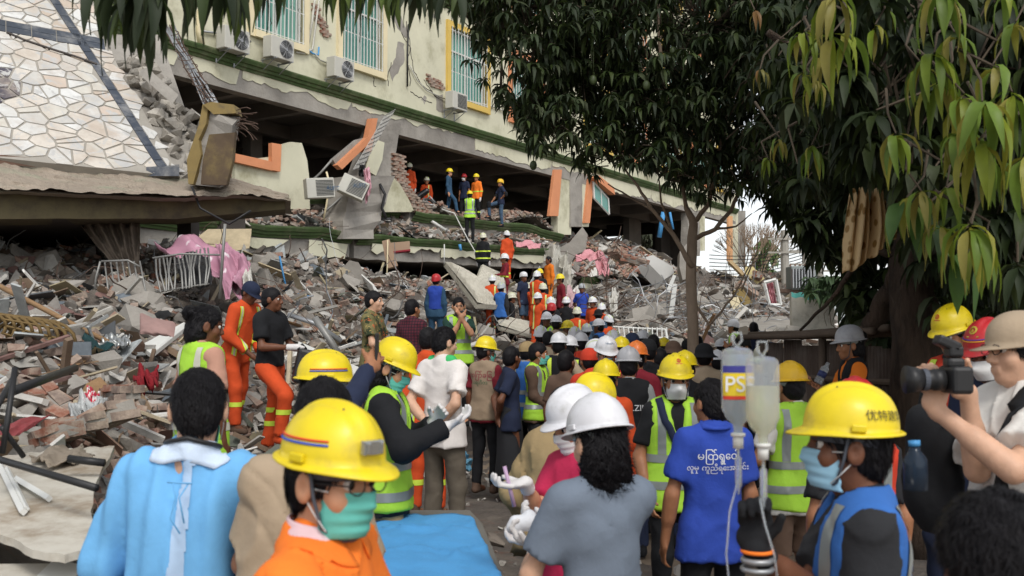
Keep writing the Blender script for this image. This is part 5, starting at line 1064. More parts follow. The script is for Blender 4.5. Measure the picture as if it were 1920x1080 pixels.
# cables dangling around the fallen units
for lab, pl, r_, m_, d in (('grey hose looping under the fallen air conditioners', [(622, 300), (600, 325), (572, 350), (562, 380), (570, 408), (600, 405), (640, 370)], .035, M_PALE, 29), ('white strap hanging in front of the fallen air conditioner', [(612, 322), (618, 345), (612, 385), (606, 415)], .03, M_CREAM, 28.6), ('black cable bundle hanging on the broken slab', [(712, 345), (722, 365), (716, 390), (724, 410)], .05, M_BLACKP, 30),
                    ('long white rope running down from the brick edge to the rescuers', [(828, 392), (852, 400), (862, 420), (878, 450), (890, 470), (895, 500)], .02, M_WHITE, 33), ('pale cord hanging over the lower beam left', [(727, 450), (726, 500), (724, 550)], .02, M_CREAM, 29.4), ('white pipe stub hanging from the lower beam', [(833, 458), (833, 500)], .02, M_WHITE, 32), ('blue strip hanging at the lower beam', [(862, 458), (864, 470)], .05, M_PIPE, 32),
                    ('black cable hanging from the concrete ledge', [(360, 350), (375, 390), (430, 420), (470, 395)], .02, M_BLACKP, 16), ('pale vertical pipe standing before the pink sheet', [(412, 560), (418, 470), (422, 420)], .022, M_PALE, 14.2), ('blue conduit in the rubble behind the orange suited men', [(470, 530), (520, 540), (560, 548)], .02, M_PIPE, 19), ('second blue conduit in the rubble', [(480, 540), (530, 545), (580, 556)], .02, M_PIPE, 18.6), ('blue upright conduit in the rubble', [(524, 480), (532, 520), (540, 556)], .02, M_PIPE, 20),
                    ('long wooden stick lying across the left rubble', [(-10, 532), (60, 568), (140, 610), (212, 646)], .028, M_WOOD, 10), ('aluminium profile leaning in the rubble', [(540, 590), (590, 606), (640, 640)], .04, M_METAL, 14.5), ('long grey pipe leaning below the camera man', [(590, 595), (620, 640), (645, 680)], .05, M_PALE, 13.5), ('white aluminium rail slid down the upper ledge', [(782, 398), (808, 414), (836, 432)], .06, M_WHITE, 33.5), ('blue downpipe in the far opening', [(1244, 398), (1240, 420), (1236, 445)], .12, M_PIPE, 47), ('second blue downpipe in the far opening', [(1256, 398), (1262, 430)], .06, M_PIPE, 47)):
    mb = MB(); pts_ = [P(a, b, d) for a, b in pl]; mb.tube(pts_, r_, 6); top('pipe' if 'pipe' in lab or 'conduit' in lab else 'strip' if 'strip' in lab or 'rail' in lab or 'profile' in lab else 'stick' if 'stick' in lab else 'cable', mb, m_, lab, 'pipe' if 'pipe' in lab or 'conduit' in lab else 'stick' if 'stick' in lab else 'rail' if 'rail' in lab or 'profile' in lab else 'cable', smooth=True)
# brick masonry lumps
for i, (px, py, d, s_) in enumerate(((100, 762, 6.6, .7), (70, 740, 7, .7), (175, 790, 6.2, .75), (130, 805, 5.9, .6), (225, 740, 7.2, .7), (1160, 478, 36.5, 1.6), (1190, 488, 36, 1.4), (1400, 545, 36, 1.4), (1420, 520, 40, 1.5))):
    t = thing('masonry_lump', 'lump of brick masonry ' + ['next to the left black bar', 'above the clear plastic bag', 'left of the grey timber bundle', 'low at the left edge above the white board', 'below the dark red cloth', 'on the crushed ledge by the pink net', 'right of the pink net on the ledge', 'on the right rubble peak', 'near the top of the right rubble peak'][i], 'masonry', tuple(P(px, py, d))); M_ = rot3(RND.uniform(-25, 25), RND.uniform(-25, 25), RND.uniform(0, 180)); c = P(px, py, d)
    for a in range(3):
        for b in range(2):
            for h_ in range(2): put('brick', RND.choice(BRM), c+M_ @ Vector(((a-1)*.235*s_+RND.uniform(-.03, .03)*s_, (b-.5)*.125*s_+RND.uniform(-.02, .02)*s_, (h_-.5)*.085*s_+RND.uniform(-.01, .02)*s_)), M_ @ rot3(RND.uniform(-9, 9), RND.uniform(-9, 9), RND.uniform(-14, 14)), t, (s_, s_, s_))
    mb = MB(); mb.box(c, (.66*s_, .21*s_, .13*s_), M_); mb.build('mortar', M_CONC, t)
# ================================================================ foreground left: white boards, bars, table
M_BOARD = mat('dirty_white_board', hexc('bdb8ac'), .85, .12, 1.5, bump=.3, bs=14, dirt=hexc('8a7b68'), dirt_s=2.2, dirt_e=.56)
def sheet(label, pts_, m, th, name, cat):
    mb = MB(); mb.prism(pts_, (0, 0, -th)); return top(name, mb, m, label, cat)
ed = [(-60, 862), (60, 848), (130, 842), (215, 836), (190, 880), (178, 915), (172, 960), (180, 985), (210, 1000), (190, 1020), (120, 1040), (60, 1030), (0, 1000), (-60, 985)]
def GB(px, py, lift=0.0):
    r = ray(px, py); return Vector((0, 0, CH))+r*((.658+lift-CH)/(r.z-.12*r.y))
out = []
for i in range(len(ed)):
    a, b = Vector(ed[i]), Vector(ed[(i+1) % len(ed)]); k = max(1, int((b-a).length/12)); out += [a.lerp(b, j/k)+Vector((RND.uniform(-3, 3), RND.uniform(-2, 2))) for j in range(k)]
sheet('large dirty white board with torn edges at the lower left', [GB(p.x, p.y) for p in out], M_BOARD, .03, 'torn_board', 'board')
sheet('smaller white board at the bottom left under the paper', [GB(*p, -.12) for p in ((-60, 1058), (120, 1056), (200, 1058), (225, 1075), (215, 1130), (-60, 1150))], M_BOARD, .02, 'torn_board', 'board')
sheet('white paper sheet lying at the bottom left', [GB(*p, -.11) for p in ((70, 1078), (104, 1046), (160, 1062), (120, 1100), (60, 1100))], M_WHITE, .002, 'paper_sheet', 'paper')
cloth('grey brown cloth lying on the large white board', [(55, 852), (150, 832), (175, 856), (90, 874)], [4.9, 5.2, 4.9, 4.7], mat('greybrown_cloth', hexc('857a6c'), .9), 'grey_cloth', 'cloth', .02, ragg=.2)
for lab, pl, r_, m_ in (('black steel bar lying across the large white board', [(0, 862, 4.3), (180, 915, 3.9)], .016, M_BLACKP), ('short black bar on the grey cloth', [(128, 860, 4.6), (196, 868, 4.6)], .018, M_BLACKP), ('black steel tube leaning to the upper right at the left edge', [(12, 738, 4.6), (140, 690, 5.6)], .024, M_BLACKP), ('upright black steel leg at the left edge', [(28, 690, 4.3), (14, 790, 4.2), (4, 850, 4.2)], .013, M_BLACKP), ('second black steel leg at the left edge', [(-10, 770, 4.2), (30, 700, 4.6)], .014, M_BLACKP), ('diagonal black foot brace at the left edge', [(2, 800, 4.2), (44, 856, 4.3)], .012, M_BLACKP)):
    mb = MB(); mb.tube([P(*p) for p in pl], r_, 8); top('steel_bar', mb, m_, lab, 'steel bar', smooth=True)
for i, (a, b) in enumerate((((0, 872), (44, 960)), ((12, 880), (48, 955)), ((30, 898), (92, 935)))):
    mb = MB(); mb.tube([GB(*a, .02), GB(*b, .02)], .016, 4); top('moulding', mb, M_WHITE, ['left white moulding strip on the large board', 'middle white moulding strip on the large board', 'right short white moulding strip on the large board'][i], 'moulding')
# table with blue sheet
tb = thing('field_table', 'treatment table behind the man in the orange shirt, seen at the bottom centre', 'table', tuple(G(830, 1030, .0)))
ZT = .88
q = [G(*p, ZT) for p in ((690, 956), (882, 956), (905, 980), (960, 1110), (640, 1110))]
mb = MB(); mb.prism(q, (0, 0, -.04)); bev(mb.build('tabletop', mat('grey_table', hexc('6f6c66'), .6, .1), tb), .01)
for px, py in ((700, 965), (875, 965), (940, 1090), (680, 1090)): mb = MB(); g = G(px, py, ZT-.04); mb.tube([g, (g.x, g.y, 0)], .02, 8); mb.build('leg', M_METAL, tb)
M_BLUE = mat('blue_nonwoven_fabric', hexc('4f98cf'), .75, .06, 2, bump=.35, bs=9, bd=.02)
fa = [G(*p, ZT+.012) for p in ((700, 966), (884, 968), (952, 1110), (640, 1110))]
mb = MB()
def bl(u, v):
    uu = min(1, u/.88); p = fa[0].lerp(fa[1], uu).lerp(fa[3].lerp(fa[2], uu), v); ov = max(0, u-.88)/.12; e = (.010*math.sin(v*19+u*7)*math.sin(u*7)+.014*abs(fbm(u*3.5, v*6, 1))+.024*(1-abs(math.sin(v*8+u*3+1.5*fbm(u*2, v*2))))**5)*(1-ov)
    return p+Vector((ov*.04+.015*math.sin(v*30)*ov, 0, e-.35*ov))
mb.grid(bl, 60, 50); o = top('blue_sheet', mb, M_BLUE, 'blue medical sheet draped over the field table', 'sheet', smooth=True); o.modifiers.new('thickness', 'SOLIDIFY').thickness = .003
# ================================================================ people: smooth implicit surfaces meshed with surface nets
def prim(a, b, ra, rb=None, o=None, Rm=None, s=(1, 1, 1), pl=(), op='u', k=None): return dict(a=np.array(a, float), b=np.array(b, float), ra=ra, rb=ra if rb is None else rb, o=np.zeros(3) if o is None else np.array(o, float), R=np.eye(3) if Rm is None else Rm, s=np.array(s, float), pl=pl, op=op, k=k)
def ell(c, r, o=None, Rm=None, op='u', k=None, pl=()):
    """ellipsoid: centre c, radii r in the frame"""
    r = np.array(r, float); m = r.max(); return prim(np.array(c)/(r/m), np.array(c)/(r/m), m, m, o, Rm, r/m, pl, op, k)
def axis_coords(lo, hi, base, fine, foc):
    out = [lo]; x = lo
    while x < hi:
        st = fine if any(a <= x <= b for a, b in foc) else base; x += st; out.append(x)
    return np.array(out)
def sdf_mesh(prims, base, fine=None, foc=(), k=.02, noise_f=None, pad=.03, planes=()):
    lo = np.full(3, 1e9); hi = np.full(3, -1e9); bbs = []
    for p in prims:
        r = max(p['ra'], p['rb']); q = np.stack([p['a']*p['s'], p['b']*p['s']]); mn = q.min(0)-r*p['s']; mx = q.max(0)+r*p['s']
        c8 = np.array([(x, y, z) for x in (mn[0], mx[0]) for y in (mn[1], mx[1]) for z in (mn[2], mx[2])]) @ p['R'].T+p['o']; bb = (c8.min(0), c8.max(0)); bbs.append(bb)
        if p['op'] == 'u': lo = np.minimum(lo, bb[0]); hi = np.maximum(hi, bb[1])
    lo -= pad; hi += pad; fine = fine or base
    xs, ys, zs = [axis_coords(lo[i], hi[i], base, fine, [(f[0][i], f[1][i]) for f in foc]) for i in range(3)]
    D = np.full((len(xs), len(ys), len(zs)), .5, np.float32); mg = max(.05, base*2.5)
    for p, bb in zip(prims, bbs):
        i0, i1 = np.searchsorted(xs, bb[0][0]-mg), np.searchsorted(xs, bb[1][0]+mg); j0, j1 = np.searchsorted(ys, bb[0][1]-mg), np.searchsorted(ys, bb[1][1]+mg); k0, k1 = np.searchsorted(zs, bb[0][2]-mg), np.searchsorted(zs, bb[1][2]+mg)
        if i1 <= i0 or j1 <= j0 or k1 <= k0: continue
        X = (xs[i0:i1]-p['o'][0])[:, None, None].astype(np.float32); Y = (ys[j0:j1]-p['o'][1])[None, :, None].astype(np.float32); Z = (zs[k0:k1]-p['o'][2])[None, None, :].astype(np.float32); Rm = p['R']; s = p['s']
        L = [X*np.float32(Rm[0, i])+Y*np.float32(Rm[1, i])+Z*np.float32(Rm[2, i]) for i in range(3)]
        Q = [L[i]/np.float32(s[i]) for i in range(3)]; a, b = p['a'], p['b']; ab = b-a; L2 = (ab**2).sum()
        if L2 > 1e-9:
            t = np.clip(((Q[0]-a[0])*ab[0]+(Q[1]-a[1])*ab[1]+(Q[2]-a[2])*ab[2])/L2, 0, 1); dx, dy, dz = Q[0]-a[0]-t*ab[0], Q[1]-a[1]-t*ab[1], Q[2]-a[2]-t*ab[2]
            d = np.sqrt(dx*dx+dy*dy+dz*dz)-(p['ra']+(p['rb']-p['ra'])*t)
        else: dx, dy, dz = Q[0]-a[0], Q[1]-a[1], Q[2]-a[2]; d = np.sqrt(dx*dx+dy*dy+dz*dz)-p['ra']
        d = d*s.min()**.5 if s.min() < .9 else d
        for (q, nrm_) in p['pl']: d = np.maximum(d, (L[0]-q[0])*nrm_[0]+(L[1]-q[1])*nrm_[1]+(L[2]-q[2])*nrm_[2])
        c = D[i0:i1, j0:j1, k0:k1]; kk = p['k'] or k
        if p['op'] == 'u': h = np.clip(.5+.5*(c-d)/kk, 0, 1); D[i0:i1, j0:j1, k0:k1] = c*(1-h)+d*h-kk*h*(1-h)
        else: d = -d; h = np.clip(.5-.5*(c-d)/kk, 0, 1); D[i0:i1, j0:j1, k0:k1] = c*(1-h)+d*h+kk*h*(1-h)
    X, Y, Z = xs[:, None, None], ys[None, :, None], zs[None, None, :]
    if noise_f is not None: D = D+noise_f(X, Y, Z).astype(np.float32)
    for (q, nrm_) in planes: D = np.maximum(D, ((X-q[0])*nrm_[0]+(Y-q[1])*nrm_[1]+(Z-q[2])*nrm_[2]).astype(np.float32))
    D[0] = D[-1] = .1; D[:, 0] = D[:, -1] = .1; D[:, :, 0] = D[:, :, -1] = .1
    S = D < 0; c = sum(S[i:S.shape[0]-1+i, j:S.shape[1]-1+j, l:S.shape[2]-1+l].astype(np.int8) for i in (0, 1) for j in (0, 1) for l in (0, 1)); act = (c > 0) & (c < 8)
    idx = np.full(act.shape, -1, np.int64); n = int(act.sum())
    if n == 0: return None
    idx[act] = np.arange(n); I, J, K = np.nonzero(act); acc = np.zeros((n, 3)); cnt = np.zeros(n)
    for ax in range(3):
        for u in (0, 1):
            for v in (0, 1):
                o1 = [0, 0, 0]; o1[(ax+1) % 3] = u; o1[(ax+2) % 3] = v; o2 = list(o1); o2[ax] = 1
                v1 = D[I+o1[0], J+o1[1], K+o1[2]]; v2 = D[I+o2[0], J+o2[1], K+o2[2]]; m = (v1 < 0) != (v2 < 0); t = np.where(m, v1/(v1-v2+1e-12), 0)
                q = np.tile(np.array(o1, float), (n, 1)); q[:, ax] += t; acc += q*m[:, None]; cnt += m
    acc /= cnt[:, None]
    V = np.stack([xs[I]+acc[:, 0]*(xs[I+1]-xs[I]), ys[J]+acc[:, 1]*(ys[J+1]-ys[J]), zs[K]+acc[:, 2]*(zs[K+1]-zs[K])], 1); Fs = []
    for ax in range(3):
        A = [slice(None)]*3; B = [slice(None)]*3; A[ax] = slice(0, -1); B[ax] = slice(1, None); ch = S[tuple(A)] != S[tuple(B)]; inside = S[tuple(A)]
        E = np.argwhere(ch); u, v = (ax+1) % 3, (ax+2) % 3; E = E[(E[:, u] > 0) & (E[:, v] > 0) & (E[:, u] < D.shape[u]-1) & (E[:, v] < D.shape[v]-1)]; s_ = inside[E[:, 0], E[:, 1], E[:, 2]]; q = []
        for du, dv in ((1, 1), (0, 1), (0, 0), (1, 0)): e = E.copy(); e[:, u] -= du; e[:, v] -= dv; q.append(idx[e[:, 0], e[:, 1], e[:, 2]])
        q = np.stack(q, 1); q[~s_] = q[~s_][:, ::-1]; Fs.append(q)
    Fq = np.concatenate(Fs); Fq = Fq[(Fq >= 0).all(1)]
    return V, Fq
def wrinkle(a, fz=17, seed=0.0, vert=False):
    def f(X, Y, Z):
        if vert: return a*np.sin(X*38+Y*23+2*np.sin(Z*4+seed)+seed)*np.clip(1.1-Z*.4, .3, 1)+a*.5*np.sin(X*71-Y*33+1.5*np.sin(Z*7+seed))+a*.6*np.sin(Z*13+3*np.sin(X*9+seed)+Y*7)
        ph = 3*np.sin(Z*6+seed*2)+2*np.sin(X*13+seed); return a*np.sin(X*21+2*np.sin(Z*9+seed)+seed)*np.sin(Z*fz+1.8*np.sin(Y*11+X*7+seed))+a*1.5*(1-np.abs(np.sin((Z*.8+X*1.1-Y*.6)*13+ph)))**4*(.5+.5*np.sin(Z*7+X*9+seed))-a*1.4*(1-np.abs(np.sin((Z*.9-X*1.0+Y*.6)*10-ph)))**4
    return f
def dull(m_, **k): return m_
SKIN = {k: mat('skin_'+k, hexc(c), .52, .16, 14, sss=.06, spec=.4, bump=.35, bs=70, bd=.003) for k, c in (('tan', '9a6a4c'), ('dark', '6b4430'), ('light', 'bd8b6c'), ('pale', 'c99f84'))}
def cm(name, h, **k): return mat('cloth_'+name, hexc(h), k.pop('rough', .88), k.pop('var', .15), k.pop('vs', 4), bump=k.pop('bump', .30), bs=k.pop('bs', 22), bd=.012, **k)
def plaid(c2, sc=9):
    def f(n, L, vec, nz, mixc, step, c, b):
        for d_ in ('X', 'Z'):
            w_ = n.nodes.new('ShaderNodeTexWave'); w_.bands_direction = d_; w_.inputs['Scale'].default_value = sc; L.new(vec, w_.inputs['Vector']); mm = n.nodes.new('ShaderNodeMath'); mm.operation = 'MULTIPLY'; mm.inputs[1].default_value = .6; L.new(step(w_.outputs['Fac'], .6, .1), mm.inputs[0]); c = mixc(mm.outputs[0], c, hexc(c2))
        return c
    return f
def floral(n, L, vec, nz, mixc, step, c, b): c = mixc(step(nz(9, 2), .55, .03), c, hexc('2f3a26')); c = mixc(step(nz(13, 1, .5, 1), .63, .02), c, hexc('b0603a')); return mixc(step(nz(17, 2, .5, 2), .66, .02), c, hexc('b39a5a'))
def quilted(n, L, vec, nz, mixc, step, c, b): return mixc(step(nz(4, 8, .8, 1), .5, .3), c, tuple(v*1.35 for v in c))
C = dict(gown=cm('blue_gown', '6cabdb', bs=16, bump=.3), gownw=cm('pale_blue', 'a5bfdb'), orange=cm('rescue_orange', 'c64a20'), orange2=cm('bright_orange', 'ee7a28'), polo=cm('white', 'd5cfca'), black=cm('black', '17181b'), navy=cm('navy', '20283f'), blue=cm('royal_blue', '2a459f', bs=30), grey=cm('slate_grey', '6d7886', bs=20),
         red=cm('crimson_pink', 'b8284e', bs=30), beige=cm('beige', 'a3917a'), tan=cm('tan_vest', '93806a'), brown=cm('brown', '5e4a3d'), khaki=cm('khaki', '9b8560'), trou=cm('grey_trousers', '5f574c'), vis=cm('hi_vis_lime', 'a6d640', rough=.7, bs=120), dred=cm('dark_red', '7c1f2c'), jean=cm('denim', '3d5268'), maroon=cm('maroon', '6f1a26'),
         uni=cm('blue_uniform', '2c4a63'), bluev=cm('blue_vest', '3263a8'), white=cm('cream_tee', 'd8d4cd', bs=20), plaid=cm('red_plaid', '5b2430', extra=plaid('15161f')), plaidb=cm('brown_plaid', '7b675a', extra=plaid('4a3c36', 12)), floral=cm('floral', '6f6a45', extra=floral), wash=cm('washed_grey', '8a8c8c'), peach=cm('peach_tee', 'b98c78'), charcoal=cm('charcoal', '26272a'), grn=cm('green_towel', '3fb56a'), dgreen=cm('dark_green', '1f3d34'), pinkw=cm('pink_white', 'd9b9bd'), jac=cm('orange_red', 'c23c26'), oran3=cm('amber_orange', 'd9741f'))
M_REFL = mat('silver_reflective_tape', hexc('8f9593'), .35, .08, 10, metal=.3); M_REFW = mat('pale_reflective_tape', hexc('c7c5b4'), .4, .08, 8); M_REFY = mat('yellow_reflective_tape', hexc('c9e04a'), .5, .06, 8)
M_HAIR = mat('black_hair', hexc('121013'), .55, .3, 30, bump=.9, bs=120, bd=.006, spec=.25, stretch=(1, 1, .35)); M_GLOVE = mat('white_latex_glove', hexc('cfccca'), .5, .06, 10, bump=.2, bs=60, bd=.004); M_EYEW = mat('eye_white', hexc('c9c4be'), .3, 0); M_IRIS = mat('dark_iris', (.012, .008, .006), .15, 0)
M_MTEAL = mat('teal_surgical_mask', hexc('62b8ac'), .8, .05, 5, bump=.1, bs=60); M_MBLUE = mat('blue_surgical_mask', hexc('8fb9cf'), .8, .05, 5); M_MWHITE = mat('white_mask', hexc('d2d2d0'), .8, .04, 6, bump=.1, bs=60); M_STRAP = mat('grey_strap', hexc('4b4f57'), .7, .1); M_LIP = mat('lips', hexc('8a4a42'), .5)
HM = {k: mat('helmet_'+k, hexc(c), .44, .10, 9, coat=.1, spec=.5, dirt=hexc(d_), dirt_s=7, dirt_e=.63, bump=.05, bs=30, bd=.002) for k, c, d_ in (('yellow', 'dfc718', 'b9a53a'), ('amber', 'e2b31a', 'b9973a'), ('white', 'd3d3d6', 'aaa9a5'), ('cream', 'c9c7b3', '9c9a8a'), ('grey', 'a3a3a6', '85858a'), ('red', 'b3242a', '8a3a3a'), ('orange', 'd9702a', 'a86a40'), ('silver', 'a5aaae', '80858a'))}
IDX = lambda v: np.array(v, float)
def rotx(a): a = R(a); return np.array([[1, 0, 0], [0, math.cos(a), -math.sin(a)], [0, math.sin(a), math.cos(a)]])
def rotz(a): a = R(a); return np.array([[math.cos(a), -math.sin(a), 0], [math.sin(a), math.cos(a), 0], [0, 0, 1]])
def roty(a): a = R(a); return np.array([[math.cos(a), 0, math.sin(a)], [0, 1, 0], [-math.sin(a), 0, math.cos(a)]])
def ik(S, T, l1, l2, pole):
    v = T-S; d = np.linalg.norm(v); 
    if d > (l1+l2)*.995: v = v/d*(l1+l2)*.995; d = (l1+l2)*.995; T = S+v
    u = v/max(d, 1e-6); a = (l1*l1-l2*l2+d*d)/(2*d); b = math.sqrt(max(0, l1*l1-a*a)); p = pole-u*(pole @ u); p /= np.linalg.norm(p)+1e-9
    return S+u*a+p*b, T
POSE = dict(down=(.05, .03, -.53), hips=(-.02, .03, -.36), front=(-.15, .20, -.42), fold=(-.20, .19, -.24), phone=(-.13, .28, .16), back=(-.12, -.13, -.42), reach=(.0, .42, -.18), fwd=(-.06, .30, -.27), pocket=(.0, .06, -.46), up=(.05, .25, .25), knee=(.0, .30, -.48), out=(.3, .15, -.38))
TW = Matrix
def hand_prims(W, dr, nrm_, s=1.0, curl=25, inf=0.0, side=1, spread=.0):
    dr = dr/np.linalg.norm(dr); nrm_ = nrm_-dr*(nrm_ @ dr); nrm_ /= np.linalg.norm(nrm_)+1e-9; sd_ = np.cross(dr, nrm_)*side; out = []
    Rm = np.stack([sd_, nrm_, dr], 1); out.append(prim((-.014, 0, .03), (.014, 0, .068), .030*s+inf, .030*s+inf, W, Rm, (1, .45, 1), k=.012)); out.append(prim((0, 0, -.005), (0, 0, .03), .024*s+inf, .026*s+inf, W, Rm, (1, .7, 1), k=.015))
    for i, L in enumerate((.92, 1.0, .94, .74)):
        x = (1.5-i)*.0195*s; b0 = np.array([x, 0, .088*s]); ang = R(curl*(1+.08*i)); sp = x*spread*6
        d1 = np.array([sp, -math.sin(ang*.7), math.cos(ang*.7)]); d2 = np.array([sp, -math.sin(ang*1.8), math.cos(ang*1.8)]); d3 = np.array([sp, -math.sin(ang*2.6), math.cos(ang*2.6)])
        p1 = b0+d1*.040*L*s; p2 = p1+d2*.026*L*s; p3 = p2+d3*.018*L*s
        out += [prim(b0-[0, 0, .02], p1, .0095*s+inf, .0090*s+inf, W, Rm, k=.004), prim(p1, p2, .0090*s+inf, .0082*s+inf, W, Rm, k=.004), prim(p2, p3, .0080*s+inf, .0068*s+inf, W, Rm, k=.004)]
    t0 = np.array([.026, -.004, .028])*s; t1 = t0+np.array([.026, -.014, .026])*s; t2 = t1+np.array([.010, -.014, .026])*s
    out += [prim(t0, t1, .0135*s+inf, .0105*s+inf, W, Rm, k=.010), prim(t1, t2, .0105*s+inf, .0085*s+inf, W, Rm, k=.004)]
    return out
def helmet_mesh(kind, nt_=40, nr=12):
    """head-frame mesh: shell"""
    V = []; Fc = []
    rx, ry, rz_ = {'hard': (.101, .123, .116), 'fire': (.104, .125, .120), 'rescue': (.101, .120, .112), 'cap': (.092, .112, .100), 'bucket': (.094, .114, .100)}[kind]
    prof = [(math.sin(i/nr*math.pi/2)**.92, math.cos(i/nr*math.pi/2)**.9 if i < nr else 0) for i in range(nr+1)]
    rings = []
    for i, (q, zz) in enumerate(prof):
        ring = []
        for j in range(nt_):
            th = 2*math.pi*j/nt_; x, y = math.sin(th)*q*rx, math.cos(th)*q*ry; z = zz*rz_
            if kind == 'hard':
                e = math.exp(-(x/.020)**4)*min(1, zz*1.6)*(1 if abs(y) < .12 else 0); z += .010*e; e2 = math.exp(-((abs(x)-.042)/.010)**2)*min(1, max(0, zz-.35)*2.5); z += .004*e2
            if kind == 'fire': z += .012*math.exp(-(x/.012)**4)*min(1, zz*1.4)
            ring.append((x, y, z))
        rings.append(ring)
    br = {'hard': [(.006, -.005, 0), (.015, -.010, .026), (.015, -.014, .030)], 'fire': [(.008, -.008, 0), (.016, -.018, .016)], 'rescue': [(.002, -.016, 0), (.003, -.03, .0)], 'cap': [(.001, -.015, 0), (.001, -.018, .062)], 'bucket': [(.012, -.022, 0), (.05, -.045, 0)]}[kind]
    for (e, dz, vis) in br:
        ring = []
        for j in range(nt_):
            th = 2*math.pi*j/nt_; f_ = max(0, math.cos(th))**(2.2 if kind != 'cap' else 1.6); x, y = math.sin(th)*(rx+e), math.cos(th)*(ry+e)+vis*f_; ring.append((x, y, dz-.010*f_*(vis > 0)+(.012*max(0, -math.cos(th)) if kind == 'hard' else 0)-(.035*max(0, -math.cos(th)) if kind in ('rescue', 'fire') else 0)*(1 if e > .01 or kind == 'rescue' else .4)))
        rings.append(ring)
    for ring in rings: V += ring
    for i in range(len(rings)-1):
        for j in range(nt_): Fc.append((i*nt_+j, (i+1)*nt_+j, (i+1)*nt_+(j+1) % nt_, i*nt_+(j+1) % nt_))
    return np.array(V), Fc
NPER = [0]
def person(label, px, py, d, face=0, h=1.68, lean=0, side=0, head=(0, 0), arms=('down', 'down'), legs=None, g=1.0, skin='tan', shirt=('black', 'short'), pants=('navy', 'long'), hat=None, hair='short', mask=None, gloves=None, vest=None, group=None, collar=None, hem=-.12, vox=None, fine=None,
           stripes=None, glasses=False, shoes='black', base=None, towel=None, curl=(25, 25), hd=(None, None), wr=.006, palms=(None, None), detail=None, strap=True, hatpitch=0, gown=False, loose=0.0, sw=.93, tape=None, hatband=None, pads=False, zroot=None):
    NPER[0] += 1; sd0 = NPER[0]*1.7; s = h/1.70; near = d < 3.4; mid = d < 8.6; cl = d < 14
    vox = vox or (.013 if near else .016 if mid else .020 if cl else .026); fine = fine or (.0058 if near else .0085 if mid else .012 if cl else .018)
    TR = rotx(-lean) @ roty(side); O = np.array([0, 0, .93*s]); HRY = rotz(-head[0]) @ rotx(-head[1]); yaw = R(face)+math.pi; cy, sy = math.cos(yaw), math.sin(yaw); RW = np.array([[cy, -sy, 0], [sy, cy, 0], [0, 0, 1]])
    tf = lambda x, y, z: O+TR @ (np.array([x, y, z])*s)
    HC = tf(0, .022, .632); hx = {None: .118, 'hard': .176, 'fire': .176, 'rescue': .165, 'cap': .145, 'bucket': .14}[hat[0] if hat else None]
    if not hat and hair: hx += .016
    g = g*.93; topl = HC+HRY @ np.array([0, 0, hx]); wt = np.array(P(px, py, d)); root = wt-RW @ topl
    if zroot is not None: root[2] = zroot
    t = thing('person', label, 'person', tuple(root), yaw, group)
    toloc = lambda w_: RW.T @ (np.array(w_)-root)
    # joints
    S_, E_, W_, HD = [], [], [], []
    for i, sg in enumerate((1, -1)):
        S = tf(.158*sg*(.85+.15*g)*sw, 0, .438); a = arms[i]
        if isinstance(a, Vector): T = toloc(a)
        else:
            q = POSE[a] if isinstance(a, str) else a; T = S+(rotx(-lean*.6) @ np.array([q[0]*sg, q[1], q[2]]))*s
        E, T = ik(S, T, .285*s, .255*s, np.array([.55*sg, -.55, -.65]) if not (isinstance(a, str) and a in ('hips', 'out')) else np.array([1.0*sg, -.5, 0])); S_.append(S); E_.append(E); W_.append(T)
        dr = (T-E)/np.linalg.norm(T-E); HD.append(dr if hd[i] is None else toloc(np.array(hd[i])+root)/np.linalg.norm(hd[i]) if isinstance(hd[i], Vector) else np.array(hd[i], float))
    HP, KN, AN = [], [], []; legs = legs or ((.10, .03, 0), (.10, -.02, 0))
    for i, sg in enumerate((1, -1)):
        hp = O+np.array([.088*sg, 0, -.03])*s; f_ = np.array([legs[i][0]*sg, legs[i][1], legs[i][2]+.075])*s; k_, f_ = ik(hp, f_, .41*s, .405*s, np.array([.1*sg, 1, 0])); HP.append(hp); KN.append(k_); AN.append(f_)
    # torso primitives
    def torso(inf, hemz=None, sh=True, low=True, flare=0.0):
        q = []; pl = ((0, 0, hemz*s), (0, 0, -1)) if hemz is not None else None; pls = (pl,) if pl else (); f = (1, .70, 1)
        if low: q.append(prim(np.array((0, 0, (-.06 if hemz is None else min(-.04, hemz-.05))*s)), (0, 0, .10*s), (.140*g*s+inf+flare), .128*g*s+inf, O, TR, f, pls, k=.04))
        q.append(prim((0, .005, .10*s), (0, 0, .34*s), .126*g*s+inf, .146*g**.7*s+inf, O, TR, f, pls, k=.05)); 
        if sh: q.append(prim((-.115*s*sw, -.005, .425*s), (.115*s*sw, -.005, .425*s), .058*s+inf, None, O, TR, (1, .95, 1), k=.05)); q += [prim((0, -.022, .500*s), (.125*s*sw*sg, -.008, .452*s), .052*s+inf*.5, .040*s+inf, O, TR, k=.03) for sg in (1, -1)]
        return q
    Hf = HRY; PR = torso(-.012)
    PR += [prim(tf(0, -.012, .47), HC+Hf @ np.array([0, -.022, -.05]), .056*s, .052*s, k=.02)]
    PR += [ell((0, -.012, .030), (.074, .094, .088), HC, Hf, k=.02), ell((0, .020, -.038), (.057, .070, .076), HC, Hf, k=.03), ell((0, .066, -.090), (.022, .018, .018), HC, Hf, k=.03)]
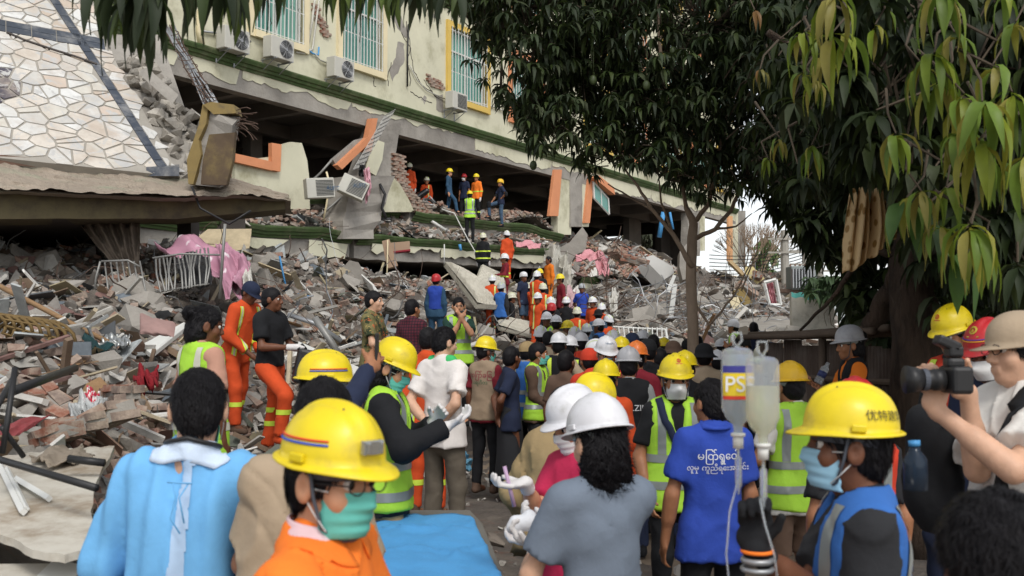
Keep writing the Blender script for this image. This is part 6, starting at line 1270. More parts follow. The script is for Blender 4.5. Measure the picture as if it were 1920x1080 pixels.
    if cl: PR += [prim((0, .088, .012), (0, .105, -.026), .0085, .0125, HC, Hf, k=.012), prim((-.026, .081, .030), (.026, .081, .030), .012, None, HC, Hf, k=.02), prim((-.013, .096, -.031), (.013, .096, -.031), .0085, None, HC, Hf, k=.008), ell((-.040, .058, -.026), (.022, .022, .026), HC, Hf, k=.02), ell((.040, .058, -.026), (.022, .022, .026), HC, Hf, k=.02),
                  prim((-.017, .086, -.057), (.017, .086, -.057), .0075, None, HC, Hf, k=.008), prim((-.014, .085, -.068), (.014, .085, -.068), .0085, None, HC, Hf, k=.008), ell((.031, .098, .010), (.017, .017, .011), HC, Hf, 's', .010), ell((-.031, .098, .010), (.017, .017, .011), HC, Hf, 's', .010)]
    for sg in (1, -1):
        PR += [ell((.080*sg, -.006, -.004), (.013, .023, .034), HC, Hf, k=.008)]
        if mid: PR += [ell((.094*sg, -.001, .000), (.008, .012, .021), HC, Hf, 's', .005)]
    for i in (0, 1):
        PR += [prim(S_[i], E_[i], .042*s*g**.5, .035*s*g**.5), prim(E_[i], W_[i], .036*s*g**.4, .025*s, k=.03), prim(E_[i]+(W_[i]-E_[i])*.2, E_[i]+(W_[i]-E_[i])*.5, .036*s*g**.4, .031*s, k=.03)]; PR += [prim(HP[i], KN[i], .075*s, .050*s), prim(KN[i], AN[i], .048*s, .034*s), prim(AN[i], AN[i]+np.array([.01, .13*s, -.04*s]), .036*s, .030*s)]
    hvox = mid; foc = [(HC-.14, HC+.14)]
    for i, sg in enumerate((1, -1)):
        pn = palms[i] if palms[i] is not None else (np.array([-1.0*sg, 0, 0]) if abs(HD[i][2]) > .6 else np.array([0, 0, 1.0]))
        pn = np.array(pn, float)
        if mid: PR += hand_prims(W_[i], HD[i], -pn, s, curl[i], -.001 if gloves else .0, side=-sg); foc += [(W_[i]-.10*s, W_[i]+.10*s+HD[i]*.09)] if near or detail else []
        else: PR += [prim(W_[i], W_[i]+HD[i]*.09*s, .030*s, .022*s), prim(W_[i]+HD[i]*.09*s, W_[i]+HD[i]*.15*s, .022*s, .014*s), prim(W_[i]+HD[i]*.03, W_[i]+HD[i]*.07*s+np.array([-.03*sg, .03, 0]), .014*s, .010*s)]
    V, Fq = sdf_mesh(PR, vox, fine, foc, k=.02); mesh_np('body', V, Fq, SKIN[skin], t, True, local=True)
    def grow(name, prims, m_, k=.03, nf=None, vx=None, planes=(), fc=(), fn_=None):
        r = sdf_mesh(prims, vx or vox, fn_ or vox, fc, k, nf, planes=planes)
        if r is None: return None
        o = mesh_np(name, r[0], r[1], m_, t, True, local=True); o['_n'] = 0; return o, r
    def shade(V, Fq, planes, off, name, m_, parent):
        bm = bmesh.new(); vs = [bm.verts.new(v) for v in V]; 
        for f in Fq:
            try: bm.faces.new([vs[i] for i in f])
            except ValueError: pass
        for q, nn in planes: bmesh.ops.bisect_plane(bm, geom=bm.verts[:]+bm.edges[:]+bm.faces[:], plane_co=q, plane_no=nn, clear_outer=True)
        if not bm.faces: bm.free(); return None
        bm.normal_update()
        for v in bm.verts: v.co += v.normal*off
        me = bpy.data.meshes.new(name); bm.to_mesh(me); bm.free(); me.materials.append(m_); me.polygons.foreach_set('use_smooth', [True]*len(me.polygons)); o = bpy.data.objects.new(name, me); COL.objects.link(o); o.parent = parent; WM[o.name] = wmat(parent); return o
    def band(r, z0, z1, x0, x1, name, m_, parent, off=.004, yb=None):
        """strip of a garment between torso-frame limits"""
        p = lambda x, y, z: tuple(O+TR @ np.array([x, y, z])); nx, nyv, nz_ = TR @ np.array([1., 0, 0]), TR @ np.array([0, 1., 0]), TR @ np.array([0, 0, 1.]); pls = [(p(0, 0, z0*s), tuple(-nz_)), (p(0, 0, z1*s), tuple(nz_))]
        if x0 is not None: pls += [(p(x0*s, 0, 0), tuple(-nx)), (p(x1*s, 0, 0), tuple(nx))]
        if yb: pls += [(p(0, 0, 0), tuple(nyv*yb))]
        Vv, Ff = r; c = (Vv-O) @ TR; zc = c[:, 2]; keep = (zc > z0*s-.06) & (zc < z1*s+.06)
        if x0 is not None: keep &= (c[:, 0] > x0*s-.06) & (c[:, 0] < x1*s+.06)
        Fk = Ff[keep[Ff].all(1)]
        if not len(Fk): return
        u, inv = np.unique(Fk, return_inverse=True); return shade(Vv[u], inv.reshape(Fk.shape), pls, off, name, m_, parent)
    # trousers
    pm, pl_ = C[pants[0]], pants[1]; ti = .008+loose*.6; off = .010 if not near else .012
    if pl_ == 'skirt': q = [prim((0, 0, -.62*s), (0, 0, .06*s), .20*s, .15*s, O, np.eye(3), (1, .8, 1), [((0, 0, -.66*s), (0, 0, -1))])]; pq = grow('longyi', q, pm, nf=wrinkle(wr, seed=sd0, vert=True))
    else:
        q = [prim((0, 0, -.06*s), (0, 0, .06*s), .136*g*s+ti, .118*g*s+ti*.5, O, np.eye(3), (1, .72, 1), k=.04)]
        for i in (0, 1):
            sh = pl_ == 'short'; kn = KN[i]; dn = (AN[i]-KN[i])/np.linalg.norm(AN[i]-KN[i])
            if sh: dk = (KN[i]-HP[i])/np.linalg.norm(KN[i]-HP[i]); q.append(prim(HP[i], KN[i]+dk*.08, .080*s+ti, .078*s+ti, pl=[(KN[i]-dk*.01, dk)], k=.03))
            else: q += [prim(HP[i], KN[i], .074*s+ti, .058*s+ti), prim(KN[i], AN[i]+dn*.03, .055*s+ti, .046*s+ti, pl=[(AN[i]-dn*.02, dn)])]
        pq = grow('trousers', q, pm, nf=wrinkle(wr*.9, seed=sd0+3))
    if tape and pq and tape[1]:
        for i in (0, 1):
            if pl_ == 'long': 
                for zz in (.24,):
                    Vv, Ff = pq[1]; zz_ = AN[i][2]+zz*s; kp = (abs(Vv[:, 2]-zz_) < .1) & (((Vv[:, 0]-AN[i][0])**2) < .02); Fk = Ff[kp[Ff].all(1)]
                    if len(Fk): u, inv = np.unique(Fk, return_inverse=True); shade(Vv[u], inv.reshape(Fk.shape), [((0, 0, zz_-.025), (0, 0, -1)), ((0, 0, zz_+.025), (0, 0, 1))], .004, 'reflective_band', tape[0], pq[0])
    # shoes
    q = []
    for i, sg in enumerate((1, -1)): a_ = AN[i]; q += [prim(a_+np.array([0, -.03, -.035])*s, a_+np.array([.012*sg, .15, -.045])*s, .042*s, .038*s, pl=[((0, 0, a_[2]-.073*s), (0, 0, -1))]), prim(a_+np.array([0, -.01, .03])*s, a_+np.array([0, 0, -.03])*s, .045*s, .042*s)]
    if shoes: grow('shoes', q, C[shoes], k=.02)
    # shirt
    inf = .012+loose; q = torso(inf, hem, flare=.028+loose*.4+(.05 if gown else 0)); sl = shirt[1]
    if hem < -.09 and not gown: q += [prim((.07*sg*s, 0, (hem-.05)*s), (.07*sg*s, 0, -.02*s), .118*g*s+inf, .105*g*s+inf, O, TR, (1, .9, 1), [((0, 0, hem*s), (0, 0, -1))], k=.05) for sg in (1, -1)]
    if gown: q.append(prim((0, -.02, -.7*s), (0, -.01, .3*s), .25*s, .15*s, O, np.eye(3), (1, .75, 1), k=.06))
    for i in (0, 1):
        da = (E_[i]-S_[i])/np.linalg.norm(E_[i]-S_[i]); df = (W_[i]-E_[i])/np.linalg.norm(W_[i]-E_[i])
        if sl == 'short': q.append(prim(S_[i], S_[i]+da*.27*s, .046*s+inf, .047*s+inf+.008, pl=[(S_[i]+da*.205*s, da)], k=.04))
        elif sl == 'long': lz = .012 if gown else 0; q += [prim(S_[i], E_[i], .048*s+inf, .041*s+inf+lz, k=.04), prim(E_[i], W_[i]+df*.03, .041*s+inf+lz, .028*s+inf, pl=[(W_[i]-df*.01, df)], k=.04)]
        else: q.append(prim(S_[i], S_[i]+da*.01, .048*s+inf, k=.04, pl=[(S_[i]+da*.0, da)]))
    sq = grow('gown' if gown else 'shirt', q, C[shirt[0]], nf=wrinkle(wr*(1.2 if gown else 1), seed=sd0, vert=gown), fc=[(HC-.2, HC+[.2, .2, -.05])] if near else (), fn_=.009)
    if collar and not near:
        c_ = grow('collar', [prim((0, -.022, .500*s), (0, -.008, .552*s), .092*s, .066*s, O, TR, (1, 1.0, 1), [((0, 0, .545*s), (0, -.25, 1)), ((0, 0, .500*s), (0, 0, -1))], k=.01), prim((0, .01, .54*s), (0, .12, .46*s), .03*s, .04*s, O, TR, op='s', k=.01)], C[collar], vx=min(vox, .010))
    if towel: grow('towel', [prim((-.075*s, -.01, .50*s), (.075*s, -.01, .50*s), .050, None, O, TR, k=.04), prim((.085*s, .0, .50*s), (.075*s, .13, .30*s), .030, None, O, TR, (1, 1, 1)), prim((-.085*s, .0, .50*s), (-.08*s, .13, .32*s), .030, None, O, TR)], C[towel], nf=wrinkle(.004, seed=1), vx=min(vox, .014))
    vr = None
    if vest:
        vi = inf+.016; hv = vest.get('hem', -.10); q = torso(vi, hv, flare=.012); 
        if hv < -.09: q += [prim((.07*sg*s, 0, (hv-.05)*s), (.07*sg*s, 0, -.02*s), .122*g*s+vi, .108*g*s+vi, O, TR, (1, .9, 1), [((0, 0, hv*s), (0, 0, -1))], k=.05) for sg in (1, -1)]
        for sg in (1, -1): q.append(prim((.222*sg*s*sw, 0, .43*s), (.232*sg*s*sw, 0, .29*s), .078*s, .06*s, O, TR, op='s', k=.01))
        q.append(prim((0, .10*s, .55*s), (0, .17*s, .16*s), .062*s, .010, O, TR, op='s', k=.01)); q.append(prim((0, 0, .60*s), (0, 0, .53*s), .070*s, None, O, TR, op='s', k=.01))
        vr = grow('vest', q, C[vest['m']], nf=wrinkle(wr*.6, seed=sd0+1), vx=min(vox, .014))
        tm = {'s': M_REFL, 'w': M_REFW, 'y': M_REFY}[vest.get('t', 's')]
        if vr and vest.get('bands', True):
            for z0 in vest.get('z', (.02, .16)): band(vr[1], z0, z0+.048, None, None, 'reflective_band', tm, vr[0])
            for x0 in (-.125, .078): band(vr[1], vest.get('z', (.02, .16))[-1]+.05, .50, x0, x0+.047, 'reflective_band', tm, vr[0])
    if tape and sq:
        for z0 in tape[2] if len(tape) > 2 else (.16,): band(sq[1], z0, z0+.04, None, None, 'reflective_band', tape[0], sq[0])
        if len(tape) > 3:
            for x0 in tape[3]: band(sq[1], -.10, .49, x0, x0+.045, 'reflective_band', tape[0], sq[0]); band(sq[1], -.10, .49, x0+.014, x0+.030, 'reflective_core', M_REFW, sq[0], .007)
    if gloves:
        q = []
        for i, sg in enumerate((1, -1)):
            pn = palms[i] if palms[i] is not None else (np.array([-1.0*sg, 0, 0]) if abs(HD[i][2]) > .6 else np.array([0, 0, 1.0])); df = (W_[i]-E_[i])/np.linalg.norm(W_[i]-E_[i])
            if mid: q = hand_prims(W_[i], HD[i], -np.array(pn, float), s, curl[i], .0022, side=-sg)+[prim(W_[i]-df*.05, W_[i], .033*s, .030*s, k=.01, pl=[(W_[i]-df*.055, -df)])]; grow('glove', q, gloves if not isinstance(gloves, str) else C[gloves], k=.006, vx=.0048 if near else .0065)
            else: grow('glove', [prim(W_[i], W_[i]+HD[i]*.09*s, .034*s, .028*s), prim(W_[i]+HD[i]*.09*s, W_[i]+HD[i]*.15*s, .026*s, .018*s), prim(W_[i]+HD[i]*.03, W_[i]+HD[i]*.07*s+np.array([-.03*sg, .03, 0]), .018*s, .014*s)], gloves if not isinstance(gloves, str) else C[gloves], vx=.014 if cl else .02)
    # hair
    hp_ = lambda p: HC+Hf @ np.array(p)
    if hair:
        q = [ell((0, -.014, .030 if hat else .034), (.079, .100, .090) if hat else (.080, .103, .099), HC, Hf, k=.02), ell((0, -.048, -.025), (.066, .060, .062), HC, Hf, k=.03)]; zc = {'short': -.075, 'crop': -.06, 'bob': -.15, 'bun': -.11, 'curly': -.10, 'long': -.24}[hair]
        if hair in ('bob', 'long'): q += [ell((.045, -.03, -.08), (.046, .055, .09), HC, Hf, k=.03), ell((-.045, -.03, -.08), (.046, .055, .09), HC, Hf, k=.03), ell((0, -.055, -.08), (.06, .045, .10), HC, Hf, k=.03)]
        if hair == 'bun': q += [ell((0, -.10, .07), (.055, .05, .05), HC, Hf, k=.01), ell((.0, -.05, -.05), (.085, .07, .08), HC, Hf, k=.03)]
        if hair == 'curly': q += [ell((0, -.01, .05), (.098, .11, .10), HC, Hf, k=.02)]
        q += [ell((0, .098, -.052), (.082, .090, .104), HC, Hf, 's', .012), ell((.094, .006, -.026), (.032, .036, .050), HC, Hf, 's', .006), ell((-.094, .006, -.026), (.032, .036, .050), HC, Hf, 's', .006)]
        am = .0022 if hair in ('short', 'crop') else .005; fq = 110 if near else 70
        hn = grow('hair', q, M_HAIR, k=.02, nf=lambda X, Y, Z: am*np.sin(X*fq+9*np.sin(Y*31)+Z*fq*.4)*np.sin(Y*fq*.9+5*np.sin(Z*23+X*17))+.0012*np.sin(Z*150+X*90), vx=fine, planes=[(hp_((0, 0, zc)), Hf @ np.array([0, .35, -1])/1.06)])
        if hn and (near or d < 5.5 or (mid and not hat)):                                        # fine strands break the outline
            bm_ = hn[1][0]; rgl = np.random.default_rng(NPER[0]); ns = (5200 if near else 3600) if d < 5.5 else 1500; pick = bm_[rgl.integers(0, len(bm_), ns)]; out = (pick-HC); out /= np.linalg.norm(out, axis=1, keepdims=True); dn = np.tile(Hf @ np.array([0, -.35, -.75]), (ns, 1))+rgl.normal(0, .14 if hair not in ('curly', 'bob') else .35, (ns, 3)); dn -= out*(dn*out).sum(1, keepdims=True)*.8; dn /= np.linalg.norm(dn, axis=1, keepdims=True)
            ln = rgl.uniform(.018, .038, (ns, 1))*(1 if hair != 'bob' else 1.4); sdv = np.cross(dn, out)*(.0011 if near else .0022); a0 = pick-dn*ln*.35-out*.003; a1 = pick+dn*ln*.3+out*.0028; a2 = pick+dn*ln*.85+out*rgl.uniform(-.001, .004, (ns, 1)); VV = np.stack([a0-sdv, a0+sdv, a1-sdv, a1+sdv, a2], 1).reshape(-1, 3); bi = np.arange(ns)*5
            FF = [tuple(x) for b0 in bi for x in ((b0, b0+1, b0+3, b0+2), (b0+2, b0+3, b0+4))]; o = mesh_np('hair_strands', VV, FF, M_HAIR, hn[0], False, local=True); o['kind'] = 'stuff'
    if cl:
        for sg in (1, -1):
            mb = MB(); c = np.array((.031*sg, .0735, .008)); r_ = .0135
            mb.grid(lambda u, v: hp_(c+np.array([math.sin(v*math.pi)*math.cos(u*6.2832), -math.cos(v*math.pi), math.sin(v*math.pi)*math.sin(u*6.2832)])*r_), 12, 8, closed_u=True); mb.m = [1 if j//12 >= 6 else 0 for j in range(len(mb.f))]; o = mesh_np('eye', mb.v, mb.f, [M_EYEW, M_IRIS], t, True, local=True, mi=mb.m)
            mb = MB(); mb.tube([hp_((.014*sg, .090, .036)), hp_((.030*sg, .090, .041)), hp_((.046*sg, .078, .036))], [.0030, .0038, .002], 5); mesh_np('eyebrow', mb.v, mb.f, M_HAIR, t, True, local=True)
    if mask:
        mm = {'teal': M_MTEAL, 'blue': M_MBLUE, 'white': M_MWHITE}[mask[0]]; n95 = len(mask) > 1; mb = MB(); nu = 20 if cl else 10
        def mk(u, v):
            a = (u*2-1); z = -.004-.100*v-(.006*a*a); wd = .064-.012*abs(v-.45); bulge = .017*math.exp(-((v-.25)/.22)**2)*math.exp(-(a/.25)**2)+.012*(1-a*a)+(.030*(1-abs(a))**.8*math.exp(-((v-.45)/.4)**2) if n95 else 0); y = .020+.074*math.cos(a*1.42)+bulge-.014*v*v+(0 if n95 else .0022*math.sin(v*24))
            return hp_((wd*math.sin(a*1.35)*1.04, y, z))
        mb.grid(mk, nu, nu); mo = mesh_np('mask', mb.v, mb.f, mm, t, True, local=True); mo.modifiers.new('thickness', 'SOLIDIFY').thickness = .002
        if cl:
            for sg in (1, -1):
              mb = MB()
              for z in (-.006, -.088): mb.tube([hp_((.066*sg, .05, z)), hp_((.075*sg, .02, z*.6)), hp_((.079*sg, -.012, z*.3+.012))], .0018, 4)
              mesh_np('ear_loop', mb.v, mb.f, M_MWHITE, mo, True, local=True)
    if glasses:
        mb = MB()
        for sg in (1, -1):
            pts_ = [hp_((.033*sg+.024*math.cos(a*.5236), .106-.006*abs(math.cos(a*.5236)), .008+.017*math.sin(a*.5236))) for a in range(13)]; mb.tube(pts_, .0017, 5); mb.tube([hp_((.057*sg, .10, .012)), hp_((.078*sg, .06, .012)), hp_((.080*sg, -.01, .008))], .0017, 4)
        mb.tube([hp_((-.009, .108, .010)), hp_((.009, .108, .010))], .0017, 4); mesh_np('glasses', mb.v, mb.f, M_BLACKP, t, True, local=True)
    hm = None
    if hat:
        k_ = hat[0]; m_ = HM.get(hat[1]) or C[hat[1]]; Vh, Fh = helmet_mesh(k_, 56 if near else 36 if mid else 22 if cl else 16, 16 if mid else 9); off = np.array([0, -.006, .052 if k_ != 'cap' else .036]); HR = Hf @ rotx(hatpitch); Vh = (Vh @ HR.T)+(HC+Hf @ off)
        hm = mesh_np({'cap': 'cap', 'bucket': 'sun_hat'}.get(k_, 'helmet'), Vh, Fh, m_, t, True, local=True); hm.modifiers.new('thickness', 'SOLIDIFY').thickness = -.004
        ho = HC+Hf @ off; hq = lambda p: ho+HR @ np.array(p)
        if k_ in ('hard', 'fire', 'rescue') and d < 20:
            mb = MB(); N_ = 24
            mb.grid(lambda u, v: hq((math.sin(u*6.2832)*.083, math.cos(u*6.2832)*.102, -.008-.026*v-.010*max(0, -math.cos(u*6.2832)))), N_, 2, closed_u=True); mo_ = mesh_np('headband', mb.v, mb.f, M_STRAP if near else M_REFL, hm, True, local=True); mo_.modifiers.new('thickness', 'SOLIDIFY').thickness = .003
            if strap: mb = MB(); [mb.tube([hq((.088*sg, .02, 0)), hp_((.080*sg, .022, -.02)), hp_((.064*sg, .035, -.085)), hp_((.022*sg, .060, -.112)), hp_((0, .064, -.114))], .0045 if near else .004, 5) for sg in (1, -1)]; mesh_np('chin_strap', mb.v, mb.f, M_STRAP, hm, True, local=True)
        if k_ == 'fire':
            mb = MB()
            for x0 in (-.05, .05):
                for e_ in range(1): mb.grid(lambda u, v: hq((x0*.9+(v-.5)*.020, .118*math.cos(.35+u*2.4)*.93, .107*math.sin(.35+u*2.4)+.006)), 14, 1)
            so_ = mesh_np('reflective_stripe', mb.v, mb.f, M_REFY, hm, True, local=True); so_.modifiers.new('thickness', 'SOLIDIFY').thickness = .003
        if k_ == 'hard' and mid:
            mb = MB()
            for a in (-2, -1, 0, 1, 2):
                if hat[1] in ('yellow', 'amber'): mb.tube([hq((.011*a, .045, .1075)), hq((.011*a, .047, .1095))], .0038, 8)
            if mb.v: mesh_np('vent_holes', mb.v, mb.f, M_DARK, hm, True, local=True)
            for sg in (1, -1): mb = MB(); mb.box(hq((.106*sg, .0, .010)), (.010, .038, .018), Matrix(HR.tolist())); o = mesh_np('accessory_slot', mb.v, mb.f, m_, hm, False, local=True); bev(o, .003)
        if hatband:
            for (zz, col_, th0, th1) in hatband:
                mb = MB(); q_ = (1-(zz/.118)**2)**.5 if zz < .11 else .3
                mb.tube([hq((math.sin(a)*(.101*q_+.003), math.cos(a)*(.123*q_+.003), zz)) for a in [th0+(th1-th0)*i/16 for i in range(17)]], .0028, 6); mesh_np('stripe', mb.v, mb.f, mat('stripe_'+col_, hexc(col_), .5, 0), hm, True, local=True)
    if pads:
        grow('elbow_pad', [prim(E_[0]-np.array([0, .01, .03]), E_[0]+np.array([0, -.01, .03]), .062*s)], C['black']); grow('elbow_pad', [prim(E_[1]-np.array([0, .01, .03]), E_[1]+np.array([0, -.01, .03]), .062*s)], C['black']); grow('knee_pad', [prim(KN[0]+np.array([0, .0, .05]), KN[0]+np.array([0, 0, -.05]), .085*s)], C['black'])
    tw = lambda p: Vector(tuple(RW @ np.array(p)+root))
    return dict(root=t, helmet=hm, HC=HC, Hf=Hf, hands=[tw(W_[i]+HD[i]*.07*s) for i in (0, 1)], tw=tw, shirt=sq, vest=vr, O=O, TR=TR, s=s, hq=(lambda p: (HC+Hf @ np.array([0, -.006, .052]))+Hf @ np.array(p)) if hat else None, z=root[2], xy=root, px=px, d=d, toloc=toloc)
def decal(pp, tgt, body, size, centre, nrm_, upv=(0, 0, 1), m=None, name='lettering', off=.004):
    """flat print pressed on to a curved part (local coordinates)"""
    me = text_mesh(body, size) if isinstance(body, str) else None
    V, Fc = (np.array([tuple(v.co) for v in me.vertices]), [tuple(p.vertices) for p in me.polygons]) if me else body
    n_ = Vector(nrm_).normalized(); up = Vector(upv); up = (up-n_*up.dot(n_)).normalized(); rt = up.cross(n_); c = Vector(centre); tm_ = tgt.data; bvh = BVHTree.FromPolygons([v.co[:] for v in tm_.vertices], [p.vertices[:] for p in tm_.polygons]); out = []; last = 0
    for v in V:
        o = c+rt*v[0]+up*v[1]; h_ = bvh.ray_cast(o+n_*.4, -n_)
        if h_[0] is not None: last = (h_[0]-o).dot(n_)
        out.append(o+n_*(last+off))
    return mesh_np(name, [tuple(v) for v in out], Fc, m, tgt, local=True)
# ================================================================ the crowd, front to back
LV = dict(m='vis', t='s')
PE = {}
PE['A'] = person('man with short black hair seen from behind in a sky blue medical gown', 374, 690, 3.15, 184, 1.75, side=3.5, head=(-10, 12), arms=((.03, .26, -.34), (.03, .26, -.34)), skin='pale', shirt=('gown', 'long'), gown=True, loose=.004, sw=1.0, g=1.04, wr=.012, pants=('charcoal', 'long'), mask=('teal',))
PE['B'] = person('man in orange polo, striped yellow hard hat, glasses and teal mask at bottom centre', 634, 750, 2.15, 78, 1.70, head=(22, 4), skin='light', shirt=('orange2', 'short'), collar='orange2', hat=('hard', 'yellow'), mask=('teal',), glasses=True, g=1.12, sw=1.05, arms=('fwd', 'fwd'), loose=.01, wr=.009, hatband=((.048, 'd8442a', -2.5, -1.0), (.040, '2c52c0', -2.5, -1.0), (.048, 'd8442a', 1.0, 2.5), (.040, '2c52c0', 1.0, 2.5)))
PE['C'] = person('person with black hair and beige shirt just behind the man in the orange polo', 608, 704, 3.0, 185, 1.73, side=14, sw=.82, shirt=('beige', 'short'), g=.95, arms=('fwd', 'fwd'), skin='tan', hair='short', pants=('charcoal', 'long'), collar='polo')
PE['D'] = person('person in a striped yellow hard hat holding up a phone left of the black sleeves', 612, 655, 4.4, 112, 1.75, arms=(P(694, 690, 4.2), 'down'), shirt=('navy', 'long'), hat=('hard', 'yellow'), skin='tan', hatband=((.04, 'd8442a', -2.3, -.8), (.032, '2c52c0', -2.3, -.8), (.04, 'd8442a', .8, 2.3), (.032, '2c52c0', .8, 2.3)), curl=(50, 20))
PE['E'] = person('worker in black sleeves and lime vest with yellow hard hat, holding out gloved hands', 757, 636, 5.4, 88, 1.70, head=(8, 22), arms=(P(838, 800, 5.2), P(812, 790, 5.5)), skin='light', shirt=('black', 'long'), vest=dict(m='vis', z=(-.05, .1)), pants=('khaki', 'long'), hat=('hard', 'yellow'), mask=('teal',), gloves=M_GLOVE, loose=.012, hair='long')
PE['F'] = person('man in white polo and grey trousers with a green towel round his neck', 838, 612, 7.9, 148, 1.80, head=(25, 8), arms=('back', 'back'), skin='pale', shirt=('polo', 'short'), pants=('trou', 'long'), towel='grn', gloves=M_GLOVE, g=1.05, loose=.006)
PE['G'] = person('man in orange rescue suit mostly hidden behind the man in the white polo', 803, 612, 9.2, 165, 1.78, skin='tan', shirt=('orange', 'long'), pants=('orange', 'long'), tape=(M_REFY, True, (), (-.12, .08)), shoes='brown')
PE['H'] = person('man in tan vest over maroon sleeves with yellow hard hat, seen from behind', 914, 630, 10.8, 150, 1.66, head=(35, 5), skin='dark', shirt=('maroon', 'short'), vest=dict(m='tan', bands=False), pants=('black', 'long'), hat=('hard', 'yellow'), mask=('teal',), gloves=M_GLOVE, shoes='brown')
PE['I'] = person('young man in a navy t-shirt and dark longyi looking right', 960, 648, 10.4, 100, 1.66, head=(-35, 0), arms=('back', 'back'), skin='dark', shirt=('navy', 'short'), pants=('charcoal', 'skirt'), shoes='brown')
PE['J'] = person('man in tan cap and blue vest over grey sleeves behind the young man in navy', 990, 638, 11.3, 140, 1.66, skin='tan', shirt=('wash', 'long'), vest=dict(m='bluev'), hat=('cap', 'khaki'), pants=('black', 'long'))
PE['K'] = person('man in a lime vest over a brown shirt with teal mask, facing the camera', 1012, 641, 10.8, 60, 1.62, head=(-25, 5), arms=('front', 'front'), skin='tan', shirt=('brown', 'long'), vest=LV, mask=('teal',), pants=('charcoal', 'long'))
PE['L'] = person('man in a white hard hat and black vest over khaki sleeves, back turned', 1048, 622, 11.8, 172, 1.70, skin='dark', shirt=('beige', 'short'), vest=dict(m='black', t='y', z=(-.02,)), hat=('hard', 'white'), pants=('charcoal', 'long'), arms=('hips', 'hips'))
PE['L2'] = person('worker in a second white hard hat and amber sleeves right of the black vest', 1068, 628, 12.4, 168, 1.70, skin='dark', shirt=('brown', 'long'), vest=dict(m='black', t='y', z=(-.02,)), hat=('hard', 'white'), pants=('charcoal', 'long'))
PE['N'] = person('man in glasses and mask wearing a white lettered hard hat, facing the camera', 1139, 630, 9.2, 12, 1.72, head=(0, 14), skin='light', shirt=('jac', 'long'), hat=('hard', 'white'), mask=('blue',), glasses=True, pants=('navy', 'long'))
PE['N2'] = person('person in red orange jacket seen from behind left of the lettered hard hat', 1105, 650, 9.6, 190, 1.58, skin='tan', shirt=('jac', 'long'), tape=(M_REFY, True, (), (.08,)), hat=('cap', 'jac'), pants=('jac', 'long'))
PE['O1'] = person('worker in orange whose yellow hard hat is farther of the two in the centre', 1136, 672, 7.6, 172, 1.66, skin='tan', shirt=('orange', 'long'), hat=('hard', 'yellow'))
PE['O2'] = person('worker in navy with yellow hard hat bearing a red emblem, behind the white hard hats', 1126, 700, 5.4, 122, 1.62, head=(10, 15), skin='tan', shirt=('navy', 'long'), hat=('hard', 'yellow'), mask=('white', 1))
PE['P'] = person('person in a grey hard hat and black vest with white print on the back', 1178, 648, 8.4, 176, 1.74, skin='tan', shirt=('wash', 'short'), vest=dict(m='black', bands=False), hat=('hard', 'grey'))
PE['Q'] = person('worker in an orange hard hat and dark red t-shirt seen from behind', 1194, 638, 9.2, 170, 1.74, skin='tan', shirt=('dred', 'short'), hat=('hard', 'orange'))
PE['R'] = person('man in a black cap and black shirt seen from behind in the centre crowd', 1214, 633, 9.9, 186, 1.80, skin='tan', shirt=('black', 'short'), hat=('cap', 'black'), g=1.1)
PE['S'] = person('person in a brown bucket hat and dark red shirt at the back of the crowd', 1262, 640, 11.6, 178, 1.68, skin='tan', shirt=('dred', 'short'), hat=('bucket', 'brown'))
PE['S2'] = person('worker whose yellow hard hat shows right of the masked man in the lime vest', 1284, 656, 8.6, 185, 1.66, skin='tan', shirt=('black', 'short'), hat=('hard', 'yellow'))
PE['S3'] = person('person in a black bucket hat and pale beige shirt near the thin trunk', 1320, 645, 10.2, 172, 1.68, skin='tan', shirt=('beige', 'short'), hat=('bucket', 'black'))
PE['S4'] = person('person in a white hard hat behind the black bucket hat', 1344, 655, 12.5, 180, 1.62, skin='tan', shirt=('wash', 'short'), hat=('hard', 'white'))
PE['S5'] = person('person in a black shirt left of the brown bucket hat', 1238, 652, 10.6, 170, 1.66, skin='tan', shirt=('charcoal', 'short'), hair='short')
PE['T'] = person('man in yellow hard hat, white respirator and lime vest facing the camera', 1267, 662, 6.2, 2, 1.70, head=(0, 3), g=1.22, arms=((.04, .10, -.50), (.04, .10, -.50)), skin='tan', shirt=('black', 'short'), vest=dict(m='vis', z=(-.02, .14), hem=-.14), pants=('black', 'long'), hat=('hard', 'yellow'), mask=('white', 1), detail=True)
PE['U'] = person('man in a royal blue polo with white lettering on his back, seen from behind', 1332, 708, 5.2, 188, 1.68, head=(-22, 0), arms=('down', (.10, .05, -.52)), skin='tan', shirt=('blue', 'short'), collar='blue', pants=('black', 'long'), hem=-.16, loose=.008, wr=.006, hair='short')
PE['W'] = person('dark skinned man in yellow lettered hard hat and blue vest holding up two infusion bottles', 1596, 716, 2.65, -98, 1.72, head=(0, -4), g=1.12, arms=(P(1416, 1030, 2.5), (-.1, .2, -.40)), skin='dark', shirt=('charcoal', 'short'), vest=dict(m='bluev', z=(-.02,), hem=-.12), hat=('hard', 'yellow'), mask=('blue',), gloves='black', hair='crop', hd=(Vector((0, .1, 1)), None), curl=(55, 30))
PE['X'] = person('woman in a white hard hat and slate grey t-shirt seen from behind with latex gloves', 1112, 737, 3.45, 200, 1.62, head=(-10, 10), arms=(P(1032, 985, 3.85), P(1006, 1030, 3.62)), skin='pale', shirt=('grey', 'short'), hat=('hard', 'white'), gloves=M_GLOVE, hair='bob', pants=('charcoal', 'long'), loose=.006, g=.95, hd=(Vector((-.6, .1, .15)), Vector((-.45, .1, .3))), curl=(40, 45), strap=False)
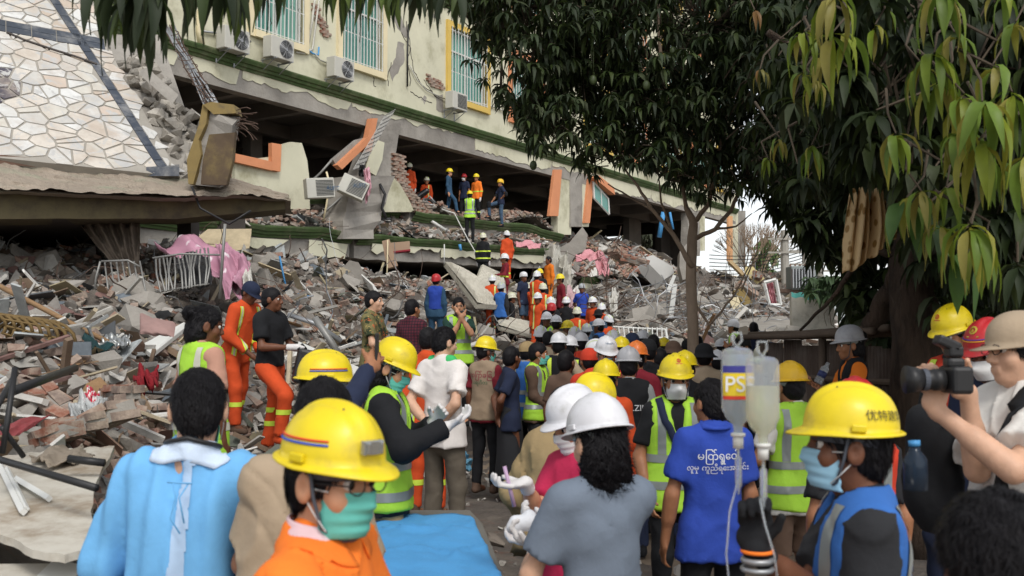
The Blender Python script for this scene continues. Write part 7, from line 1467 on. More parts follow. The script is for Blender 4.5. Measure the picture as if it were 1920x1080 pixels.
PE['Y'] = person('woman in a crimson polo and white hard hat holding a syringe tray tool', 1058, 724, 4.25, -62, 1.60, lean=-7, head=(0, 18), arms=(P(985, 905, 4.05), (-.05, .22, -.30)), skin='light', shirt=('red', 'short'), collar='red', hat=('hard', 'white'), gloves=M_GLOVE, mask=('white',), pants=('black', 'long'), hair='bob', hd=(Vector((-.6, -.1, -.1)), None), curl=(35, 30))
PE['Z'] = person('person in a loose beige jacket bending away between the two white hard hats', 1062, 722, 5.3, 150, 1.66, lean=20, side=-6, arms=('down', (.10, .2, -.42)), skin='tan', shirt=('khaki', 'long'), g=1.15, loose=.022, gloves='black', hair='short', wr=.009, pants=('charcoal', 'long'))
PE['Z2'] = person('person in a brown plaid shirt mostly hidden behind the woman in grey', 1092, 762, 4.5, 190, 1.48, skin='tan', shirt=('plaidb', 'short'), hair='bob', g=1.05)
PE['AA'] = person('man in white polo, lime vest and brown shorts with amber hard hat, back turned', 1481, 676, 6.5, 198, 1.70, arms=((.02, .25, -.32), (.02, .25, -.32)), skin='tan', shirt=('white', 'short'), vest=dict(m='vis', z=(-.03, .12), hem=-.13), pants=('brown', 'short'), hat=('hard', 'amber'), hem=-.16, hair='short')
PE['BB'] = person('woman in a grey hard hat and orange top raising a water bottle beside the fence', 1590, 609, 8.3, -92, 1.62, head=(0, 4), arms=((-.08, .30, -.16), P(1552, 735, 8.2)), skin='tan', shirt=('oran3', 'short'), vest=dict(m='black', bands=False), hat=('hard', 'grey'), pants=('charcoal', 'long'), hair='bun')
PE['CC'] = person('man in a yellow hard hat with red emblem behind the photographer looking left', 1776, 571, 5.5, -62, 1.78, head=(0, 16), skin='tan', shirt=('charcoal', 'short'), vest=dict(m='jac', t='y'), hat=('hard', 'yellow'), detail=True)
PE['DD'] = person('man in a red hard hat with stripes between the photographer and the yellow hard hat', 1843, 597, 4.7, -58, 1.76, head=(0, 14), skin='dark', shirt=('navy', 'short'), hat=('hard', 'red'), mask=('white', 1), hatband=((.045, '3a3f9a', -1.6, 1.6), (.037, 'd9a23a', -1.6, 1.6)), detail=True)
CAM_P = P(1780, 712, 3.1)
PE['EE'] = person('photographer in a cream t-shirt and beige cap with black backpack straps raising a camera', 1906, 577, 3.35, -84, 1.82, lean=-7, head=(0, 2), arms=(P(1815, 735, 3.25), P(1757, 770, 3.15)), skin='pale', shirt=('white', 'short'), hat=('cap', 'beige'), hair='short', pants=('charcoal', 'long'), loose=.02, wr=.009, gloves=None, hd=(Vector((-.5, -.1, .4)), Vector((-.18, 0, 1))), curl=(48, 38), glasses=True, g=.95, palms=(None, np.array([1., 0, 0])))
PE['FF'] = person('person whose blurred black hair fills the bottom right corner', 1868, 932, 1.75, 178, 1.55, skin='dark', shirt=('black', 'short'), hair='curly', zroot=None)
PE['GG'] = person('worker with red hard hat and orange vest behind the man with the infusion bottles', 1603, 705, 4.6, 178, 1.66, skin='tan', shirt=('charcoal', 'short'), vest=dict(m='jac', z=(.0, .15)), hat=('hard', 'red'), g=1.15)
PE['II'] = person('man in glasses and lime vest standing on the rubble taking a picture with a phone', 860, 556, 13, 6, 1.70, arms=((-.16, .26, .02), (-.13, .28, .06)), skin='light', shirt=('dgreen', 'short'), vest=dict(m='vis', t='s'), glasses=True, pants=('black', 'long'), fine=.011)
PE['JJ'] = person('man in a red plaid shirt seen from behind looking at the rubble', 774, 560, 12.2, 155, 1.70, head=(20, 0), skin='tan', shirt=('plaid', 'long'), pants=('black', 'long'), g=1.1)
PE['KK'] = person('young man in a floral camouflage shirt looking right with a phone in his hand', 702, 544, 11.4, 78, 1.76, head=(0, 0), arms=('fwd', 'fwd'), skin='pale', shirt=('floral', 'short'), pants=('navy', 'long'), fine=.010, loose=.01)
PE['LL'] = person('rescuer in blue uniform and red helmet with a bright blue harness vest, back turned', 818, 513, 21, 165, 1.72, skin='tan', shirt=('uni', 'long'), vest=dict(m='blue', bands=False, hem=.05), pants=('uni', 'long'), hat=('rescue', 'red'))
PE['MM'] = person('man in an orange suit with lime stripes and navy cap bending forward', 478, 528, 11, 60, 1.74, lean=16, head=(0, 28), arms=((-.05, .2, -.42), (-.05, .2, -.42)), skin='dark', shirt=('orange', 'long'), pants=('orange', 'long'), hat=('cap', 'navy'), tape=(M_REFY, True, (), (-.14, .10)), loose=.012, legs=((.10, .10, 0), (.10, -.14, 0)), shoes='brown')
PE['NN_'] = person('man in black t-shirt and orange trousers carrying a black case, looking at the camera', 511, 538, 10, 62, 1.72, head=(-20, 0), arms=('fwd', (-.02, .3, -.30)), skin='dark', shirt=('black', 'short'), pants=('orange', 'long'), tape=(M_REFY, True, ()), gloves=M_GLOVE, loose=.014, fine=.010, legs=((.10, .22, .16), (.10, -.12, 0)), hem=-.02, shoes='orange')
PE['NN'] = person('woman with a black hair bun and lime vest over a peach t-shirt on the left', 392, 572, 6.1, 140, 1.62, head=(25, 8), arms=('down', 'down'), skin='dark', shirt=('peach', 'short'), vest=dict(m='vis', t='w', z=(-.02, .14), hem=-.22), pants=('charcoal', 'long'), hair='bun', g=1.1, hem=-.2)
GF = 'fire and rescue crew on the rubble'
FIRE = [('firefighter in black suit with lime bands and white helmet standing alone on the ledge', 906, 436, 30.8, 165, 'black', 'black', ('fire', 'cream'), ('down', 'down'), (M_REFY, True, (-.02, .2)), 'mid'),
        ('rescuer in orange with white helmet on the rubble above the crew', 950, 432, 32.5, -150, 'orange', 'orange', ('fire', 'white'), ('down', 'down'), (M_REFY, True, ()), None),
        ('rescuer in dark red and black suit with white helmet facing left', 946, 475, 29, -75, 'maroon', 'maroon', ('fire', 'white'), ('fwd', 'fwd'), (M_REFY, True, (.1,)), None),
        ('rescuer in orange suit with white yellow helmet at the left of the crew', 923, 515, 26.8, 175, 'orange', 'orange', ('fire', 'white'), ('down', 'down'), (M_REFY, True, (), (.06,)), None),
        ('rescuer in bright blue vest and silver helmet looking down', 940, 529, 26, 150, 'charcoal', 'charcoal', ('fire', 'silver'), ('down', 'down'), None, 'bluev'),
        ('man in navy polo, denim shorts and white visor helmet', 982, 509, 27.3, 50, 'navy', 'jean', ('rescue', 'white'), ('down', 'down'), None, 'shorts'),
        ('rescuer in orange suit with lime back stripe and white yellow helmet, back turned', 1007, 507, 26.8, 160, 'orange', 'orange', ('fire', 'white'), ('front', 'front'), (M_REFY, True, (), (-.1,)), None),
        ('rescuer in orange suit and cream helmet, back turned, second in the pair', 1018, 530, 25.4, 178, 'orange', 'orange', ('fire', 'cream'), ('front', 'front'), (M_REFY, True, (), (.05,)), None),
        ('bareheaded man in amber orange shirt at the back of the crew', 1028, 480, 29.5, -60, 'oran3', 'oran3', None, ('hips', 'down'), None, None),
        ('rescuer half hidden with a small yellow helmet behind the amber shirt', 1012, 503, 28.4, -20, 'black', 'black', ('hard', 'yellow'), ('down', 'down'), None, None),
        ('rescuer in maroon and black with a yellow helmet tilted back', 1050, 513, 27, -70, 'maroon', 'black', ('hard', 'yellow'), ('down', 'down'), None, None),
        ('man in blue polo and silver helmet facing the camera with hands behind his back', 1091, 531, 28.2, 5, 'blue', 'black', ('rescue', 'silver'), ('back', 'back'), None, None),
        ('rescuer in orange with white yellow helmet right of the man in the blue polo', 1111, 556, 26, -40, 'orange', 'orange', ('fire', 'white'), ('down', 'down'), None, None),
        ('rescuer in orange whose white yellow helmet is rightmost of the crew', 1128, 568, 25, 160, 'orange', 'orange', ('fire', 'white'), ('down', 'down'), None, None),
        ('man in a dark cap and blue denim shirt near the rightmost rescuers', 1122, 580, 22, 165, 'jean', 'navy', ('bucket', 'black'), ('down', 'down'), None, None),
        ('person in a white hard hat and blue grey vest facing left', 1122, 597, 19, -120, 'charcoal', 'navy', ('hard', 'white'), ('down', 'down'), None, 'bluev'),
        ('rescuer in white yellow helmet seen over the red helmet', 1033, 556, 22.5, 170, 'black', 'black', ('fire', 'white'), ('down', 'down'), (M_REFY, True, (.1,)), None),
        ('rescuer in a red helmet in the middle of the crowd', 1034, 567, 20.5, 175, 'black', 'black', ('rescue', 'red'), ('down', 'down'), None, None),
        ('rescuer in plain white helmet and lime collar left of the striped helmet', 1025, 584, 18.5, -30, 'black', 'black', ('hard', 'white'), ('down', 'down'), None, 'vis'),
        ('person in a white helmet with a red rim stripe and tan shirt', 1043, 590, 17.5, 168, 'beige', 'khaki', ('hard', 'white'), ('down', 'down'), None, None),
        ('rescuer in orange with white yellow helmet just behind the tan cap', 1014, 610, 15, 170, 'orange', 'orange', ('fire', 'white'), ('down', 'down'), None, None),
        ('rescuer in white yellow helmet left of the lettered hard hat', 1117, 636, 10.8, -100, 'jac', 'jac', ('fire', 'white'), ('down', 'down'), None, None),
        ('helmeted rescuer in blue seen low between the orange suits', 1100, 606, 19.5, 170, 'uni', 'navy', ('fire', 'silver'), ('down', 'down'), None, None)]
for (lab, px, py, d, fc, sc_, pc_, ht, ar, tp_, vx) in FIRE:
    person(lab, px, py, d, fc, 1.70, arms=ar, skin='dark', shirt=(sc_, 'long' if sc_ not in ('navy', 'blue') else 'short'), pants=(pc_, 'short' if vx == 'shorts' else 'long'), hat=ht, tape=tp_, vest=dict(m=vx, t='s', bands=vx == 'vis') if vx in ('bluev', 'vis') else None, group=GF, strap=False, gloves=M_GLOVE if vx == 'mid' else None)
XT = [(1078, 612, 15.5, 160, 'orange', ('fire', 'white')), (1064, 600, 17.5, -60, 'black', ('hard', 'yellow')), (1090, 622, 14, 175, 'jac', ('hard', 'white')), (1030, 620, 14, 140, 'beige', None), (1150, 618, 13.5, 185, 'orange', ('fire', 'white')), (1165, 630, 11.5, 170, 'black', ('hard', 'yellow')), (1185, 622, 12.6, 190, 'navy', ('cap', 'navy')), (1205, 618, 14.5, 170, 'wash', ('hard', 'white')), (1225, 626, 13, 175, 'charcoal', None),
      (1245, 632, 14.5, 190, 'orange', ('hard', 'yellow')), (1290, 634, 13.5, 170, 'dred', ('cap', 'black')), (1308, 628, 15, 180, 'wash', None), (1352, 634, 15.5, 170, 'black', ('hard', 'white')), (1062, 655, 9.8, 150, 'brown', None), (1008, 548, 24.5, -30, 'orange', ('fire', 'white')), (992, 530, 27.5, 120, 'orange', ('fire', 'cream')), (1062, 556, 25.5, 160, 'black', ('fire', 'white')), (1140, 590, 22, -140, 'orange', ('fire', 'white')), (1082, 575, 23.5, 170, 'orange', ('fire', 'cream')), (960, 548, 26.5, 100, 'black', ('fire', 'cream'))]
CN = dict(orange='orange rescue suit', black='black suit', jac='red orange jacket', beige='beige shirt', navy='navy shirt', wash='grey shirt', charcoal='charcoal shirt', dred='dark red shirt', brown='brown shirt')
for i, (px, py, d, fc, c_, ht) in enumerate(XT):
    person('%s with %s, %s' % ('person in '+CN[c_], 'bare black hair' if not ht else 'a %s %s' % (ht[1], 'cap' if ht[0] == 'cap' else 'helmet'), ['behind the second white hard hat', 'behind the second orange suit', 'left of the lettered hard hat', 'behind the tan cap', 'just right of the lettered hard hat', 'above the grey hard hat', 'above the orange hard hat', 'above the black cap', 'right of the black cap', 'left of the brown bucket hat', 'right of the brown bucket hat', 'left of the black bucket hat', 'right of the black bucket hat', 'over the two near white hard hats', 'at the feet of the amber shirt', 'beside the denim shorts', 'under the raised yellow helmet', 'rightmost at the foot of the ledge', 'left of the blue polo', 'beside the blue vest on the rubble'][i]), px, py, d, fc, 1.68, skin='dark', shirt=(c_, 'long' if c_ in ('orange', 'black', 'jac') else 'short'), pants=(c_ if c_ == 'orange' else 'charcoal', 'long'), hat=ht, tape=(M_REFY, True, (), (.05,)) if c_ == 'orange' else None, strap=False, group='onlookers and rescuers packed in the centre')
GO = 'rescuers standing in the open storey'
for (lab, px, py, d, fc, kw) in (('rescuer in orange suit with cream helmet standing deepest in shade by the broken brick wall', 768, 305, 34.6, 175, dict(shirt=('orange', 'long'), pants=('orange', 'long'), hat=('fire', 'cream'), gloves=M_GLOVE)),
        ('rescuer in orange suit with mask stooping beside the motorbike', 800, 331, 35.2, 10, dict(shirt=('orange', 'long'), pants=('orange', 'long'), hat=('fire', 'cream'), lean=20, h=1.6, tape=(M_REFY, True, (), (-.1,)))),
        ('man in blue overalls and yellow helmet striding right in the open storey', 843, 315, 35.2, 80, dict(shirt=('uni', 'long'), pants=('uni', 'long'), hat=('hard', 'yellow'), legs=((.1, .32, .1), (.1, -.15, 0)), skin='light')),
        ('man in navy polo with red helmet and white mask in the open storey', 870, 325, 36.5, -30, dict(shirt=('navy', 'short'), pants=('black', 'long'), hat=('hard', 'red'), mask=('white', 1))),
        ('man in an orange jacket with lime tape and yellow helmet in the open storey', 893, 325, 36, -35, dict(shirt=('orange2', 'long'), pants=('black', 'long'), hat=('hard', 'yellow'), tape=(M_REFY, True, (.12,)), gloves=M_GLOVE)),
        ('worker in a lime vest and yellow helmet seen from behind on the lower ledge', 881, 357, 33.2, 178, dict(shirt=('navy', 'long'), vest=dict(m='vis', z=(.0, .12)), pants=('black', 'long'), hat=('hard', 'yellow'), arms=('front', 'front'))),
        ('man in navy t-shirt and jeans with amber helmet resting one foot on the ledge', 938, 335, 35.0, -70, dict(shirt=('navy', 'short'), pants=('jean', 'long'), hat=('rescue', 'amber'), arms=('knee', 'hips'), legs=((.12, .38, .32), (.1, -.02, -.18)), pads=True, h=1.72))):
    kw.setdefault('skin', 'tan'); h_ = kw.pop('h', 1.72); person(lab, px, py, d, fc, h_, group=GO, strap=False, **kw)
GR_ = 'onlookers at the foot of the right rubble'
for (lab, px, py, d, fc, kw) in (('person in a white helmet and white vest right of the thin trunk', 1374, 598, 19, -110, dict(shirt=('white', 'short'), vest=dict(m='vis'), hat=('rescue', 'white'))), ('dark haired man with blue collar facing away right of the thin trunk', 1413, 603, 17, 175, dict(shirt=('navy', 'short'))),
        ('person in a black helmet near the infusion bottles', 1392, 628, 13.5, -60, dict(shirt=('dgreen', 'short'), hat=('rescue', 'black'), arms=('phone', 'phone'))), ('person in a khaki helmet behind the infusion bottles', 1428, 648, 12, 180, dict(shirt=('brown', 'short'), hat=('rescue', 'cream'))), ('person in a dark blue cap left of the amber hard hat', 1446, 640, 14, 180, dict(shirt=('wash', 'short'), hat=('cap', 'navy'))), ('person in dark green reaching up left of the infusion bottles', 1375, 648, 11.5, 100, dict(shirt=('dgreen', 'short'), hair='short'))):
    person(lab, px, py, d, fc, 1.68, group=GR_, skin='tan', strap=False, **kw)
# ---------------------------------------------------------------- prints, badges and held things
MW = mat('white_print', hexc('d8dade'), .6, 0); MK = mat('black_print', (.01, .01, .012), .6, 0); MR = mat('red_print', hexc('c23222'), .5, 0); MRD = mat('dull_red_print', hexc('8a3040'), .6, 0); MGR = mat('green_print', hexc('3c6a4c'), .6, 0)
def back(pp): return tuple(pp['TR'] @ np.array([0, -1., 0]))
def tp(pp, x, y, z): return tuple(pp['O']+pp['TR'] @ (np.array([x, y, z])*pp['s']))
p = PE['U']; decal(p, p['shirt'][0], 'မြတ်ရွှေဝါ', .052, tp(p, .0, -.1, .37), back(p), m=MW); decal(p, p['shirt'][0], 'လူမှု ကူညီရေးအသင်း', .036, tp(p, .0, -.1, .31), back(p), m=MW)
p = PE['H']; decal(p, p['vest'][0], 'ကြက်ခြေ', .07, tp(p, 0, -.1, .38), back(p), m=MRD, off=.006); decal(p, p['vest'][0], 'ပရဟိတ', .05, tp(p, 0, -.1, .30), back(p), m=MGR, off=.006)
p = PE['P']; decal(p, p['vest'][0], 'Gr.ZIN', .07, tp(p, .05, -.1, .30), back(p), m=MW, off=.006)
p = PE['W']; hb = p['Hf'] @ np.array([-.82, -.57, 0.12]); hc = p['hq']((-.05, -.06, .038)); 
decal(p, p['helmet'], '优特建筑', .030, tuple(p['hq']((-.0, -.0, .034))+hb*.02+p['Hf'] @ np.array([0, -.02, 0])), tuple(hb), tuple(p['Hf'] @ np.array([0, 0, 1.])), m=MK, off=.005)
decal(p, p['vest'][0], 'ကယ်ဆယ်', .075, tp(p, 0, -.1, .30), back(p), m=MW, off=.006)
def emblem(pp, dirv, z=.06, r_=.013, m=MR):
    V = [(math.cos(a*.52)*q, math.sin(a*.52)*q, 0) for q in (r_, r_*.62) for a in range(12)]; Fc = [(i, (i+1) % 12, 12+(i+1) % 12, 12+i) for i in range(12)]; n0 = len(V); V += [(-r_*.4, -r_*.35, 0), (r_*.4, -r_*.35, 0), (0, r_*.5, 0)]; Fc.append((n0, n0+1, n0+2))
    V += [(-r_*1.5, -r_*1.7, 0), (r_*1.5, -r_*1.7, 0), (r_*1.5, -r_*1.4, 0), (-r_*1.5, -r_*1.4, 0)]; Fc.append((n0+3, n0+4, n0+5, n0+6)); dv = pp['Hf'] @ np.array(dirv, float); decal(pp, pp['helmet'], (np.array(V), Fc), 0, tuple(pp['hq']((0, 0, z))), tuple(dv), tuple(pp['Hf'] @ np.array([0, 0, 1.])), m, 'emblem', .005)
emblem(PE['T'], (0, 1, .25)); emblem(PE['O2'], (-.3, 1, .25)); emblem(PE['CC'], (0, 1, .2)); emblem(PE['DD'], (0, 1, .3), r_=.02, m=mat('gold_emblem', hexc('b5a03a'), .5))
p = PE['N']; decal(p, p['helmet'], 'TENGTU', .022, tuple(p['hq']((0, 0, .055))), tuple(p['Hf'] @ np.array([0, 1, .2])), tuple(p['Hf'] @ np.array([0, 0, 1.])), m=M_TXT, off=.005)
# lamp bracket on the orange polo man's helmet
p = PE['B']; mb = MB(); Mx = Matrix((p['Hf'] @ rotz(-8)).tolist()); mb.box(p['hq']((.02, .129, .040)), (.052, .014, .030), Mx); mb.box(p['hq']((.002, .136, .040)), (.008, .012, .024), Mx); mb.box(p['hq']((.038, .134, .040)), (.008, .012, .024), Mx); bev(mesh_np('lamp_bracket', mb.v, mb.f, mat('chrome_bracket', hexc('b9bbb8'), .25, .1, metal=.8), p['helmet'], local=True), .002)
# stethoscope tube round the gown man's neck, gown opening and ties
p = PE['A']; r_ = .080; mb = MB(); mb.tube([tp(p, math.sin(a)*r_, -math.cos(a)*r_*.95-.010, .560-.040*abs(math.sin(a/2))) for a in [(-2.6+5.2*i/18) for i in range(19)]], .0075, 8); mesh_np('stethoscope_tube', mb.v, mb.f, M_BLACKP, p['root'], True, local=True)
Vg, Fg = p['shirt'][1]; c_ = (Vg-p['O']) @ p['TR']; ctr = c_[Fg].mean(1); wd = .016+.018*np.clip((.45-ctr[:, 2]), 0, 1); kp = (abs(ctr[:, 0]-.01) < wd) & (ctr[:, 1] < 0) & (ctr[:, 2] < .51)
u, inv = np.unique(Fg[kp], return_inverse=True); Vn = Vg[u].copy(); Vn[:, 1] -= .006; mesh_np('gown_opening', Vn, inv.reshape(-1, 4), C['gownw'], p['shirt'][0], True, local=True)
mb = MB()
for pl in ([(-.015, -.155, .44), (.0, -.165, .40), (-.01, -.165, .34), (.02, -.17, .30)], [(.03, -.155, .44), (.01, -.168, .40), (.03, -.172, .33)], [(-.03, -.155, .44), (.04, -.158, .44)]): mb.tube([tp(p, *q) for q in pl], .0028, 5)
mesh_np('tie', mb.v, mb.f, C['gown'], p['shirt'][0], True, local=True)
# infusion bottles, drip chambers and lines
M_BOT = mat('clear_plastic_bottle', hexc('dfe6ea'), .12, 0, trans=.6, alpha=.52, ior=1.15); M_LIQ = mat('pale_yellow_fluid', hexc('d6d2a4'), .1, .0, trans=.5, alpha=.6, ior=1.2); M_LIQ2 = mat('clear_fluid', hexc('b9c8d3'), .1, 0, trans=.6, alpha=.45, ior=1.15)
def bottle(label, px, pyt, pyb, d, liq, lvl, lbl, rot=0):
    top_ = P(px, pyt, d); bot = P(px, pyb, d); H = (top_-bot).length; t = thing('infusion_bottle', label, 'infusion bottle', tuple(bot), rot, 'infusion bottles held up by the man in the blue vest'); W_ = .041
    def shell(prof, m_, nm, par=t, sc=1.0): mb = MB(); mb.grid(lambda u, v: (math.cos(u*6.2832)*prof[int(round(v*(len(prof)-1)))][0]*sc, math.sin(u*6.2832)*prof[int(round(v*(len(prof)-1)))][0]*.62*sc, prof[int(round(v*(len(prof)-1)))][1]), 28, len(prof)-1, closed_u=True); return mesh_np(nm, mb.v, mb.f, m_, par, True, local=True)
    pr = [(.011, .0), (.012, .022), (.014, .03), (.030, .045), (W_, .07), (W_, H*.5), (W_, H*.88), (W_*.93, H*.94), (W_*.7, H*.97), (.006, H*.985)]; b = shell(pr, M_BOT, 'bottle')
    pf = [(.009, .005), (.012, .03), (.028, .047), (W_*.95, .072), (W_*.95, H*lvl*.6), (W_*.95, H*lvl), (.001, H*lvl)]; shell(pf, liq, 'fluid')
    cap_ = MB(); cap_.tube([(0, 0, -.03), (0, 0, .004)], .013, 14); cap_.tube([(0, 0, .0), (0, 0, .008)], .018, 14); mesh_np('cap', cap_.v, cap_.f, M_WHITE, t, True, local=True)
    mb = MB(); mb.tube([(0, 0, H*.98), (-.012, 0, H*1.06), (-.010, 0, H*1.14), (.010, 0, H*1.14), (.012, 0, H*1.06), (0, 0, H*.98)], .0035, 6); mesh_np('hanger_loop', mb.v, mb.f, M_BOT, t, True, local=True)
    mb = MB(); mb.tube([(0, 0, -.03), (0, 0, -.05), (0, 0, -.055), (0, 0, -.12), (0, 0, -.13), (0, 0, -.145)], [.004, .004, .009, .009, .004, .003], 10); mesh_np('drip_chamber', mb.v, mb.f, M_BOT, t, True, local=True)
    if lbl:
        for z0, z1, c in ((.45, .70, 'e0c52e'), (.70, .78, '3a3a86'), (.41, .45, 'cf4030')):
            mb = MB(); mb.grid(lambda u, v: (math.cos(-.35-2.4*u)*(W_+.0012), math.sin(-.35-2.4*u)*(W_+.0012)*.62, H*(z0+(z1-z0)*v)), 14, 1); mesh_np('label', mb.v, mb.f, mat('label_'+c, hexc(c), .5, 0), t, True, local=True)
        me = text_mesh('PSS', .056); mesh_np('lettering', [(v.co.x, -.0285, H*.57+v.co.y) for v in me.vertices], [tuple(q.vertices) for q in me.polygons], MW, t, local=True)
    return t
BO1 = bottle('left clear infusion bottle with a yellow, blue and red label', 1384, 648, 818, 2.52, M_LIQ2, .9, True)
BO2 = bottle('right infusion bottle two thirds full of pale yellow fluid', 1431, 665, 838, 2.42, M_LIQ, .66, False)
mb = MB(); mb.tube([P(1384, 900, 2.52), P(1368, 960, 2.5), P(1362, 1040, 2.5), P(1370, 1120, 2.5)], .0028, 6); top('infusion_line', mb, M_BOT, 'thin clear tube hanging below the left infusion bottle', 'tube', smooth=True)
mb = MB(); mb.tube([P(1425, 935, 2.42), P(1435, 985, 2.36), P(1452, 1040, 2.36), P(1462, 1120, 2.4)], .003, 6); top('infusion_line', mb, M_BOT, 'thin clear tube running over the black glove', 'tube', smooth=True)
p = PE['W']; w_ = P(1420, 1050, 2.5); mb = MB(); mb.tube([w_+Vector((math.cos(a*.4)*.034, math.sin(a*.4)*.034, .0)) for a in range(17)], .008, 6); mb.tube([w_+Vector((math.cos(a*.4)*.036, math.sin(a*.4)*.036, -.022)) for a in range(17)], .007, 6); mesh_np('watch', mb.v, mb.f, M_METAL, p['root'], True)
mb = MB(); mb.tube([w_+Vector((math.cos(a*.4)*.037, math.sin(a*.4)*.037, .022)) for a in range(17)], .005, 6); mesh_np('wristband', mb.v, mb.f, C['orange2'], p['root'], True)
def strapmesh(pp, pts_, w_, th_, name, m_, par):
    tgt = pp['shirt'][0]; bv = BVHTree.FromPolygons([v.co[:] for v in tgt.data.vertices], [q.vertices[:] for q in tgt.data.polygons]); vs = []; L_ = [Vector(tp(pp, *q)) for q in pts_]; dense = []
    for i in range(len(L_)-1): dense += [L_[i].lerp(L_[i+1], k/6) for k in range(6)]
    dense.append(L_[-1]); loc_ = []
    for q in dense: h_ = bv.find_nearest(q); loc_.append((h_[0]+h_[1]*(th_+.004), h_[1]))
    for i, (q, nn) in enumerate(loc_):
        tg = (loc_[min(i+1, len(loc_)-1)][0]-loc_[max(i-1, 0)][0]).normalized(); sd_ = tg.cross(nn).normalized(); vs += [q-sd_*w_/2-nn*th_, q-sd_*w_/2, q+sd_*w_/2, q+sd_*w_/2-nn*th_]
    Fc = [(4*i+a, 4*i+(a+1) % 4, 4*i+4+(a+1) % 4, 4*i+4+a) for i in range(len(loc_)-1) for a in range(4)]; return mesh_np(name, [tuple(v) for v in vs], Fc, m_, par, True, local=True)
def fold_collar(pp, m_, r0=.066, r1=.118, z0=.556, z1=.488, gap=.35, lift=.006, name='collar'):
    tgt = pp['shirt'][0]; bv = BVHTree.FromPolygons([v.co[:] for v in tgt.data.vertices], [q.vertices[:] for q in tgt.data.polygons]); rows = []
    for j in range(6):
        v = j/5; row = []
        for i in range(41):
            a = -math.pi+gap+(2*math.pi-2*gap)*i/40; r_ = r0+(r1-r0)*v; q = Vector(tp(pp, math.sin(a)*r_, -math.cos(a)*r_*.95-.012, z0+(z1-z0)*v-.022*(1-math.cos(a))*.5))
            if j >= 2: h_ = bv.find_nearest(q); q = h_[0]+h_[1]*lift if (h_[0]-q).length < .05 or (q-h_[0]).dot(h_[1]) < 0 else q
            row.append(q)
        rows.append(row)
    vs = [tuple(q) for r_ in rows for q in r_]; Fc = [(j*41+i, j*41+i+1, (j+1)*41+i+1, (j+1)*41+i) for j in range(5) for i in range(40)]; o = mesh_np(name, vs, Fc, m_, pp['root'], True, local=True); md = o.modifiers.new('thickness', 'SOLIDIFY'); md.thickness = .004; md.offset = 1; return o
fold_collar(PE['A'], cm('pale_collar', 'c3d3e6')); fold_collar(PE['B'], C['orange2'], r1=.125); fold_collar(PE['B'], C['pinkw'], r1=.085, z0=.562, z1=.535, name='inner_collar', lift=.003)
for nm, cc in (): strapmesh(PE[nm], [(-.19, -.03, .42), (-.15, -.12, .41), (-.07, -.16, .40), (0, -.165, .398), (.07, -.16, .40), (.15, -.12, .41), (.19, -.03, .42)], .007, .0015, 'seam', C[cc], PE[nm]['shirt'][0])
# camera of the photographer
ct_ = thing('photo_camera', 'black camera with a big lens hood held up by the photographer in cream', 'camera', tuple(CAM_P), 0); cx_ = CAM_P
mb = MB(); mb.box(cx_+Vector((.02, 0, 0)), (.065, .12, .085)); mb.box(cx_+Vector((.015, 0, .052)), (.055, .055, .035)); bev(mb.build('camera_body', M_BLACKP, ct_), .012)
mb = MB(); mb.tube([cx_+Vector(q) for q in ((-.02, 0, 0), (-.05, 0, 0), (-.052, 0, 0), (-.095, .0, 0), (-.096, 0, 0), (-.135, 0, .0))], [.034, .034, .031, .032, .037, .044], 20); mb.build('lens', M_BLACKP, ct_, smooth=True)
mb = MB(); mb.tube([cx_+Vector((-.07, 0, 0)), cx_+Vector((-.085, 0, 0))], .0345, 20); mb.build('zoom_ring', M_STRAP, ct_)
mb = MB(); mb.box(cx_+Vector((.015, 0, .088)), (.045, .055, .035)); mb.box(cx_+Vector((-.005, 0, .112)), (.075, .055, .032), rot3(0, 25, 0)); bev(mb.build('flash', M_BLACKP, ct_), .008)
# photographer's straps: thick black backpack strap over the shoulder
p = PE['EE']
strapmesh(p, [(-.13, .14, .05), (-.13, .16, .25), (-.12, .10, .46), (-.11, 0, .52), (-.12, -.12, .42), (-.14, -.14, .15), (-.15, -.12, -.05)], .062, .012, 'backpack_strap', C['black'], p['root'])
strapmesh(p, [(-.2, .06, .02), (-.17, .10, .12), (-.13, .14, .2)], .03, .006, 'chest_strap', C['black'], p['root'])
bp = thing('backpack', 'black backpack with a water bottle pocket worn in front by the photographer', 'backpack', tuple(P(1790, 860, 3.2)))
r_ = sdf_mesh([prim(tuple(P(1735, 790, 3.5)), tuple(P(1738, 930, 3.5)), .065, .085), prim(tuple(P(1762, 830, 3.55)), tuple(P(1765, 960, 3.5)), .06, .085)], .016, nf_ if False else None, k=.05, noise_f=wrinkle(.006)); mesh_np('bag', r_[0], r_[1], C['black'], bp, True)
wb = thing('water_bottle', 'clear water bottle with blue cap in the photographer backpack pocket', 'bottle', tuple(P(1722, 900, 3.15)))
mb = MB(); mb.tube([P(1718, 918, 3.1), P(1716, 860, 3.1), P(1715, 845, 3.1), P(1715, 835, 3.1)], [.036, .036, .018, .015], 14); mb.build('bottle', mat('dark_clear_plastic', hexc('2a3848'), .15, 0, alpha=.6), wb, smooth=True); mb = MB(); mb.tube([P(1715, 836, 3.1), P(1714, 826, 3.1)], .018, 14); mb.build('cap', M_PIPE, wb, smooth=True)
# bottle in the drinking woman's hand
wb = thing('water_bottle', 'clear plastic water bottle held by the woman in the grey hard hat', 'bottle', tuple(P(1545, 715, 8.1)))
mb = MB(); a, b = P(1533, 718, 8.1), P(1553, 680, 8.1); mb.tube([a, a.lerp(b, .7), a.lerp(b, .85), b], [.034, .034, .016, .014], 12); mb.build('bottle', M_BOT, wb, smooth=True); mb = MB(); mb.tube([a.lerp(b, .3), a.lerp(b, .55)], .0355, 12); mb.build('label', mat('navy_label', hexc('2b3560'), .5), wb, smooth=True)
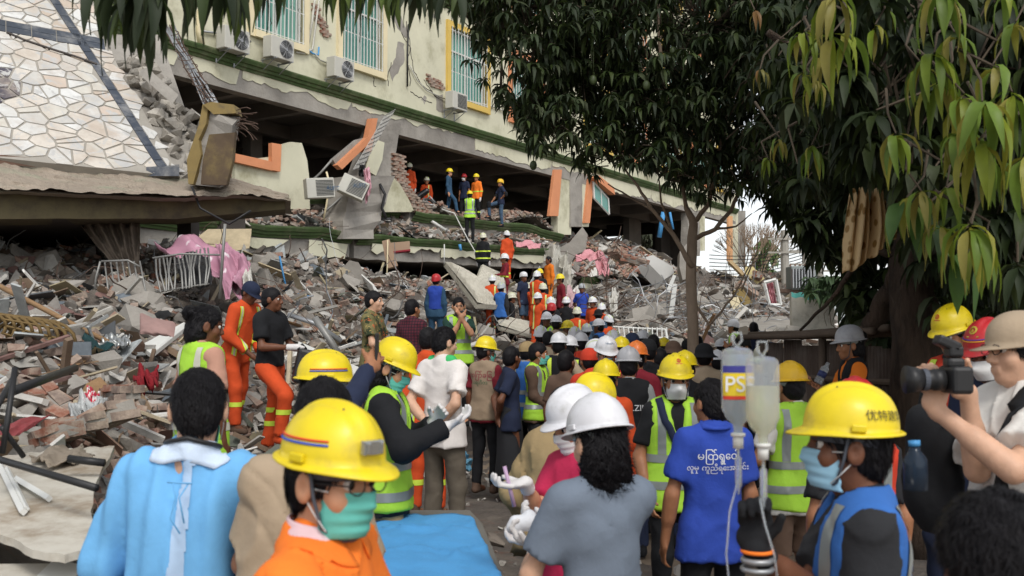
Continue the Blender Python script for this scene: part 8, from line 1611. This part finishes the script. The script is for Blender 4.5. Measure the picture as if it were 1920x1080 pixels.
# phones
for lab, hp3, sz in (('dark phone held up by the man in the lime vest on the rubble', (PE['II']['hands'][0]+PE['II']['hands'][1])/2, (.15, .01, .075)), ('phone in the hand of the young man in the floral shirt', PE['KK']['hands'][0]+Vector((.04, 0, .02)), (.14, .07, .01)), ('phone raised by the worker in the striped yellow hard hat', PE['D']['hands'][0]+Vector((0, 0, .03)), (.01, .075, .14))):
    mb = MB(); mb.box(hp3, sz); top('phone', mb, M_BLACKP, lab, 'phone', bevel=.006)
# black case, motorbike
p = PE['NN_']; hc_ = (p['hands'][0]+p['hands'][1])/2; cs = thing('equipment_case', 'black equipment case carried by the man in the orange trousers', 'case', tuple(hc_-Vector((0, 0, .3))))
mb = MB(); mb.box(hc_+Vector((.06, -.05, -.17)), (.20, .30, .34), rot3(0, 12, 15)); bev(mb.build('case', M_BLACKP, cs), .03); mb = MB(); mb.tube([hc_+Vector((.0, -.1, 0)), hc_+Vector((.03, -.05, .05)), hc_+Vector((.06, 0, 0))], .012, 6); mb.build('handle', M_BLACKP, cs)
mo = thing('motorbike', 'dark motorbike fallen among the rubble in the open storey beside the brick wall', 'motorbike', tuple(P(785, 390, 34)))
for px, py in ((765, 372), (800, 388)):
    c = P(px, py, 34.2); mb = MB(); mb.tube([c+Vector((math.cos(a*.35)*.27, .1*math.sin(a*.35), math.sin(a*.35)*.27)) for a in range(19)], .05, 6); mb.build('wheel', M_BLACKP, mo, smooth=True)
r_ = sdf_mesh([prim(tuple(P(780, 372, 34)), tuple(P(800, 358, 34)), .14, .10), prim(tuple(P(774, 380, 34)), tuple(P(796, 384, 34)), .10, .08)], .03, k=.06); mesh_np('fairing', r_[0], r_[1], mat('glossy_black_paint', (.012, .012, .013), .15, 0, coat=.5), mo, True)
mb = MB(); mb.tube([P(796, 376, 33.7), P(806, 368, 33.6), P(816, 380, 33.6)], .03, 6); mb.tube([P(790, 384, 33.7), P(812, 384, 33.5)], .025, 6); mb.build('handlebar', M_METAL, mo, smooth=True)
# syringe and gauze in gloved hands
hh = PE['Y']['hands'][0]; mb = MB(); mb.tube([hh+Vector((-.02, -.02, .08)), hh+Vector((.02, -.02, -.08))], .008, 8); top('syringe', mb, mat('lilac_plastic', hexc('b79ab8'), .4), 'lilac plastic tube held in the gloved hand of the woman in crimson', 'tube', smooth=True)
hh = PE['X']['hands'][1]; r_ = sdf_mesh([prim(tuple(hh+Vector((-.01, 0, .05))), tuple(hh+Vector((.03, 0, .06))), .03), prim(tuple(hh+Vector((.03, .02, .07))), tuple(hh+Vector((.05, 0, .05))), .028), prim(tuple(hh+Vector((-.03, 0, .04))), tuple(hh+Vector((-.02, 0, .06))), .024)], .006, k=.01, noise_f=wrinkle(.002)); o = mesh_np('gauze_wad', r_[0], r_[1], MW, None, True, loc=tuple(hh)); tag(o, 'white gauze wad held by the gloved hand of the woman in grey', 'gauze')
# sash across the masked man's vest
p = PE['T']; strapmesh({**p, 'shirt': p['vest']}, [(.10, .02, .50), (.09, .14, .40), (0, .17, .24), (-.10, .15, .10), (-.17, .06, .02)], .045, .006, 'bag_strap', C['navy'], p['root'])
if '--diag' in sys.argv or True:
    for k in list(PE):
        q = PE[k]
        if abs(q['z']-hz(q['xy'][0], q['xy'][1])) > .35: print('DIAG', k, round(q['z'], 2), round(hz(q['xy'][0], q['xy'][1]), 2))
print('SCRIPT TIME', time.time()-T0, 'faces', sum(len(o.data.polygons) for o in bpy.data.objects if o.type == 'MESH'))
for o in bpy.data.objects:
    if len(str(o.get('label', '')).split()) > 16: print('LONG', o.get('label'))
